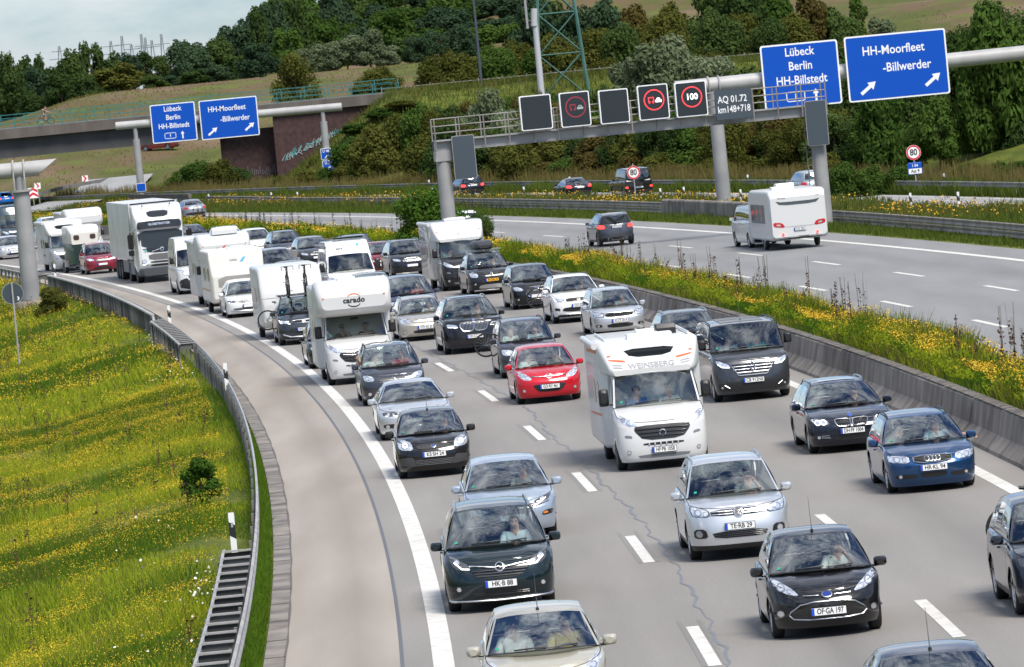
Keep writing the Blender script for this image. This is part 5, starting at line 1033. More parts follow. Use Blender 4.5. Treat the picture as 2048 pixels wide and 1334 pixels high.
# ---- roof box
root = thing('roof_box', 'dark grey roof box strapped on the black crossover with the yellow plate', 'roof box'); mb = MB(); mb.loft([(-.05, .2, .08, .2, .05), (.05, .32, .04, .28, .08), (.35, .4, .02, .36, .12), (1.2, .42, .02, .38, .12), (1.75, .4, .03, .33, .12), (1.9, .3, .08, .25, .08)], mat('roof box plastic', (.03, .03, .033), .4)); mb.build('box_shell', root); mb = MB(); mb.box((0, .5, 0), (1.5, .06, .03), ALU); mb.box((0, 1.4, 0), (1.5, .06, .03), ALU); mb.build('roof_bar', root)
mx_ = KO.root.location; p = P(10.95, 175.9+1.25); root.location = (p.x, p.y, 1.75); root.rotation_euler = (0, 0, 175.9/R0)
# ---------------------------------------------------------------- bicycles
def bicycle(label, drop=False, col=(.02, .02, .022), group=None):
    root = thing('bicycle', label, 'bicycle', group=group); fm = mat('bike frame %s' % (col,), col, .3, .2, .6); R_ = .34
    for y in (-.51, .51):
        mb = MB(); mb.tube([(0, y+R_*math.cos(t), R_+R_*math.sin(t)) for t in [2*math.pi*i/28 for i in range(28)]], .028, RUB, 6, True); o = mb.build('wheel', root); mb = MB()
        for i in range(16): t = 2*math.pi*i/16; mb.tube([(.02*(-1)**i, y, R_), (0, y+.33*math.cos(t), R_+.33*math.sin(t))], .003, ALU, 3, caps=False)
        mb.tube([(-.05, y, R_), (.05, y, R_)], .022, BLACK, 8); mb.build('spokes', o)
    A = (0, -.40, .90); Bp = (0, -.36, .62); S = (0, .17, .82); BB = (0, .05, .28); mb = MB()
    for a, b_ in ((A, S), (Bp, BB), ((0, .2, .92), BB), ((0, -.43, 1.0), Bp)): mb.tube([a, b_], .024, fm, 7)
    for sg in (1, -1): mb.tube([(sg*.05, .51, .34), BB], .01, fm, 6); mb.tube([(sg*.05, .51, .34), S], .01, fm, 6); mb.tube([(sg*.045, -.36, .64), (sg*.05, -.51, .34)], .013, fm, 6)
    mb.build('frame', root); mb = MB()
    if drop:
        for sg in (1, -1): mb.tube([(0, -.5, 1.02), (sg*.2, -.5, 1.02), (sg*.21, -.6, 1.0), (sg*.21, -.62, .93), (sg*.21, -.52, .88)], .014, BLACK, 6)
    else: mb.tube([(-.33, -.40, 1.04), (-.1, -.46, 1.03), (.1, -.46, 1.03), (.33, -.40, 1.04)], .015, BLACK, 6)
    mb.tube([(0, -.43, .99), (0, -.49, 1.02)], .018, BLACK, 6); mb.build('handlebar', root); mb = MB(); mb.loft([(.02, .03, .95, .99, .015), (.2, .07, .94, 1.0, .025), (.29, .07, .95, 1.0, .02)], BLACK); mb.build('saddle', root)
    mb = MB(); mb.lathe([(.09, -.01), (.1, 0), (.09, .01)], ALU, 16, 'x', (.05, .05, .28)); mb.tube([(.07, .05, .28), (.07, .1, .12)], .012, BLACK, 5); mb.tube([(-.07, .05, .28), (-.07, 0, .44)], .012, BLACK, 5); mb.box((.12, .1, .12), (.09, .07, .02), BLACK); mb.box((-.12, 0, .44), (.09, .07, .02), BLACK); mb.build('crank', root); return root
def on_car(o, B, x, y, z, rz=0., rx=0.): o.parent = None; o.matrix_world = Matrix.LocRotScale(B.root.location, B.root.rotation_euler, None) @ Matrix.Translation((x, y, z)) @ Matrix.Rotation(rz, 4, 'Z') @ Matrix.Rotation(rx, 4, 'Y')
bk = bicycle('black road bicycle standing on the SUV roof, the one nearer the shoulder', True); on_car(bk, SE, -.32, 1.25, 1.73)
b2 = copy_tree(bk); b2['label'] = 'black road bicycle standing on the SUV roof, the one nearer the middle lane'; on_car(b2, SE, .32, 1.3, 1.73)
mb = MB(); rk = thing('roof_rack', 'black roof rack holding two road bicycles on the dark SUV', 'roof rack')
for y in (.8, 1.8): mb.box((0, y, 0), (1.5, .05, .03), BLACK)
for x in (-.32, .32): mb.box((x, 1.3, .02), (.1, 1.5, .02), BLACK)
mb.build('rack_bars', rk); on_car(rk, SE, 0, 0, 1.70)
def tailbike(B, label, x=-.15, z=.55, rx=.06, col=(.02, .02, .022)):
    o = bicycle(label, False, col); y = B.L-B.fo+.22; on_car(o, B, x, y, z, math.pi/2, 0)
tailbike(SE, 'bicycle hung sideways behind the dark SUV, its front wheel showing beside the caravan', -.5, .45)
tailbike(B9, 'bicycle on the tail of the dark purple grey people carrier', -.42, .5); tailbike(CXB, 'bicycle on the tail of the SUV cut off by the right edge', .05, .62)
wsu = [o for o in COL.objects if o.get('label', '').startswith('white compact SUV with dark')][0]; tmp = Body(); tmp.root = wsu; tmp.L = 4.38; tmp.fo = .88; tailbike(tmp, 'brown rimmed bicycle on the tail of the white compact SUV', -.5, .45, col=(.12, .04, .02))
# ---------------------------------------------------------------- guardrails and parapet
guardrail('long light grey guardrail between the beige hard shoulder and the flowering meadow', rail_pts(-3.08, 20, 330, 3.), zg=lambda s: terr(*P(-3.2, s)[:2]), post=3.4, side=1)
def plk(m, N, L, b):
    oi = N.new('ShaderNodeObjectInfo'); r = N.new('ShaderNodeValToRGB'); r.color_ramp.elements[0].color = (.02, .021, .022, 1); r.color_ramp.elements[1].color = (.17, .168, .16, 1); L.new(oi.outputs['Random'], r.inputs[0]); L.new(r.outputs[0], b.inputs['Base Color'])
PLK = mat('dark weathered steel', rough=.7, metal=.2, fn=plk)
mb = MB(); pk = MB(); pk.box((0, 0, -.62), (.045, .3, 1.24), PLK); pk.box((.03, .13, -.62), (.05, .03, 1.24), PLK); pkm = pk.mesh('plank', 0)
ph = thing('parapet', 'tall barrier of dark upright steel planks with a pale top rail above the meadow', 'parapet', P(-3.3, 170, 0)); ph.location = (0, 0, 0)
rows = [[P(-3.36, s, .74), P(-3.36, s, .80), P(-3.2, s, .80), P(-3.2, s, .74)] for s in np.arange(167.5, 238.1, 2.)]; mb = MB(); mb.grid(rows, GALV, closed=True); e = P(-3.3, 167.5, .78); mb.tube([e, P(-3.3, 163.2, -.55)], .06, GALV, 6); mb.build('top_rail', ph)
for i in range(98): s = 167.7+i*.72; p = P(-3.30, s, .74); ob('plank', pkm, ph, p, (0, 0, s/R0))
pm2 = MB(); pm2.box((0, 0, -.5), (.06, .16, 1.), PLK); pmm = pm2.mesh('rear_post', 0); bar_ = MB(); bar_.box((0, 0, 0), (.5, .09, .03), GALV); bm_ = bar_.mesh('cross_bar', 0); pl_ = MB(); pl_.box((0, 0, -.13), (.5, .02, .2), PLK); plm = pl_.mesh('spacer_plate', 0)
for a, b, lab, st in ((20, 49.4, 'ladder like double guardrail with pale cross bars at the bottom of the photo', 1.55), (139, 163, 'short ladder like double guardrail before the tall dark parapet', 1.55), (240, 300, 'distant double guardrail beside the big grey pole', 2.2)):
    o = thing('double_guardrail', lab, 'guardrail'); mb = MB(); mb.grid([[P(-3.62+x, s, z) for x, z in ((-.03, .5), (.02, .58), (-.03, .66), (-.03, .73), (.03, .75))] for s in np.arange(a, b+.1, 1.)], GALV); mb.build('rear_rail', o, 50); s = a+.3
    while s < b:
        ob('cross_bar', bm_, o, P(-3.36, s, .76), (0, 0, s/R0)); ob('spacer_plate', plm, o, P(-3.36, s+.02, .76), (0, 0, s/R0)); ob('rear_post', pmm, o, P(-3.66, s, .7), (0, 0, s/R0)); s += st
mb = MB()
for i in range(97): s = 58+i*.85; mb.box((0, 0, 0), (0, 0, 0), PLK) if False else None
o = thing('guardrail_backing', 'row of dark spaced steel posts behind the guardrail beside the meadow', 'guardrail')
for i in range(86): s = 58.+i*.94; ob('backing_post', pmm, o, P(-3.16, s, .55), (0, 0, s/R0))
uo = lambda s: interp([(150, 32.4), (174, 32.7), (217, 33.4), (260, 34.0), (311, 34.4), (381, 35.6), (432, 39.4), (470, 42)], s)
guardrail('brown grey double guardrail right of the opposite carriageway, ending at the concrete block wall', rail_pts(uo, 150, 236), double=True, side=-1, m=RUSTY, post=3.)
guardrail('brown grey double guardrail left of the concrete block wall, before the exit ramp', rail_pts(uo, 263, 430, 4.), double=True, side=-1, m=RUSTY, post=4.)
guardrail('far guardrail behind the exit ramp in front of the bushes', rail_pts(lambda s: 47.2+.4*math.sin(s*.02), 150, 520, 5.), double=False, side=-1, m=GALVD, post=4.)
guardrail('short guardrail end with sloping terminal by the dark trees on the right', [(49.5, 196), (49.5, 235), (49.5, 238)], side=-1, m=GALVD, dz=lambda s: .12 if s < 236 else -.6)
o = tag(MB().build('x'), 'x') if False else None
mb = MB(); rows = [[P(uo(s)+x, s, z) for x, z in ((-.25, 0), (-.2, .85), (-.15, .92), (.15, .92), (.25, 0))] for s in np.arange(236.5, 262.6, 2.)]; mb.grid(rows, CWALL, flip=True); mb.add(rows[0], [tuple(range(5))], CWALL); mb.add(rows[-1], [tuple(reversed(range(5)))], CWALL); tag(mb.build('concrete_wall', smooth=20), 'low dark concrete wall between the two gantry posts beside the opposite carriageway', 'wall')
mb = MB(); A_ = [P(u, s, 0) for u, s in ((37.2, 428), (38.0, 443), (39.2, 458))]; rows = [[p+Vector((0, 0, 0)), p+Vector((0, .0, 1.1)), p+Vector((.3, .3, 1.1)), p+Vector((.3, .3, 0))] for p in A_]; mb.grid(rows, CWALLT, flip=True); mb.add(rows[0], [(0, 1, 2, 3)], CWALLT); tag(mb.build('concrete_wall', smooth=20), 'low concrete wall with grass on top behind the lorry roof', 'wall')
rp_ = [(at(78, 388, 560), 0), (at(130, 374, 590), 0), (at(200, 362, 620), 0), (at(255, 350, 650), 0), (at(310, 338, 690), 0)]
mb = MB(); mb.grid([[q+Vector((0, 0, z)) for z in (-.18, -.05, .05, .18)] for q, _ in rp_], GALVD); o = mb.build('guardrail'); tag(o, 'distant guardrail climbing along the access ramp near the red chevron signs', 'guardrail')
for q, _ in rp_: m2 = MB(); m2.box((q.x, q.y+.1, q.z-.5), (.1, .1, 1.1), GALVD); m2.build('rail_post', o, 0)
# ---------------------------------------------------------------- marker posts
def delin(pos, label, h=1.0, rz=0.):
    o = thing('marker_post', label, 'marker post', pos, rz, 'white marker posts with a slanted black band'); mb = MB(); mb.loft([(-.06, .055, 0, h, .02), (.06, .05, 0, h-.02, .02)], WHITE); mb.build('post', o); mb = MB(); k = h-.42
    mb.grid([[(-.058, -.065, k), (.058, -.065, k-.07)], [(-.058, -.065, k+.25), (.058, -.065, k+.18)]], INK); mb.grid([[(.06, -.06, k-.07), (.058, .06, k-.07)], [(.06, -.06, k+.18), (.058, .06, k+.18)]], INK); mb.grid([[(-.06, .06, k), (-.06, -.06, k)], [(-.06, .06, k+.25), (-.06, -.06, k+.25)]], INK); mb.build('black_band', o, 0)
    mb = MB(); mb.box((0, -.066, h-.33+.1), (.04, .01, .09), LAMPL); mb.build('reflector', o); return o
for u, s, lab in ((-3.45, 50.3, 'nearest white marker post with a black band, at the head of the ladder guardrail'), (-3.12, 110, 'white marker post standing against the guardrail in mid meadow'), (-2.95, 161.8, 'white marker post at the foot of the parapet slope'), (-2.85, 238.5, 'white marker post at the far end of the dark parapet')): delin(P(u, s, .36), lab, .95, s/R0)
for x, y, u, lab in ((1822, 402, 39, 'marker post on the grass strip right of the caravan'), (1916, 398, 40, 'marker post farthest right on the grass strip'), (1046, 378, 40, 'marker post left of the black coupe'), (866, 377, 40, 'marker post left of the gantry post by the black estate'), (1318, 386, 39, 'marker post right of the boxy off-roader'), (1366, 380, 40, 'marker post on the grass left of the blue sign post'), (1140, 348, 47.8, 'marker post behind the far guardrail above the black coupe'), (859, 352, 47.8, 'marker post behind the far guardrail near the left gantry post'), (1495, 347, 47.8, 'marker post before the tan reeds'), (1890, 345, 48.6, 'marker post at the guardrail end under the dark trees'), (416, 378, 38, 'marker post above the silver saloon'), (539, 377, 38, 'marker post on the grass left of the brick abutment road'), (591, 377, 38, 'marker post below the small blue signs'), (1478, 388, 39, 'marker post between the gantry posts')):
    best = min(np.arange(150, 520, 1.), key=lambda s: abs(at(x, y, P(u, s).y).x-P(u, s).x)); delin(P(u, best, max(0, terr(*P(u, best)[:2]))), lab, 1.0, best/R0)
# ---------------------------------------------------------------- signs and gantries
SIGNB = mat('sign blue', (.002, .07, .42), .55, spec=.2); SIGNW = mat('sign white', (.8, .8, .8), .45); SIGNG = mat('slate panel', (.045, .06, .075), .4, 0, .2); POLE = mat('grey painted steel', rough=.5, fn=noise_col((.22, .22, .225), (.31, .305, .3), .8, 4, .3, .7)); POLEL = mat('light painted steel', rough=.5, fn=noise_col((.3, .295, .29), (.4, .395, .385), .8, 4, .3, .7)); SIGNR = mat('sign red', (.6, .015, .02), .45)
LEDR = mat('red lamp ring', (.6, .02, .02), .4, 0, 0, (1, .06, .07), .9); LEDD = mat('dim red lamp ring', (.22, .02, .035), .5, 0, 0, (.8, .05, .1), .12); LEDW = mat('white lamp figures', (.9, .9, .85), .4, 0, 0, (1, 1, .94), 1.1); LEDWD = mat('dim white lamp figures', (.35, .38, .36), .5)
def board(root, name, x0, x1, z0, z1, y, face_m, rim=SIGNW, rw=.09, r=.14, d=.12):
    w_, h_ = x1-x0, z1-z0; cx, cz = (x0+x1)/2, (z0+z1)/2; mb = MB(); prism(mb, rrect(w_, h_, r), d, rim, lambda a, b, t: (cx+a, y+t, cz+b)); o = mb.build(name, root, 30)
    mb = MB(); prism(mb, rrect(w_-2*rw, h_-2*rw, r*.7), .01, face_m, lambda a, b, t: (cx+a, y-.012+t, cz+b)); mb.build('sign_face', o, 30)
    return o, (lambda a, b: (cx+a, y-.018, cz+b)), w_, h_
def arrow(mb, pl, cx, cy, ang, L_, m):
    c, s = math.cos(ang), math.sin(ang); sh = [(-.5, -.085), (.12, -.085), (.12, -.24), (.5, 0), (.12, .24), (.12, .085), (-.5, .085)]; mb.add([pl(cx+(x*c-y*s)*L_, cy+(x*s+y*c)*L_) for x, y in sh], [(0, 1, 5, 6), (2, 3, 4), (1, 2, 4, 5)], m)
def lubeck(root, x0, x1, z0, z1, y):
    o, pl, w_, h_ = board(root, 'direction_sign', x0, x1, z0, z1, y, SIGNB); t = MB()
    for s_, k in (('Lübeck', .36), ('Berlin', .14), ('HH-Billstedt', -.08)): text_on(t, s_, SIGNW, lambda a, b: pl(a, b+k*h_), .68, 'CENTER', .86, .008)
    ringface(t, .0, .0, SIGNW, pl, 4) if False else None
    hx = [(-.52, .2), (-.42, .26), (.42, .26), (.52, .2), (.52, -.2), (.42, -.26), (-.42, -.26), (-.52, -.2)]; cx, cy = -.42, -.33*h_
    for i in range(8): a, b = hx[i], hx[(i+1) % 8]; n = Vector((b[1]-a[1], a[0]-b[0])).normalized()*.025; t.add([pl(cx+a[0]-n.x, cy+a[1]-n.y), pl(cx+b[0]-n.x, cy+b[1]-n.y), pl(cx+b[0]+n.x, cy+b[1]+n.y), pl(cx+a[0]+n.x, cy+a[1]+n.y)], [(0, 1, 2, 3)], SIGNW)
    text_on(t, '1', SIGNW, lambda a, b: pl(a+cx, b+cy), .4, 'CENTER', 1, .01); arrow(t, pl, .75, -.33*h_, math.pi/2, .72, SIGNW); t.build('lettering', o, 0); return o
def moor(root, x0, x1, z0, z1, y):
    o, pl, w_, h_ = board(root, 'direction_sign', x0, x1, z0, z1, y, SIGNB); t = MB()
    text_on(t, 'HH-Moorfleet', SIGNW, lambda a, b: pl(a-.15, b+.25*h_), .72, 'CENTER', .86, .008); text_on(t, '-Billwerder', SIGNW, lambda a, b: pl(a+.55, b-.02*h_), .72, 'CENTER', .86, .008)
    arrow(t, pl, -.3*w_, -.3*h_, math.radians(37), 1.1, SIGNW); arrow(t, pl, .34*w_, -.26*h_, math.radians(37), 1.1, SIGNW); t.build('lettering', o, 0); return o
# nearer blue gantry
p0 = P(38, 265); root = thing('sign_gantry', 'grey tube gantry with two big blue direction signs, the nearer and larger pair', 'sign gantry', p0, .09); M_ = root.matrix_basis
mb = MB(); mb.tube([(0, 0, -.1), (0, 0, 6.7)], [.43, .37], POLE, 20); mb.build('post', root)
mb = MB(); mb.tube([(-2.2, 0, 7.05), (24, 0, 7.25)], .43, POLEL, 20); mb.build('cross_tube', root); mb = MB()
for x in (-.3, .3): mb.tube([(x+.0, .0+.5*math.cos(t), 7.05+.5*math.sin(t)) for t in np.linspace(0, 2*math.pi, 17)[:-1]], .05, GALV, 6, True)
mb.build('clamp_ring', root)
lubeck(root, 2.75, 7.2, 5.35, 9.0, -.75); moor(root, 7.6, 13.45, 5.32, 9.06, -.75)
# far blue gantry
root = thing('sign_gantry', 'grey tube gantry with two small looking blue direction signs in front of the far bridge', 'sign gantry', (-33.75, 540, 0)); mb = MB(); mb.tube([(0, 0, 0), (0, 0, 5.9)], [.36, .33], POLE, 16); mb.tube([(0, 0, 5.9), (0, 0, 7.2)], .2, POLE, 12); mb.build('post', root); mb = MB(); mb.tube([(17.85, 0, 0), (17.85, 0, 5.9)], [.36, .33], POLE, 16); mb.tube([(17.85, 0, 5.9), (17.85, 0, 7.2)], .2, POLE, 12); mb.build('post', root)
mb = MB(); mb.tube([(-1.8, 0, 7.3), (19.7, 0, 7.12)], .38, POLEL, 16); mb.build('cross_tube', root); lubeck(root, 1.6, 5.85, 5.3, 8.95, -.7); moor(root, 6.25, 11.75, 5.2, 8.93, -.7)
for (z, s_, w_, x) in ((2.85, 'U 48', 1., 17.8), (1.7, 'U 87', 1.1, 17.92)):
    o, pl, a_, b_ = board(root, 'detour_sign', x-w_/2, x+w_/2, z-.55, z+.5, -.42, SIGNB, rw=.05, r=.08); t = MB(); text_on(t, s_, SIGNW, lambda a, b: pl(a, b+.25), .36, 'CENTER', .9, .006); arrow(t, pl, .05, -.2, math.radians(50), .5, SIGNW); t.build('lettering', o, 0)
o, pl, a_, b_ = board(root, 'small_sign', -.4, .5, .9, 1.7, -.42, SIGNB, rw=.04, r=.06)
# left pole of a third gantry
gzp = -.95; root = thing('gantry_pole', 'thick grey gantry pole on a round concrete foot at the left edge', 'gantry pole', (-23.03, 275.7, gzp)); mb = MB(); mb.lathe([(.0, 1.0), (.82, 1.0), (.9, .9), (.95, 0), (0, 0)], CWALL, 28, 'z'); mb.build('concrete_foot', root); mb = MB(); mb.tube([(0, 0, .98), (0, 0, 6.3)], [.44, .4], POLE, 24); mb.build('lower_post', root); mb = MB(); mb.lathe([(0, 6.28), (.56, 6.28), (.56, 6.38), (0, 6.38)], POLE, 24, 'z'); mb.lathe([(.55, .98), (.55, 1.04), (0, 1.04)], GALVD, 20, 'z'); mb.build('flange', root); mb = MB(); mb.tube([(0, 0, 6.36), (0, 0, 7.3)], .24, POLE, 16); mb.build('upper_post', root)
mb = MB(); rows = []
for x, c in ((-9, 0), (-1, 0), (0, 0), (1.35, .45)): rows.append([(x+c*math.sin(t)*1.15, .38*math.cos(t), 7.35+.38*math.sin(t)) for t in [2*math.pi*i/20 for i in range(20)]])
mb.grid(rows, POLEL, closed=True); mb.add(rows[-1], [tuple(range(20))], POLE); mb.add(rows[0], [tuple(range(20))], POLE); mb.build('cross_tube', root); mb = MB()
for x in (-.26, .26): mb.tube([(x, -.42, 6.4), (x, -.44, 7.35), (x, -.3, 7.72), (x, 0, 7.82), (x, .4, 7.5)], .045, GALV, 6)
mb.build('clamp_strap', root)
# variable message gantry
p0 = P(14.3, 216); p1 = P(33.05, 216); LG = (p1-p0).length; root = thing('message_gantry', 'grey gantry with five black lamp panels and a walkway railing over the opposite carriageway', 'gantry', p0, math.atan2(p1.y-p0.y, p1.x-p0.x))
def gx(px): 
    y = p0.y
    for _ in range(3): x = at(px, 200, y).x; y = p0.y+(x-p0.x)*(p1.y-p0.y)/(p1.x-p0.x)
    return (x-p0.x)/math.cos(root.rotation_euler.z)
for x in (.15, LG-.35):
    mb = MB(); mb.tube([(x, .1, -.1), (x, .1, 5.5)], [.36, .34], POLE, 20); mb.build('post', root); mb = MB(); mb.box((x, .1, 5.2), (.8, .75, .5), POLE); mb.build('bracket', root)
mb = MB(); mb.box((LG/2, .1, 5.66), (LG+.4, .5, .42), POLEL); mb.box((LG/2, .1, 5.93), (LG+.5, 1.1, .07), POLE); mb.box((LG/2, .1, 5.44), (LG+.4, .6, .05), POLE); mb.build('beam', root, 0)
mb = MB()
for y in (-.45, .65):
    for z in (6.3, 6.62, 6.97): mb.tube([(-.2, y, z), (LG+.1, y, z)], .028, GALVD, 6)
    n = 17
    for i in range(n): x = -.2+(LG+.3)*i/(n-1); mb.box((x, y, 6.2), (.06, .05, 1.55), GALVD)
mb.build('railing', root, 0)
for px0, px1, z0, z1, kd in ((1033, 1096, 6.02, 7.68, ''), (1113, 1173, 6.0, 7.66, 'dim'), (1192, 1251, 5.98, 7.6, ''), (1270, 1331, 5.98, 7.65, 'truck'), (1345, 1408, 5.95, 7.62, '100')):
    x0, x1 = gx(px0), gx(px1); o, pl, w_, h_ = board(root, 'lamp_panel', x0, x1, z0, z1, -.85, mat('black lamp panel', (.012, .017, .022), .35, 0, .3), SIGNW, .05, .09, .22); r = .47; t = MB()
    if kd:
        rm = LEDD if kd == 'dim' else LEDR; wm = LEDWD if kd == 'dim' else LEDW; off = .1
        for i in range(30): a = 2*math.pi*i/30; t.add([pl(off*.3+(r-.02+.05*(q in (1, 2)))*math.cos(a+(.1 if q > 1 else -.1)), off+(r-.02+.05*(q in (1, 2)))*math.sin(a+(.1 if q > 1 else -.1))) for q in range(4)], [(0, 1, 2, 3)], rm)
        t.build('lamp_ring', o, 0); t = MB()
        if kd == '100': text_on(t, '100', wm, lambda a, b: pl(a+.03, b+off), .42, 'CENTER', .95, .003); t.build('figures', o, 0)
        else:
            for (a, b, c, d) in ((-.28, -.1, -.24, .14), (-.04, -.1, .0, .14), (-.28, .1, 0, .14), (-.28, -.1, -.18, -.06), (-.1, -.1, .0, -.06), (-.26, -.16, -.2, -.1), (-.08, -.16, -.02, -.1)): t.add([pl(a+.03, b+off), pl(c+.03, b+off), pl(c+.03, d+off), pl(a+.03, d+off)], [(0, 1, 2, 3)], rm)
            t.build('lorry_symbol', o, 0); t = MB(); cpoly = [(.06, -.1), (.36, -.1), (.36, .0), (.31, .02), (.27, .1), (.15, .1), (.11, .02), (.06, 0)]; t.add([pl(a+.03, b+off-.02) for a, b in cpoly], [tuple(range(8))], wm); t.add([(q[0], q[1]-.004, q[2]) for q in [pl(a+.03, b+off-.02) for a, b in ((.14, .02), (.28, .02), (.25, .07), (.17, .07))]], [(0, 1, 2, 3)], SIGNG); t.build('car_symbol', o, 0)
    mb = MB(); mb.box(((x0+x1)/2, -.6, (z0+z1)/2), (w_*.7, .4, h_*.8), POLE); mb.build('panel_housing', o, 0)
x0, x1 = gx(1423), gx(1497); o, pl, w_, h_ = board(root, 'km_panel', x0, x1, 5.62, 7.08, -.85, SIGNG, SIGNG, .03, .08, .1); t = MB(); text_on(t, 'AQ 01.72', SIGNW, lambda a, b: pl(a-.05, b+.24), .46, 'CENTER', .78, .004); text_on(t, 'km148+718', SIGNW, lambda a, b: pl(a, b-.24), .46, 'CENTER', .72, .004); t.build('lettering', o, 0)
for px0, px1, z0, z1 in ((892, 937, 4.02, 6.1), (1603, 1646, 3.98, 6.15)): board(root, 'blank_panel', gx(px0), gx(px1), z0, z1, -.6, SIGNG, GALV, .025, .08, .06)
mb = MB()
for x in (LG-1.0, LG-.75): mb.tube([(x, -.1, 1.2), (x, -.1, 6)], .025, GALVD, 5)
for i in range(14): mb.box((LG-.875, -.1, 1.4+i*.33), (.26, .03, .03), GALVD)
mb.build('ladder', root, 0)
# speed limit signs
def speed80(label, pos, sub=False):
    o = thing('speed_limit_sign', label, 'road sign', pos, .1); mb = MB(); mb.tube([(0, .05, 0), (0, .05, 3.1)], .04, GALV, 8); mb.build('post', o); mb = MB(); R_ = .42; z = 2.55 if not sub else 3.0; prism(mb, circle(R_), .03, SIGNW, lambda a, b, d: (a, d, z+b)); q = mb.build('sign_disc', o, 30); t = MB(); ringface(t, R_*.76, R_*.97, SIGNR, lambda a, b: (a, -.006, z+b), 32); t.f = [f for f in t.f]; t.build('red_ring', q, 0); t = MB(); text_on(t, '80', INK, lambda a, b: (a, -.006, z+b), .5, 'CENTER', .85, .012); t.build('figures', q, 0)
    if sub:
        b_, pl, a1, a2 = board(o, 'panel', -.4, .4, 1.78, 2.45, -.03, SIGNW, SIGNB, .03, .04, .03); t = MB(); text_on(t, 'Ast 9', INK, lambda a, b: pl(a, b-.16), .25, 'CENTER', .9, .005); t.build('lettering', b_, 0); t = MB(); prism(t, [(-.37, 0), (.37, 0), (.37, .3), (-.37, .3)], .004, SIGNB, lambda a, b, d: (pl(a, b)[0], pl(a, b)[1]-d, pl(a, b)[2])); text_on(t, '1 04', SIGNW, lambda a, b: (pl(a, b+.15)[0], pl(a, b)[1]-.008, pl(a, b+.15)[2]), .22, 'CENTER', .9, .004); t.build('blue_field', b_, 0)
q = at(1267, 345, 352); speed80('round 80 speed limit sign in front of the black boxy off-roader', (q.x, 352, q.z-2.55)); q = at(1827, 305, 318); speed80('round 80 speed limit sign with a blue and white panel under the dark trees', (q.x, 318, q.z-3.0), True)
q = at(25, 587, 205); o = thing('round_sign', 'back of a round grey sign on a thin post left in the meadow', 'road sign', (q.x+.0, 205, q.z-2.35)); mb = MB(); mb.tube([(0, 0, -.2), (0, 0, 2.75)], .035, GALV, 8); mb.build('post', o); mb = MB(); prism(mb, circle(.39, 36), .03, SIGNG, lambda a, b, d: (a, d+.04, 2.35+b)); d_ = mb.build('sign_disc', o, 30); mb = MB(); ringface(mb, .375, .395, GALV, lambda a, b: (a, .036, 2.35+b), 36); mb.build('rim', d_, 0); t = MB(); text_on(t, '3', SIGNW, lambda a, b: (a+.19, .034, 2.15+b), .17, 'CENTER', 1, .008); t.build('figures', d_, 0)
# red and white chevrons far left
def chevron(px, py, Y, w_, h_, up, label):
    q = at(px, py, Y); o = thing('chevron_sign', label, 'road sign', (q.x, Y, q.z)); mb = MB(); mb.box((0, 0, 0), (w_, .05, h_), SIGNW); mb.box((0, .06, -h_*.9), (.06, .06, h_*1.2), GALV); mb.build('sign_board', o, 0); t = MB(); k = w_ if not up else h_
    for c in ((-.25, .2) if up else (-.1,)):
        if up: t.add([(x*w_, -.03, (c+z)*h_) for x, z in ((-.48, -.2), (0, .08), (.48, -.2), (.48, .05), (0, .33), (-.48, .05))], [(0, 1, 4, 5), (1, 2, 3, 4)], SIGNR)
        else: t.add([((c+x)*w_, -.03, z*h_) for x, z in ((-.28, -.48), (.02, -.48), (.42, 0), (.02, .48), (-.28, .48), (.1, 0))], [(0, 1, 2, 5), (5, 2, 3, 4)], SIGNR)
    t.build('chevron', o, 0)
chevron(66, 386, 545, .95, 1.0, True, 'red and white upward chevron board low at the far left ramp'); chevron(75, 372, 560, .6, .6, False, 'small red and white chevron sign just above the chevron board'); chevron(170, 357, 620, .65, .65, False, 'small red and white chevron sign on the grass along the access ramp')
# ---------------------------------------------------------------- far bridge
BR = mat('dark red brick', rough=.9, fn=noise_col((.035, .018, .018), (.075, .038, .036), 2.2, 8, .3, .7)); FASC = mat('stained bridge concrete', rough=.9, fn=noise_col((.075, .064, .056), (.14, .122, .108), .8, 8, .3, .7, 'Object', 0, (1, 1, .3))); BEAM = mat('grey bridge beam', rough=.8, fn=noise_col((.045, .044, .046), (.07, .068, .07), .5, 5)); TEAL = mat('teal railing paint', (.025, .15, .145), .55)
root = thing('road_bridge', 'concrete road bridge with teal railings and a dark brick abutment across the background', 'bridge', (0, 570, 0)); mb = MB(); mb.box((-54.5, 6.2, 7.5), (90, 13.2, .9), FASC); mb.box((-54.5, -.42, 7.45), (90, .1, .98), FASC); mb.build('deck', root, 0); mb = MB()
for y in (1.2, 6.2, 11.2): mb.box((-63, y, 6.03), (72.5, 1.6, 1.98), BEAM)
mb.build('girder', root, 0); mb = MB(); mb.box((-24.6, 7.0, 2.6), (5.6, 9.6, 6.0), BR); mb.box((-16.2, .6, 3.45), (11.3, 1.2, 7.0), BR); mb.build('abutment', root, 0)
for y, z0, nm in ((-.3, 7.95, 'railing'), (12.6, 8.3, 'railing')):
    mb = MB(); mb.box((-54.5, y, z0+1.05), (90, .07, .07), TEAL); mb.box((-54.5, y, z0+.12), (90, .05, .05), TEAL); mb.box((-54.5, y, z0+.55), (90, .04, .04), TEAL)
    for i in range(38): mb.box((-98+i*2.4, y, z0+.5), (.09, .09, 1.1), TEAL)
    if y > 1:
        for i in range(300): mb.box((-75+i*.13, y, z0+.55), (.02, .02, .9), TEAL) if i < 150 else None
    mb.build(nm, root, 0)
mb = MB(); mb.box((-54.5, 6.2, 7.97), (90, 11., .06), mat('deck asphalt', (.19, .19, .19), .9)); mb.build('deck_surface', root, 0)
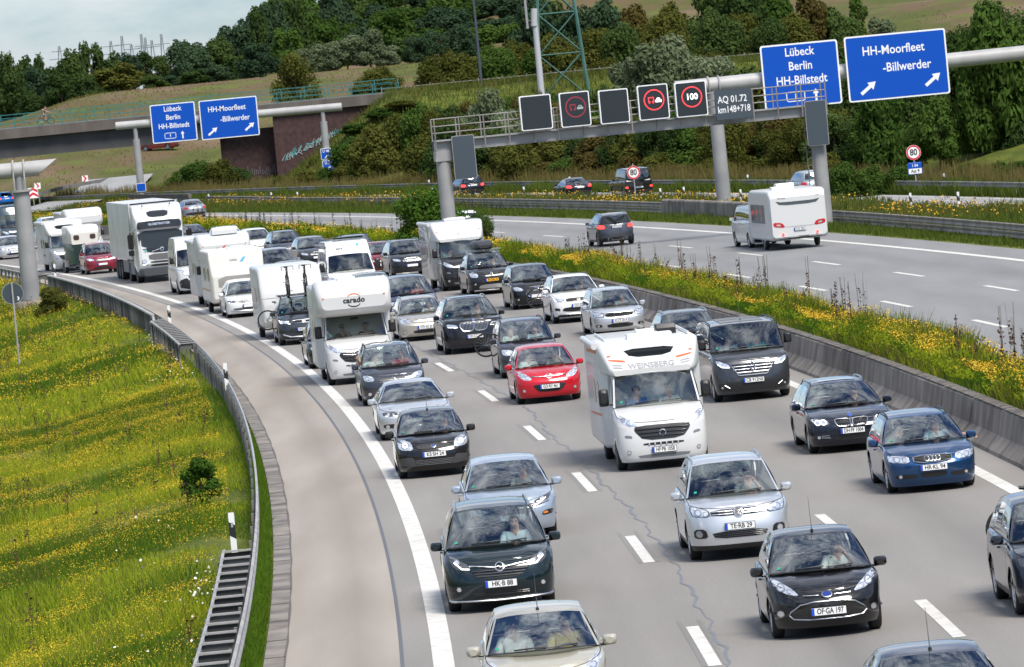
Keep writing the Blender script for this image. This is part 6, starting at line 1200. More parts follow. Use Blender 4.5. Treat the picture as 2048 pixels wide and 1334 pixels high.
GRW = mat('pale graffiti', (.34, .38, .38), .8); GRC = mat('cyan graffiti', (.03, .3, .33), .7); mb = MB(); r5 = random.Random(5)
for i in range(15):
    x = -21.0+i*.42; z = 2.15+i*.165
    for k in range(3): a = r5.uniform(-.3, .3); mb.tube([(x+a, -.03, z+r5.uniform(-.1, .2)), (x+a+r5.uniform(.1, .4), -.03, z+r5.uniform(.3, .8)), (x+a+r5.uniform(.2, .6), -.03, z+r5.uniform(.0, .5))], .05, GRW if k < 2 else GRC, 4)
for i in range(26): x = -27.2+i*.21; mb.tube([(x, 2.17, .9+r5.uniform(-.2, .2)), (x+r5.uniform(-.1, .1), 2.17, 1.5+r5.uniform(-.2, .5))], .045, mat('faded graffiti', (.15, .14, .15), .8), 4)
mb.build('graffiti', root, 0)
# railing and road of the embankment
o = thing('railing', 'weathered brown railing along the embankment road behind the gantries', 'railing', (0, 586, 0)); mb = MB()
for z in (8.25, 8.7): mb.box((18, 0, z-.3), (58, .08, .09), RUSTY)
mb.build('rails', o, 0); pm3 = MB(); pm3.box((0, 0, 0), (.1, .1, 1.3), RUSTY); pq = pm3.mesh('post', 0)
for i in range(24): ob('post', pq, o, (-11+i*2.5, 0, 7.95))
mb = MB(); rows = [[(x, 572, 7.78), (x, 583, 7.82)] for x in range(-22, 60, 8)]; mb.grid(rows, mat('ramp asphalt')); tag(mb.build('embankment_road'), kind='structure')
# lattice pylon
PYL = mat('pylon green paint', rough=.6, fn=noise_col((.03, .1, .085), (.06, .155, .13), .4, 5)); root = thing('pylon', 'green steel lattice pylon behind the message gantry', 'pylon', (7.3, 558, .6)); z0, zt = 0, 34.; hw = lambda z: lerp(2.75, .55, z/zt); legs = []
for sx in (-1, 1):
    for sy in (-1, 1): mb = MB(); mb.tube([(sx*hw(0), sy*hw(0), 0), (sx*hw(zt), sy*hw(zt), zt)], [.2, .1], PYL, 6); mb.build('leg', root)
mb = MB(); zz = [0, 5.2, 9.6, 13.6, 17.4, 21, 24.4, 27.6, 30.5, zt]
for a, b in zip(zz[:-1], zz[1:]):
    for (s1, t1), (s2, t2) in (((-1, -1), (1, -1)), ((1, -1), (1, 1)), ((1, 1), (-1, 1)), ((-1, 1), (-1, -1))):
        A, Bq = (s1*hw(a), t1*hw(a), a), (s2*hw(b), t2*hw(b), b); mb.tube([A, Bq], .06, PYL, 4); mb.tube([(s2*hw(a), t2*hw(a), a), (s1*hw(b), t1*hw(b), b)], .06, PYL, 4); mb.tube([(s1*hw(b), t1*hw(b), b), (s2*hw(b), t2*hw(b), b)], .07, PYL, 4)
mb.build('bracing', root, 0)
q = at(1083, 185, 552); o = thing('antenna_mast', 'pale tubular antenna mast standing inside the left side of the green pylon', 'mast', (q.x, 552, .5)); mb = MB(); mb.tube([(0, 0, 0), (-.0, 0, 13.2)], [.36, .27], mat('mast grey', (.42, .42, .44), .5), 14); mb.build('mast_tube', o); mb = MB(); mb.tube([(-.1, -.1, 12.6), (.05, -.1, 14.3)], .32, mat('mast grey'), 12); mb.build('mast_head', o); mb = MB(); mb.box((-.75, 0, 13.9), (.22, .3, 3.0), mat('antenna panel', (.28, .26, .28), .5)); mb.box((-.45, 0, 13.2), (.5, .08, .08), GALVD); mb.build('antenna_panel', o, 0)
q = at(965, 190, 566); o = thing('lamp_post', 'dark tall lamp post on the embankment left of the pylon', 'lamp post', (q.x, 566, 7.2)); mb = MB(); mb.tube([(0, 0, 0), (0, 0, 12.)], [.16, .1], mat('lamp post paint', (.06, .07, .09), .5), 10); mb.build('pole', o); mb = MB(); mb.tube([(0, 0, 11.9), (0, -.6, 12.4), (0, -1.8, 12.6)], .06, mat('lamp post paint'), 8); mb.build('arm', o); mb = MB(); mb.loft([(-2.5, .12, 12.5, 12.62, .04), (-1.7, .16, 12.48, 12.68, .05)], GREYP); mb.build('lamp_head', o)
for i, (px, py, hh) in enumerate(((118, 92, 26), (221, 82, 26), (243, 72, 44), (282, 68, 60), (290, 75, 50), (303, 80, 34), (322, 68, 50), (262, 88, 26))):
    q = at(px, py, 1150); o = thing('power_pylon', 'thin grey power line pylon on the skyline above the left wood', 'pylon', (q.x, 1150, q.z-hh*.5), 0, 'power pylons on the skyline'); H_ = hh*.5; mb = MB(); pm_ = mat('far pylon grey', (.2, .23, .26), .7)
    for sx in (-1, 1): mb.tube([(sx*1.1, 0, 0), (sx*.15, 0, H_)], .09, pm_, 4)
    for k in range(5): mb.tube([(-1.1*(1-k/5)-.1, 0, H_*k/5), (1.1*(1-(k+1)/5)+.1, 0, H_*(k+1)/5)], .06, pm_, 4)
    mb.build('tower', o, 0); mb = MB()
    for z, w_ in ((H_*.8, 2.2), (H_*.92, 1.6)): mb.tube([(-w_, 0, z), (w_, 0, z)], .08, pm_, 4)
    mb.build('cross_arm', o, 0)
# ---------------------------------------------------------------- trees and shrubs
def leaves(C, N_, size, asp, rg, droop=0.):
    n = len(C); a = rg.normal(size=(n, 3)); N_ = N_+a*.55; N_ /= np.linalg.norm(N_, axis=1)[:, None]+1e-9
    t = np.cross(N_, rg.normal(size=(n, 3))); 
    if droop: t = t*.5+np.array([0, 0, -droop]); t -= (t*N_).sum(1)[:, None]*N_
    t /= np.linalg.norm(t, axis=1)[:, None]+1e-9; b = np.cross(N_, t); s = size*rg.uniform(.6, 1.4, n)[:, None]; t = t*s*asp; b = b*s
    V = np.empty((n, 4, 3)); V[:, 0] = C-t-b*.25; V[:, 1] = C-b*.0+b*.9-t*.1; V[:, 2] = C+t+b*.2; V[:, 3] = C-b*.9+t*.1
    return V.reshape(-1, 3), np.arange(4*n).reshape(n, 4)
CROWN = {}
def crown(kind, k, n, size):
    key = (kind, k)
    if key in CROWN: return CROWN[key]
    rg = np.random.default_rng(hash(kind) % 1000*0+{'oak': 1, 'bush': 2, 'willow': 3, 'slim': 4, 'fine': 5, 'low': 6}[kind]*17+k); Cs = []; Ns = []; nl = {'oak': 24, 'bush': 22, 'willow': 26, 'slim': 18, 'fine': 46, 'low': 26}[kind]
    for i in range(nl):
        th = rg.uniform(0, 2*math.pi); 
        if kind in ('bush', 'low'): z = rg.uniform(.1, .78); rad = .36*math.sqrt(max(.05, 1-(z/.98)**2)); r = rg.uniform(.13, .23)
        elif kind == 'slim': z = rg.uniform(.15, .9); rad = .3*math.sin(math.pi*min(1, z*.9+.12))**.7; r = rg.uniform(.1, .17)
        else: z = rg.uniform(.2, .86); rad = .38*math.sin(math.pi*min(.97, z*.86+.12))**.7; r = rg.uniform(.10, .2)
        rad *= rg.uniform(.35, 1.); c = np.array([rad*math.cos(th), rad*math.sin(th), z]); m = int(n/nl*(r/.16)**2); d = rg.normal(size=(m, 3)); d /= np.linalg.norm(d, axis=1)[:, None]
        bump = 1+.22*np.sin(d[:, 0]*9+i)*np.sin(d[:, 1]*8+i*2)*np.sin(d[:, 2]*7); Cs.append(c+d*(r*rg.uniform(.62, 1.08, m)*bump)[:, None]); Ns.append(d+np.array([0, 0, .35]))
    C = np.concatenate(Cs); N_ = np.concatenate(Ns); k2 = C[:, 2] > .0; C, N_ = C[k2], N_[k2]; V, F = leaves(C, N_, size, 2.0 if kind == 'willow' else 1.25, rg, .5 if kind == 'willow' else 0); CROWN[key] = (V, F); return CROWN[key]
CM = {}
TRUNK = mat('bark', (.07, .055, .04), .9)
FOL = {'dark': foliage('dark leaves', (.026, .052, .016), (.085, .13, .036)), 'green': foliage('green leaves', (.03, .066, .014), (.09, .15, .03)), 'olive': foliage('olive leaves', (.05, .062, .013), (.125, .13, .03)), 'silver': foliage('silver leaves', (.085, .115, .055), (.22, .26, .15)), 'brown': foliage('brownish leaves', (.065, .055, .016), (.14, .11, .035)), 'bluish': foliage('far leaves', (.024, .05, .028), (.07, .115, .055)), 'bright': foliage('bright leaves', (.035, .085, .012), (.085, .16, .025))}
KN_ = {'oak': (5200, .026), 'bush': (5200, .03), 'willow': (6500, .018), 'slim': (4500, .024), 'fine': (12000, .015), 'low': (9000, .019)}
cnt_t = [0]
def plant(px, yb_, yt, wpx, Y, kind, fol, label, name='tree', cat='tree', group=None, x=None):
    cnt_t[0] += 1; k = cnt_t[0] % 3; key = (kind, fol, k)
    if key not in CM:
        V, F = crown(kind, k, *KN_[kind]); CM[key] = np_mesh('crown', V, F, [FOL[fol]])
    q = at(px, yt, Y); xx = q.x if x is None else x; g = terr(xx, Y); zb = at(px, yb_, Y).z; g = min(g, zb) if zb > g-3 else g; h = max(1., q.z-g); w_ = wpx*Y/FPX
    o = thing(name, label, cat, (xx, Y, g-.1), rnd.uniform(0, 6.28), group); c = ob('crown', CM[key], o); c.scale = (w_*1.12, w_*1.12, h*1.03)
    tk = ('t', k)
    if tk not in CM:
        mb = MB(); mb.tube([(0, 0, 0), (.01, 0, .3), (0, .02, .6), (.02, 0, .85)], [.03, .024, .015, .006], TRUNK, 7)
        for i in range(6): a = i*1.1+k; mb.tube([(0, 0, .2+.08*i), (.16*math.cos(a), .16*math.sin(a), .38+.08*i), (.3*math.cos(a), .3*math.sin(a), .5+.07*i)], [.012, .008, .003], TRUNK, 5)
        CM[tk] = mb.mesh('trunk', 50)
    t = ob('trunk', CM[tk], o); t.scale = (w_*.8, w_*.8, h); return o
# skyline of the left wood
sky_ = [(-60, 100), (-20, 104), (12, 100), (45, 106), (80, 113), (112, 114), (145, 92), (176, 86), (215, 99), (250, 102), (285, 106), (325, 104), (358, 76), (385, 86), (410, 92), (434, 70), (458, 52), (484, 36), (512, 12), (545, 4), (580, -10)]
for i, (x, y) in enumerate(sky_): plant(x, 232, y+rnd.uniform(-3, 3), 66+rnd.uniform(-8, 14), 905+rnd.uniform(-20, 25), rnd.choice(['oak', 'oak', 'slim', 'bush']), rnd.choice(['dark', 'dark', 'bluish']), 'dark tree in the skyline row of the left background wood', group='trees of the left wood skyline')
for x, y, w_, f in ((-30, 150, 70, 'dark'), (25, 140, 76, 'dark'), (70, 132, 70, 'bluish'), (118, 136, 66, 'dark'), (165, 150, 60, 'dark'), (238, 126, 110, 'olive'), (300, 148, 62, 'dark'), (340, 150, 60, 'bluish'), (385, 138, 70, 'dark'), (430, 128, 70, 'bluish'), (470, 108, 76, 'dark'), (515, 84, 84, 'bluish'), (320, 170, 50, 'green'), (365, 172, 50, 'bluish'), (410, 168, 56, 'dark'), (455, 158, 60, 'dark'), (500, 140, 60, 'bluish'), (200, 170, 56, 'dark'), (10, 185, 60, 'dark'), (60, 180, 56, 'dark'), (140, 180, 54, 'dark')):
    plant(x, 225, y, w_, 850+rnd.uniform(-12, 20), 'bush' if y > 150 else 'oak', f, 'broad olive tree bulging out of the dark left wood' if f == 'olive' else 'dark tree at the front edge of the left background wood', group=None if f == 'olive' else 'trees at the front of the left wood')
# the wooded hill in the centre
for r_, (Y, y0, y1, n) in enumerate(((1000, -40, -10, 13), (960, -10, 30, 14), (925, 25, 60, 13), (895, 55, 88, 11))):
    for i in range(n):
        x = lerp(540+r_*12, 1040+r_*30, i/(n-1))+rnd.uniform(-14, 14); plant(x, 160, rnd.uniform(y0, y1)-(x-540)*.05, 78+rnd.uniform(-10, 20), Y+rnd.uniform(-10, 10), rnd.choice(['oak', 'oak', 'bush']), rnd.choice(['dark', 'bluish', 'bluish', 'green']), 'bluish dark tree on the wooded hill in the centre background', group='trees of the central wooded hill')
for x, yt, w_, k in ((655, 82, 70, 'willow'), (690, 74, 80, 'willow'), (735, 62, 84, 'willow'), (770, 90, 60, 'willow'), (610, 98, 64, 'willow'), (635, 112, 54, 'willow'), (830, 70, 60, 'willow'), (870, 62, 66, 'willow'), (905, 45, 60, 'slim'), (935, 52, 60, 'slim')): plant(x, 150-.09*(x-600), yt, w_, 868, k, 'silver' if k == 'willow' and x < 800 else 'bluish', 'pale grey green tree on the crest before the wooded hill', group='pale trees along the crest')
plant(585, 200, 108, 96, 655, 'fine', 'olive', 'lone spreading tree with a visible trunk just behind the far bridge')
for x, yb_, yt, w_, f in ((758, 196, 126, 110, 'olive'), (725, 200, 160, 60, 'olive'), (868, 190, 106, 90, 'olive'), (905, 186, 92, 90, 'olive'), (945, 184, 110, 80, 'olive'), (985, 182, 84, 90, 'green'), (1030, 180, 70, 90, 'olive'), (1070, 176, 92, 80, 'green'), (1110, 174, 60, 100, 'olive'), (1150, 170, 84, 80, 'brown'), (1190, 168, 50, 100, 'olive'), (1235, 164, 40, 100, 'dark'), (1280, 162, 40, 110, 'olive'), (1330, 158, 20, 110, 'olive'), (1380, 154, 36, 100, 'dark'), (1430, 150, 10, 110, 'dark'), (1480, 146, 20, 100, 'olive'), (1530, 142, 30, 100, 'dark'), (1010, 180, 130, 60, 'brown'), (1130, 172, 130, 70, 'olive'), (1210, 166, 112, 70, 'olive'), (1320, 160, 100, 80, 'dark'), (1580, 130, 30, 100, 'olive'), (1410, 150, 90, 80, 'olive')):
    plant(x, yb_, yt, w_, 605+rnd.uniform(0, 40), 'low', f, 'rounded bush on the bank above the embankment railing', 'bush', 'bush', 'bushes above the embankment railing')
for x, yt, w_, f, k in ((1150, 8, 100, 'bluish', 'oak'), (1200, -10, 100, 'bluish', 'oak'), (1260, 8, 80, 'brown', 'bush'), (1100, 0, 100, 'dark', 'oak'), (1060, -20, 100, 'bluish', 'oak'), (1340, 4, 70, 'olive', 'bush'), (1420, -30, 100, 'dark', 'oak'), (1480, -30, 110, 'dark', 'oak'), (1540, -20, 100, 'green', 'bush'), (1620, -24, 90, 'brown', 'slim'), (1670, 4, 80, 'dark', 'bush'), (1712, -6, 70, 'green', 'slim'), (1760, 30, 60, 'silver', 'bush'), (1590, 16, 80, 'olive', 'bush')):
    plant(x, 90, yt, w_, 660+rnd.uniform(0, 30), k, f, 'tree in the upper right background before the bare field', group='trees before the bare field')
# bushes on the slope beside the abutment
for x, yb_, yt, w_, f in ((690, 350, 270, 100, 'green'), (735, 340, 240, 110, 'olive'), (790, 330, 222, 110, 'olive'), (845, 320, 236, 100, 'green'), (770, 360, 296, 110, 'green'), (700, 368, 318, 80, 'olive'), (835, 366, 300, 110, 'olive'), (650, 366, 330, 60, 'green'), (610, 368, 336, 60, 'olive'), (880, 372, 290, 100, 'green'), (740, 372, 326, 90, 'bright'), (900, 300, 232, 80, 'brown'), (830, 240, 200, 90, 'green'), (560, 372, 346, 50, 'olive'), (860, 240, 214, 60, 'olive')):
    plant(x, yb_, yt, w_, 505+rnd.uniform(0, 34), 'low', f, 'olive green bush on the slope beside the brick abutment', 'bush', 'bush', 'bushes beside the brick abutment')
for x, yb_, yt, w_, f in ((400, 380, 316, 90, 'green'), (440, 378, 312, 90, 'olive'), (365, 384, 336, 70, 'green'), (480, 378, 330, 60, 'dark')): plant(x, yb_, yt, w_, 553+rnd.uniform(0, 8), 'low', f, 'dense green bush under the far bridge left of the abutment', 'bush', 'bush', 'bushes under the far bridge')
# the bank behind the exit ramp
for x, yb_, yt, w_, Y, k, f in ((965, 290, 188, 110, 455, 'willow', 'silver'), (1005, 300, 214, 80, 450, 'willow', 'silver'), (1290, 250, 96, 130, 452, 'willow', 'silver'), (1350, 240, 78, 130, 456, 'willow', 'silver'), (1425, 240, 108, 110, 450, 'willow', 'silver'), (1250, 250, 130, 90, 460, 'willow', 'silver')): plant(x, yb_, yt, w_, Y, k, f, 'silver leaved willow behind the message gantry', 'willow_tree', 'tree', 'silver willows behind the message gantry')
for i in range(17):
    x = 905+i*46+rnd.uniform(-14, 14); u = 51.5; Y = min((P(u, s).y for s in range(180, 420, 4)), key=lambda y_: abs(at(x, 350, y_).x-(P(u, US(0, y_)[1]).x if False else math.sqrt(max(0, (R0+u)**2-(y_-CY)**2))+CX))); plant(x, 360, rnd.uniform(296, 326), rnd.uniform(70, 110), Y+2, 'low', rnd.choice(['olive', 'green', 'olive', 'bright', 'brown']), 'low mixed bush directly behind the far guardrail', 'bush', 'bush', 'low bushes behind the far guardrail')
for i in range(22):
    x = 900+i*38+rnd.uniform(-14, 14); Y = lerp(455, 372, i/21)+rnd.uniform(-8, 8); plant(x, 340, lerp(252, 214, i/21)+rnd.uniform(-16, 26), rnd.uniform(90, 130), Y, rnd.choice(['low', 'fine', 'low']), rnd.choice(['olive', 'dark', 'green', 'olive', 'dark', 'brown']), 'dense bush on the bank between the gantries', 'bush', 'bush', 'bushes on the bank behind the gantries')
for i in range(20):
    x = 1560+i*30+rnd.uniform(-12, 12); Y = lerp(392, 352, i/19)+rnd.uniform(-6, 14); yt = interp([(1540, 190), (1640, 150), (1760, 110), (1880, 60), (1960, 20), (2150, 10)], x)+rnd.uniform(-14, 30); plant(x, 345, yt, rnd.uniform(110, 150), Y, 'fine', rnd.choice(['dark', 'dark', 'dark', 'green']), 'tall dark tree on the right bank', group='tall dark trees on the right bank')
for i in range(16):
    x = 1560+i*38+rnd.uniform(-12, 12); Y = lerp(372, 338, i/15); plant(x, 352, rnd.uniform(210, 270), rnd.uniform(90, 130), Y, 'fine', rnd.choice(['dark', 'dark', 'green', 'olive']), 'dark bushy tree at the foot of the right bank', group='bushy trees at the foot of the right bank')
for x, yt, w_ in ((1990, 14, 150), (1950, 66, 110), (2040, 60, 130), (1870, 200, 110), (1755, 176, 110)): plant(x, 300, yt, w_, 344, 'willow', 'green', 'wind tossed pale willow at the right edge behind the big blue sign', 'willow_tree', 'tree', 'pale willows at the right edge')
for x, yt in ((1680, 318), (1740, 322), (1800, 326), (1930, 318), (1990, 316), (2040, 320)): plant(x, 352, yt, 80, 322, 'low', 'green', 'low green bush at the foot of the dark right bank', 'bush', 'bush', 'low bushes under the dark trees')
for i in range(34):
    x = 850+(i % 17)*46+rnd.uniform(-20, 20); Y = 470+40*(i//17)+rnd.uniform(-8, 16); plant(x, 300, interp([(850, 262), (1000, 236), (1250, 214), (1600, 190)], x)-(i//17)*26+rnd.uniform(-14, 20), rnd.uniform(80, 130), Y, rnd.choice(['low', 'low', 'bush']), rnd.choice(['olive', 'green', 'olive', 'dark', 'brown', 'bright']), 'bush on the upper bank below the embankment railing', 'bush', 'bush', 'bushes on the upper bank')
for i in range(30):
    x = 845+i*25+rnd.uniform(-10, 10); plant(x, 240, 205-.092*(x-850)+rnd.uniform(-12, 10), rnd.uniform(50, 90), 541+rnd.uniform(-3, 8), 'low', rnd.choice(['olive', 'green', 'olive', 'dark', 'brown']), 'bush on the slope just below the embankment railing', 'bush', 'bush', 'bushes just below the embankment railing')
for i in range(12):
    x = 1500+i*52+rnd.uniform(-16, 16); plant(x, 250, interp([(1500, 96), (1700, 60), (2100, 40)], x)+rnd.uniform(-10, 40), rnd.uniform(110, 150), 430+rnd.uniform(-10, 30), rnd.choice(['oak', 'low', 'bush']), rnd.choice(['dark', 'olive', 'green', 'dark']), 'dark tree behind the tall right bank trees', group='trees behind the right bank')
for x, yt, w_ in ((640, 300, 60), (668, 286, 70), (715, 262, 80), (760, 236, 80), (800, 214, 80)): plant(x, 350, yt, w_, 556, 'low', rnd.choice(['green', 'olive']), 'bush hugging the brick abutment slope', 'bush', 'bush', 'bushes hugging the abutment')
# median shrubs and meadow saplings
def near_bush(u, s, h, w_, fol, label, kind='fine', n=None):
    p = P(u, s); o = thing('shrub', label, 'shrub', (p.x, p.y, terr(p.x, p.y) if u < 0 else .2), rnd.uniform(0, 6)); key = ('nb', kind, fol)
    if key not in CM: V, F = crown(kind, 7, *KN_[kind]); CM[key] = np_mesh('crown', V, F, [FOL[fol]])
    c = ob('crown', CM[key], o); c.scale = (w_, w_, h); tk = ob('trunk', CM[('t', 1)], o); tk.scale = (w_*.7, w_*.7, h)
near_bush(14.3, 222., 3.6, 4.0, 'bright', 'big leafy green shrub in the median at the foot of the left gantry post'); near_bush(14.6, 207, 2.5, 1.7, 'green', 'smaller leafy shrub right of the left gantry post behind the black fronted motorhome')
near_bush(14.2, 352, 1.9, 2.3, 'green', 'small round dark shrub in the median before the silver saloon'); near_bush(-4.3, 72, 1.25, 1.35, 'bright', 'young feathery sapling in the meadow close to the guardrail', 'slim'); near_bush(-5.3, 207, 1.6, 1.8, 'olive', 'brownish shrub beside the concrete foot of the big grey pole', 'low')
# ---------------------------------------------------------------- grass and flowers (uncountable)
def vn(x, y, f, sd):                                   # cheap value noise
    x = x*f+sd*17.3; y = y*f+sd*9.1; xi = np.floor(x); yi = np.floor(y); a = x-xi; b = y-yi; a = a*a*(3-2*a); b = b*b*(3-2*b)
    h = lambda i, j: np.modf(np.abs(np.sin(i*127.1+j*311.7+sd*74.7)*43758.5453))[0]
    return (h(xi, yi)*(1-a)+h(xi+1, yi)*a)*(1-b)+(h(xi, yi+1)*(1-a)+h(xi+1, yi+1)*a)*b
def PU(u, s): a = s/R0; return CX+(R0+u)*np.cos(a), CY+(R0+u)*np.sin(a)
def ground_z(x, y, lo=None): return np.array([terr(a, b) for a, b in zip(x, y)])
def blades(x, y, z, h, wd, rg, lean=.35):
    n = len(x); th = rg.uniform(0, np.pi, n); dx = np.cos(th)*wd/2; dy = np.sin(th)*wd/2; lx = rg.normal(0, lean, n)*h; ly = rg.normal(0, lean, n)*h; V = np.empty((n, 4, 3))
    V[:, 0] = np.stack([x-dx, y-dy, z], 1); V[:, 1] = np.stack([x+dx, y+dy, z], 1); V[:, 2] = np.stack([x+dx*.35+lx, y+dy*.35+ly, z+h], 1); V[:, 3] = np.stack([x-dx*.35+lx, y-dy*.35+ly, z+h], 1); return V.reshape(-1, 3)
def specks(x, y, z, r, rg):
    n = len(x); a = rg.normal(size=(n, 3)); a[:, 2] += .9; a /= np.linalg.norm(a, axis=1)[:, None]; t = np.cross(a, rg.normal(size=(n, 3))); t /= np.linalg.norm(t, axis=1)[:, None]; b = np.cross(a, t); c = np.stack([x, y, z], 1); r = r[:, None]; V = np.empty((n, 4, 3)); V[:, 0] = c-t*r; V[:, 1] = c+b*r; V[:, 2] = c+t*r; V[:, 3] = c-b*r; return V.reshape(-1, 3)
GRM = [foliage('meadow grass', (.2, .26, .014), (.36, .41, .035), .5), foliage('fresh grass', (.05, .12, .01), (.12, .2, .02), .45), foliage('dry grass', (.13, .11, .035), (.2, .16, .06), .4), foliage('weed stems', (.07, .045, .015), (.12, .07, .03), .3)]
FLY = [mat('yellow petals', (.56, .41, .012), .8), mat('golden petals', (.55, .3, .008), .8), mat('white petals', (.62, .62, .55), .8), mat('dry seed heads', (.075, .045, .025), .9), foliage('verge grass', (.05, .085, .014), (.12, .155, .03), .4)]
def stuff(name, label, parts):
    V = []; F = []; mi = []; k = 0
    for v, m in parts: n = len(v)//4; V.append(v); F.append(np.arange(4*n).reshape(n, 4)+k); mi.append(np.full(n, m)); k += 4*n
    me = np_mesh(name, np.concatenate(V), np.concatenate(F), GRM+FLY, np.concatenate(mi)); return tag(ob(name, me), kind='stuff')
rg = np.random.default_rng(21)
def scatter(n, u0, u1, s0, s1): u = rg.uniform(u0, u1, n); s = rg.uniform(s0, s1, n); x, y = PU(u, s); return u, s, x, y
parts = []
for n, s0, s1, wd in ((210000, 16, 125, .018), (120000, 125, 330, .034)):
    u, s, x, y = scatter(n, -15, -3.25, s0, s1); z = ground_z(x, y)-.02; cl = vn(x, y, .5, 1); c2 = vn(x, y, .16, 2); near = np.clip((-u-3.2)/1.2, .35, 1); h = (.16+.34*cl*rg.uniform(.5, 1.2, n))*near; V = blades(x, y, z, h, wd*rg.uniform(.6, 1.5, n), rg, .4); m = np.where(rg.uniform(size=n) < .07+.14*(vn(x, y, .33, 5) > .66), 2, np.where(c2+rg.uniform(-.2, .2, n) > .5, 0, 1))
    for k in (0, 1, 2): parts.append((V.reshape(-1, 4, 3)[m == k].reshape(-1, 3), k))
    nf = int(n*2.6); u, s, x, y = scatter(nf, -15, -3.7, s0, s1); z = ground_z(x, y); dens = vn(x*1.7, y*.5, .6, 3)*.5+vn(x*1.5, y*.5, 1.7, 4)*.3+vn(x, y*.4, .16, 11)*.24; keep = dens+rg.uniform(-.34, .34, nf) > .70; x, y, z = x[keep], y[keep], z[keep]; nk = len(x); hh = .16+.36*vn(x, y, .5, 1)+rg.uniform(-.06, .1, nk); r = (.0085 if s0 < 100 else .0155)*rg.uniform(.6, 1.5, nk); V = specks(x, y, z+hh, r, rg); mm = rg.uniform(size=nk)
    parts += [(V.reshape(-1, 4, 3)[mm < .8].reshape(-1, 3), 4), (V.reshape(-1, 4, 3)[mm >= .8].reshape(-1, 3), 5)]
for cu, cs, rr0, n in ((-3.9, 47, .6, 70), (-4.6, 38, 1.1, 14), (-5.4, 60, 1.2, 14), (-4.4, 128, 1., 30), (-3.9, 158, .7, 30)): u = rg.normal(cu, rr0*.5, n); s = rg.normal(cs, rr0*4, n); u = np.minimum(u, -3.6); x, y = PU(u, s); parts.append((specks(x, y, ground_z(x, y)+rg.uniform(.3, .6, n), rg.uniform(.02, .035, n), rg), 6))
for i in range(150):
    u = rg.uniform(-13, -3.9); s = rg.uniform(25, 230); x, y = PU(u, s); n = 22; z = terr(x, y); zz = np.sort(rg.uniform(.15, rg.uniform(.5, .95), n)); parts.append((specks(x+rg.normal(0, .06, n), y+rg.normal(0, .06, n), z+zz, rg.uniform(.015, .04, n), rg), 7)); parts.append((blades(np.full(2, x), np.full(2, y), np.full(2, z), np.full(2, .8), np.full(2, .02), rg, .05), 3))
stuff('meadow', '', parts)
parts = []; n = 30000; u, s, x, y = scatter(n, -3.2, -2.84, 16, 120); V = blades(x, y, np.zeros(n)-.03, rg.uniform(.06, .24, n)*np.clip((-u-2.7)*3.5, .3, 1), .016*rg.uniform(.6, 1.4, n), rg, .4); parts.append((V, 1)); stuff('verge_grass', '', parts)
# tall planting of the median
parts = []
for n, s0, s1, wd in ((150000, 36, 190, .026), (90000, 190, 470, .045)):
    u, s, x, y = scatter(n, 12.95, 15.75, s0, s1); cl = vn(x, y, .6, 6); edge = np.clip(np.minimum(u-12.75, 16.05-u)/.9, .25, 1); z = .72-.26*(u-12.9); h = (.5+.8*cl*rg.uniform(.5, 1.25, n))*np.maximum(edge, .55); V = blades(x, y, z-.1, h, wd*rg.uniform(.6, 1.5, n), rg, .22); m = np.where(rg.uniform(size=n) < .1+.22*(vn(x, y*.4, .5, 8) > .62), 2, np.where(rg.uniform(size=n) < .4, 8, np.where(cl > .42, 0, 1)))
    for k in (0, 1, 2, 8): parts.append((V.reshape(-1, 4, 3)[m == k].reshape(-1, 3), k))
    nf = int(n*1.1); u, s, x, y = scatter(nf, 13.1, 15.7, s0, s1); dens = vn(x, y*.5, .5, 9)*.6+vn(x, y, 1.4, 10)*.4; keep = dens+rg.uniform(-.1, .1, nf)+.06*(u-14.4) > .53; u, x, y = u[keep], x[keep], y[keep]; nk = len(x); hh = .5+.8*vn(x, y, .6, 6)*rg.uniform(.6, 1.2, nk); V = specks(x, y, .66-.26*(u-12.9)+hh, (.0145 if s0 < 100 else .027)*rg.uniform(.6, 1.6, nk), rg); mm = rg.uniform(size=nk); parts += [(V.reshape(-1, 4, 3)[mm < .45].reshape(-1, 3), 4), (V.reshape(-1, 4, 3)[mm >= .45].reshape(-1, 3), 5)]
for n, s0, s1, r in ((90000, 36, 190, .028), (50000, 190, 420, .05)):
    u, s, x, y = scatter(n, 13.0, 15.75, s0, s1); hh = (.35+.85*vn(x, y, .6, 6)*rg.uniform(.3, 1.1, n)); V = specks(x, y, .62-.26*(u-12.9)+hh, r*rg.uniform(.6, 1.4, n), rg); m = np.where(vn(x, y, .5, 20) > .5, 0, 1)
    for k in (0, 1): parts.append((V.reshape(-1, 4, 3)[m == k].reshape(-1, 3), k))
for i in range(230):
    s = rg.uniform(45, 330); 
    if vn(np.array([s]), np.array([3.]), .12, 12)[0] < .42: continue
    u = rg.uniform(13.6, 15.6); x, y = PU(u, s); n = 44; H_ = rg.uniform(1.1, 2.0); zz = rg.uniform(.35, 1, n)*H_; sp_ = .10*(1.1-zz/H_)+.02; br = rg.integers(0, 5, n)*1.26; parts.append((specks(x+np.cos(br)*sp_*rg.uniform(.2, 1.6, n), y+np.sin(br)*sp_, .6-.26*(u-12.9)+zz, rg.uniform(.02, .042, n), rg), 7)); parts.append((blades(np.full(3, x), np.full(3, y), np.full(3, .2), np.full(3, H_+.2), np.full(3, .025), rg, .03), 3))
stuff('median_plants', '', parts)
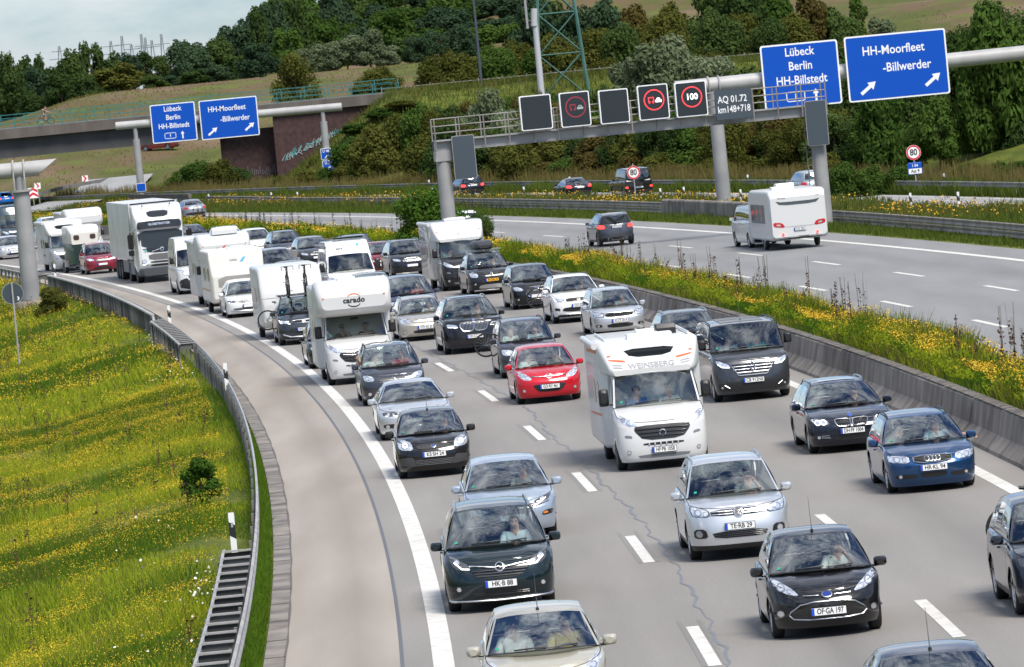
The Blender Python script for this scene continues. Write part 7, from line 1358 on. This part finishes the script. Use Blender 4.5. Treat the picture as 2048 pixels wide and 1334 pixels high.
# verges of the opposite side
parts = []
def verge(n, u0, u1, s0, s1, h0, h1, wd, k, lean=.25, z0=0.):
    u, s, x, y = scatter(n, u0, u1, s0, s1); cl = vn(x, y, .5, 14); z = ground_z(x, y) if z0 is None else np.full(n, z0); V = blades(x, y, z-.03, lerp(h0, h1, cl)*rg.uniform(.6, 1.2, n), wd*rg.uniform(.6, 1.4, n), rg, lean); parts.append((V, k))
verge(26000, 31.5, 33.6, 150, 480, .1, .45, .05, 8); verge(9000, 31.9, 33.6, 150, 480, .1, .4, .05, 8); verge(52000, 34.3, 40.7, 150, 470, .25, .75, .06, 8); verge(22000, 34.3, 40.7, 150, 470, .2, .7, .06, 8); verge(16000, 34.3, 40.7, 200, 470, .3, .8, .05, 2); verge(60000, 46.5, 50., 150, 520, .3, .9, .06, 8); verge(30000, 48.2, 51.6, 150, 520, .8, 1.7, .04, 2, .12, None); verge(24000, 46.4, 51, 150, 520, .3, .8, .05, 8)
n = 12000; u, s, x, y = scatter(n, 34.5, 40.5, 160, 460); k = vn(x, y, .25, 16) > .55; V = specks(x[k], y[k], rg.uniform(.35, .8, k.sum()), rg.uniform(.03, .06, k.sum()), rg); parts.append((V, 5))
stuff('verge_plants', '', parts)
parts = []
def hill(n, x0, x1, y0, y1, h0, h1, wd, ks): 
    x = rg.uniform(x0, x1, n); y = rg.uniform(y0, y1, n); kp = np.ones(n, bool)
    for a, b in RAMPC[::4]: kp &= (np.abs(x-a) > 5) | (np.abs(y-b) > 9)
    kp &= ~((x < -20) & (y < 545) & (y > 500) & (x > -62)); x, y = x[kp], y[kp]; n = len(x); z = ground_z(x, y); V = blades(x, y, z-.05, rg.uniform(h0, h1, n), wd*rg.uniform(.6, 1.4, n), rg, .3); m = rg.integers(0, len(ks), n)
    for i, k in enumerate(ks): parts.append((V.reshape(-1, 4, 3)[m == i].reshape(-1, 3), k))
hill(40000, -75, -20, 480, 600, .2, .7, .09, [8, 8, 2]); hill(30000, -90, 60, 600, 850, .08, .25, .14, [2]); hill(24000, -24, 60, 540, 575, .3, .9, .09, [8, 8, 2])
stuff('slope_grass', '', parts)
# ---------------------------------------------------------------- people
SKINS = [mat('skin light', (.52, .3, .22), .55), mat('skin tanned', (.42, .23, .15), .55)]; HAIRS = {'brown': mat('brown hair', (.05, .028, .014), .7), 'dark': mat('dark hair', (.014, .01, .008), .7), 'grey': mat('grey hair', (.25, .24, .23), .7), 'blond': mat('blond hair', (.32, .2, .08), .7)}
SHIRTS = {k: mat(k+' shirt', c, .85) for k, c in dict(blue=(.03, .13, .42), black=(.012, .012, .014), white=(.6, .6, .6), grey=(.2, .21, .22), red=(.35, .03, .04), teal=(.02, .25, .27), pattern=(.4, .3, .08), navy=(.02, .03, .09), pale=(.4, .5, .6)).items()}
PM = {}
def skin_mesh(vs, es, rs, sub=1):
    me = bpy.data.meshes.new('tmp'); me.from_pydata(vs, es, []); o = bpy.data.objects.new('tmp', me); COL.objects.link(o); o.modifiers.new('s', 'SKIN'); m = o.modifiers.new('u', 'SUBSURF'); m.levels = sub; m.render_levels = sub
    for i, r in enumerate(rs): d = me.skin_vertices[0].data[i]; d.radius = (r, r) if not isinstance(r, tuple) else r; d.use_root = i == 0
    bpy.context.view_layer.update(); q = bpy.data.meshes.new_from_object(o.evaluated_get(bpy.context.evaluated_depsgraph_get())); bpy.data.objects.remove(o); bpy.data.meshes.remove(me); q.shade_smooth(); return q
def arm(V, E, R_, ch, sg, el, wr, dirn, fing=True):
    def a(p, r, b): V.append(p); R_.append(r); E.append((b, len(V)-1)); return len(V)-1
    s = a((sg*.185, .07, .60), .062, ch); e = a(el, .045, s); w_ = a(wr, .03, e); d = Vector(dirn).normalized(); p = Vector(wr)+d*.06; k = a(tuple(p), (.04, .022), w_); sd = d.cross(Vector((0, 0, 1))).normalized() if abs(d.z) < .9 else Vector((1, 0, 0))
    if fing:
        for i, (o_, l) in enumerate(((-.03, .065), (-.01, .078), (.01, .074), (.03, .058))): q = a(tuple(p+sd*o_+d*.035), .010, k); q = a(tuple(p+sd*o_*1.1+d*(.035+l*.5)+Vector((0, 0, -.006))), .009, q); a(tuple(p+sd*o_*1.15+d*(.035+l*.8)+Vector((0, 0, -.03))), .008, q)
        q = a(tuple(p-sd*.045-d*.02), .011, k); a(tuple(p-sd*.062+d*.02), .009, q)
    return s, e
def person_mesh(pose):
    if pose in PM: return PM[pose]
    A = {'drive': (((.25, -.14, .36), (.15, -.42, .42), (0, -1, .3)), ((-.25, -.14, .36), (-.15, -.42, .42), (0, -1, .3))), 'rest': (((.25, -.08, .33), (.13, -.3, .2), (-.3, -1, -.2)), ((-.25, -.08, .33), (-.13, -.3, .2), (.3, -1, -.2))),
         'hand': (((.30, -.12, .40), (.10, -.2, .68), (-.5, -.1, .8)), ((-.25, -.14, .36), (-.15, -.42, .42), (0, -1, .3))), 'out_left': (((.40, -.05, .56), (.66, -.22, .52), (.6, -.7, -.2)), ((-.25, -.14, .36), (-.15, -.42, .42), (0, -1, .3))), 'out_right': (((.25, -.08, .33), (.13, -.3, .2), (-.3, -1, -.2)), ((-.42, -.02, .52), (-.50, -.22, .74), (-.1, -.3, 1))), 'bike': (((.24, -.30, .42), (.24, -.56, .30), (0, -1, -.2)), ((-.24, -.30, .42), (-.24, -.56, .30), (0, -1, -.2)))}[pose]
    bk = pose == 'bike'; dy = -.28 if bk else 0.
    V = [(0, 0, .1), (0, .05+dy*.4, .32), (0, .07+dy*.8, .53), (0, .05+dy, .66), (0, .02+dy, .74), (0, .01+dy, .82), (0, .02+dy, .90), (0, -.075+dy, .78)]; E = [(0, 1), (1, 2), (2, 3), (3, 4), (4, 5), (5, 6), (4, 7)]; R_ = [(.16, .12), (.14, .11), (.16, .11), .055, (.078, .09), (.082, .1), (.06, .075), .022]
    if bk: V = [(x, y, z) for x, y, z in V]
    for sg, (el, wr, d) in ((1, A[0]), (-1, A[1])): arm(V, E, R_, 2, sg, el, wr, d)
    def a(p, r, b): V.append(p); R_.append(r); E.append((b, len(V)-1)); return len(V)-1
    for sg in (1, -1):
        h = a((sg*.1, -.03, .08), .085, 0)
        if bk: kn = a((sg*.11, -.28, -.22 if sg > 0 else -.02), .058, h); an = a((sg*.11, -.12, -.62 if sg > 0 else -.42), .036, kn)
        else: kn = a((sg*.14, -.44, .14), .06, h); an = a((sg*.13, -.66, -.22), .04, kn)
        a((an and sg*.12, V[an][1]-.13, V[an][2]-.06), .035, an)
    body = skin_mesh(V, E, R_)
    V2 = V[:3]+[(0, .055+dy, .62)]; E2 = [(0, 1), (1, 2), (2, 3)]; R2 = [(.172, .132), (.152, .125), (.172, .125), .085]
    def b2(p, r, k): V2.append(p); R2.append(r); E2.append((k, len(V2)-1)); return len(V2)-1
    for sg, (el, wr, d) in ((1, A[0]), (-1, A[1])): s = b2((sg*.185, .07+dy*.8, .60), .076, 2); b2(tuple(Vector((sg*.185, .07, .60)).lerp(Vector(el), .8)), .06, s)
    shirt = skin_mesh(V2, E2, R2); mb = MB(); rows = []
    for i in range(7): z = .98*math.pi/2*(1-i/6*1.25); rows.append([(.092*math.cos(z)*math.cos(t), .035+dy+.10*math.cos(z)*math.sin(t)+.01, .845+.088*math.sin(z)-(.05 if math.sin(t) > .2 and i > 4 else 0)) for t in [2*math.pi*j/16 for j in range(16)]])
    mb.grid(rows, HAIRS['brown'], closed=True); hair = mb.mesh('hair'); mb = MB()
    for sg in (1, -1): mb.lathe([(0, -.012), (.014, -.006), (.014, .004), (0, .008)], mat('eye', (.03, .02, .02), .3), 8, 'y', (sg*.033, -.073+dy, .825))
    mb.box((0, -.082+dy, .755), (.05, .01, .012), mat('lips', (.35, .12, .1), .5)); fc = mb.mesh('face', 0); mb = MB(); mb.box((0, -.088+dy, .825), (.14, .02, .035), BLACKG); gl = mb.mesh('sunglasses', 0); PM[pose] = (body, shirt, hair, fc, gl); return PM[pose]
def person(label, pose='drive', shirt='grey', hair='brown', skin=0, shades=False, sc_=1.):
    b, s, h, f, g = person_mesh(pose); o = tag(ob('person', b), label, 'person')
    if not b.materials: b.materials.append(SKINS[0]); s.materials.append(SHIRTS['grey'])
    o.material_slots[0].link = 'OBJECT'; o.material_slots[0].material = SKINS[skin]; q = ob('shirt', s, o); q.material_slots[0].link = 'OBJECT'; q.material_slots[0].material = SHIRTS[shirt]; q = ob('hair', h, o); q.material_slots[0].link = 'OBJECT'; q.material_slots[0].material = HAIRS[hair]; ob('face', f, o)
    if shades: ob('sunglasses', g, o)
    o.scale = (sc_, sc_, sc_); return o
def seat_in(B, side, label, **kw):
    o = person(label, **kw); o.matrix_world = Matrix.LocRotScale(B.root.location, B.root.rotation_euler, None) @ Matrix.Translation((.36*side, B.seaty-.02, B.seatz-.02)); return o
D, PS = 1, -1
for B, sd_, lab, kw in ((BF, D, 'driver with raised hand behind the wheel of the nearest black hatchback', dict(pose='hand', shirt='white', skin=1)), (BT, D, 'driver in sunglasses with a raised hand in the silver compact SUV', dict(pose='hand', shirt='grey', hair='dark', shades=True)), (BZ, D, 'driver behind the wheel of the dark green people carrier', dict(shirt='pale')), (BP, D, 'driver in a patterned top in the champagne car at the bottom edge', dict(shirt='pattern')), (BP, PS, 'front passenger in the champagne car at the bottom edge', dict(pose='rest', shirt='white', hair='grey')), (B8, D, 'driver with a hand at the head in the red hatchback', dict(pose='hand', shirt='grey')), (B8, PS, 'grey haired passenger in the red hatchback', dict(pose='rest', shirt='white', hair='grey')),
    (B9, D, 'driver in a pale shirt in the purple grey people carrier', dict(shirt='pale')), (B9, PS, 'passenger in a pale top in the purple grey people carrier', dict(pose='rest', shirt='white', hair='grey')), (B7, PS, 'passenger resting a bare arm out of the dark grey people carrier', dict(pose='out_right', shirt='white', skin=1)), (B7, D, 'driver of the dark grey people carrier', dict(shirt='red', skin=1)), (B12, D, 'driver of the blue estate car with an arm out of the window', dict(pose='out_left', shirt='pale')), (B12, PS, 'passenger of the blue estate car', dict(pose='rest', shirt='black', hair='dark')),
    (TR, D, 'driver in sunglasses and teal shirt in the dark grey minibus', dict(shirt='teal', shades=True, skin=1)), (TR, PS, 'passenger in a pale top in the dark grey minibus', dict(pose='rest', shirt='white', hair='grey')), (MW, PS, 'passenger in a bright blue shirt in the big white motorhome', dict(pose='rest', shirt='blue', hair='brown')), (MW, D, 'driver of the big white motorhome', dict(shirt='white', hair='grey')), (MC, D, 'driver in black with sunglasses in the alcove motorhome', dict(shirt='black', hair='dark', shades=True)), (MC, PS, 'long haired passenger in black with a hand at the mouth in the alcove motorhome', dict(pose='hand', shirt='black', hair='blond', shades=True)), (MG, PS, 'passenger in the black fronted motorhome', dict(pose='hand', shirt='grey', skin=1)), (KN, D, 'driver of the white high roof camper', dict(shirt='grey')), (KO, D, 'driver of the black crossover with the roof box', dict(shirt='navy'))): seat_in(B, sd_, lab, **kw)
def root_of(start): return [o for o in COL.objects if o.get('label', '').startswith(start)][0]
for start, lab, kw in (('older black hatchback', 'driver of the older black hatchback', dict(shirt='navy')), ('pale silver blue', 'driver of the pale silver blue hatchback', dict(shirt='grey', skin=1)), ('silver coupe behind', 'driver of the silver coupe', dict(shirt='black', shades=True)), ('black luxury', 'bald looking driver of the black luxury SUV', dict(shirt='black', hair='grey')), ('midnight blue', 'driver in sunglasses of the midnight blue estate', dict(shirt='black', shades=True)), ('silver estate car', 'driver of the silver estate beside the median', dict(shirt='grey', skin=1)), ('white compact SUV', 'driver of the white compact SUV', dict(shirt='navy')), ('champagne coloured', 'driver of the champagne estate', dict(shirt='white')), ('grey blue van bodied', 'driver of the grey blue van bodied car', dict(shirt='red'))):
    r_ = [o for o in COL.objects if o.get('label', '').startswith(start)]
    if r_:
        st = [c for c in r_[0].children if c.name.startswith('steering_wheel')]
        if st: v = st[0].data.vertices; cz = sum(p.co.z for p in v)/len(v); cy = sum(p.co.y for p in v)/len(v); t = Body(); t.root = r_[0]; t.seaty = cy+.56; t.seatz = cz-.34; seat_in(t, 1, lab, **kw)
# cyclist on the far bridge
q = at(92, 245, 573.5); bk = bicycle('dark bicycle ridden across the far bridge', True); bk.location = (q.x, 573.5, 8.0); bk.rotation_euler = (0, 0, math.pi/2)
o = person('cyclist in dark clothes riding right across the far bridge', 'bike', 'navy', 'dark', 1); o.matrix_world = Matrix.LocRotScale(bk.location, bk.rotation_euler, None) @ Matrix.Translation((0, .2, .96))
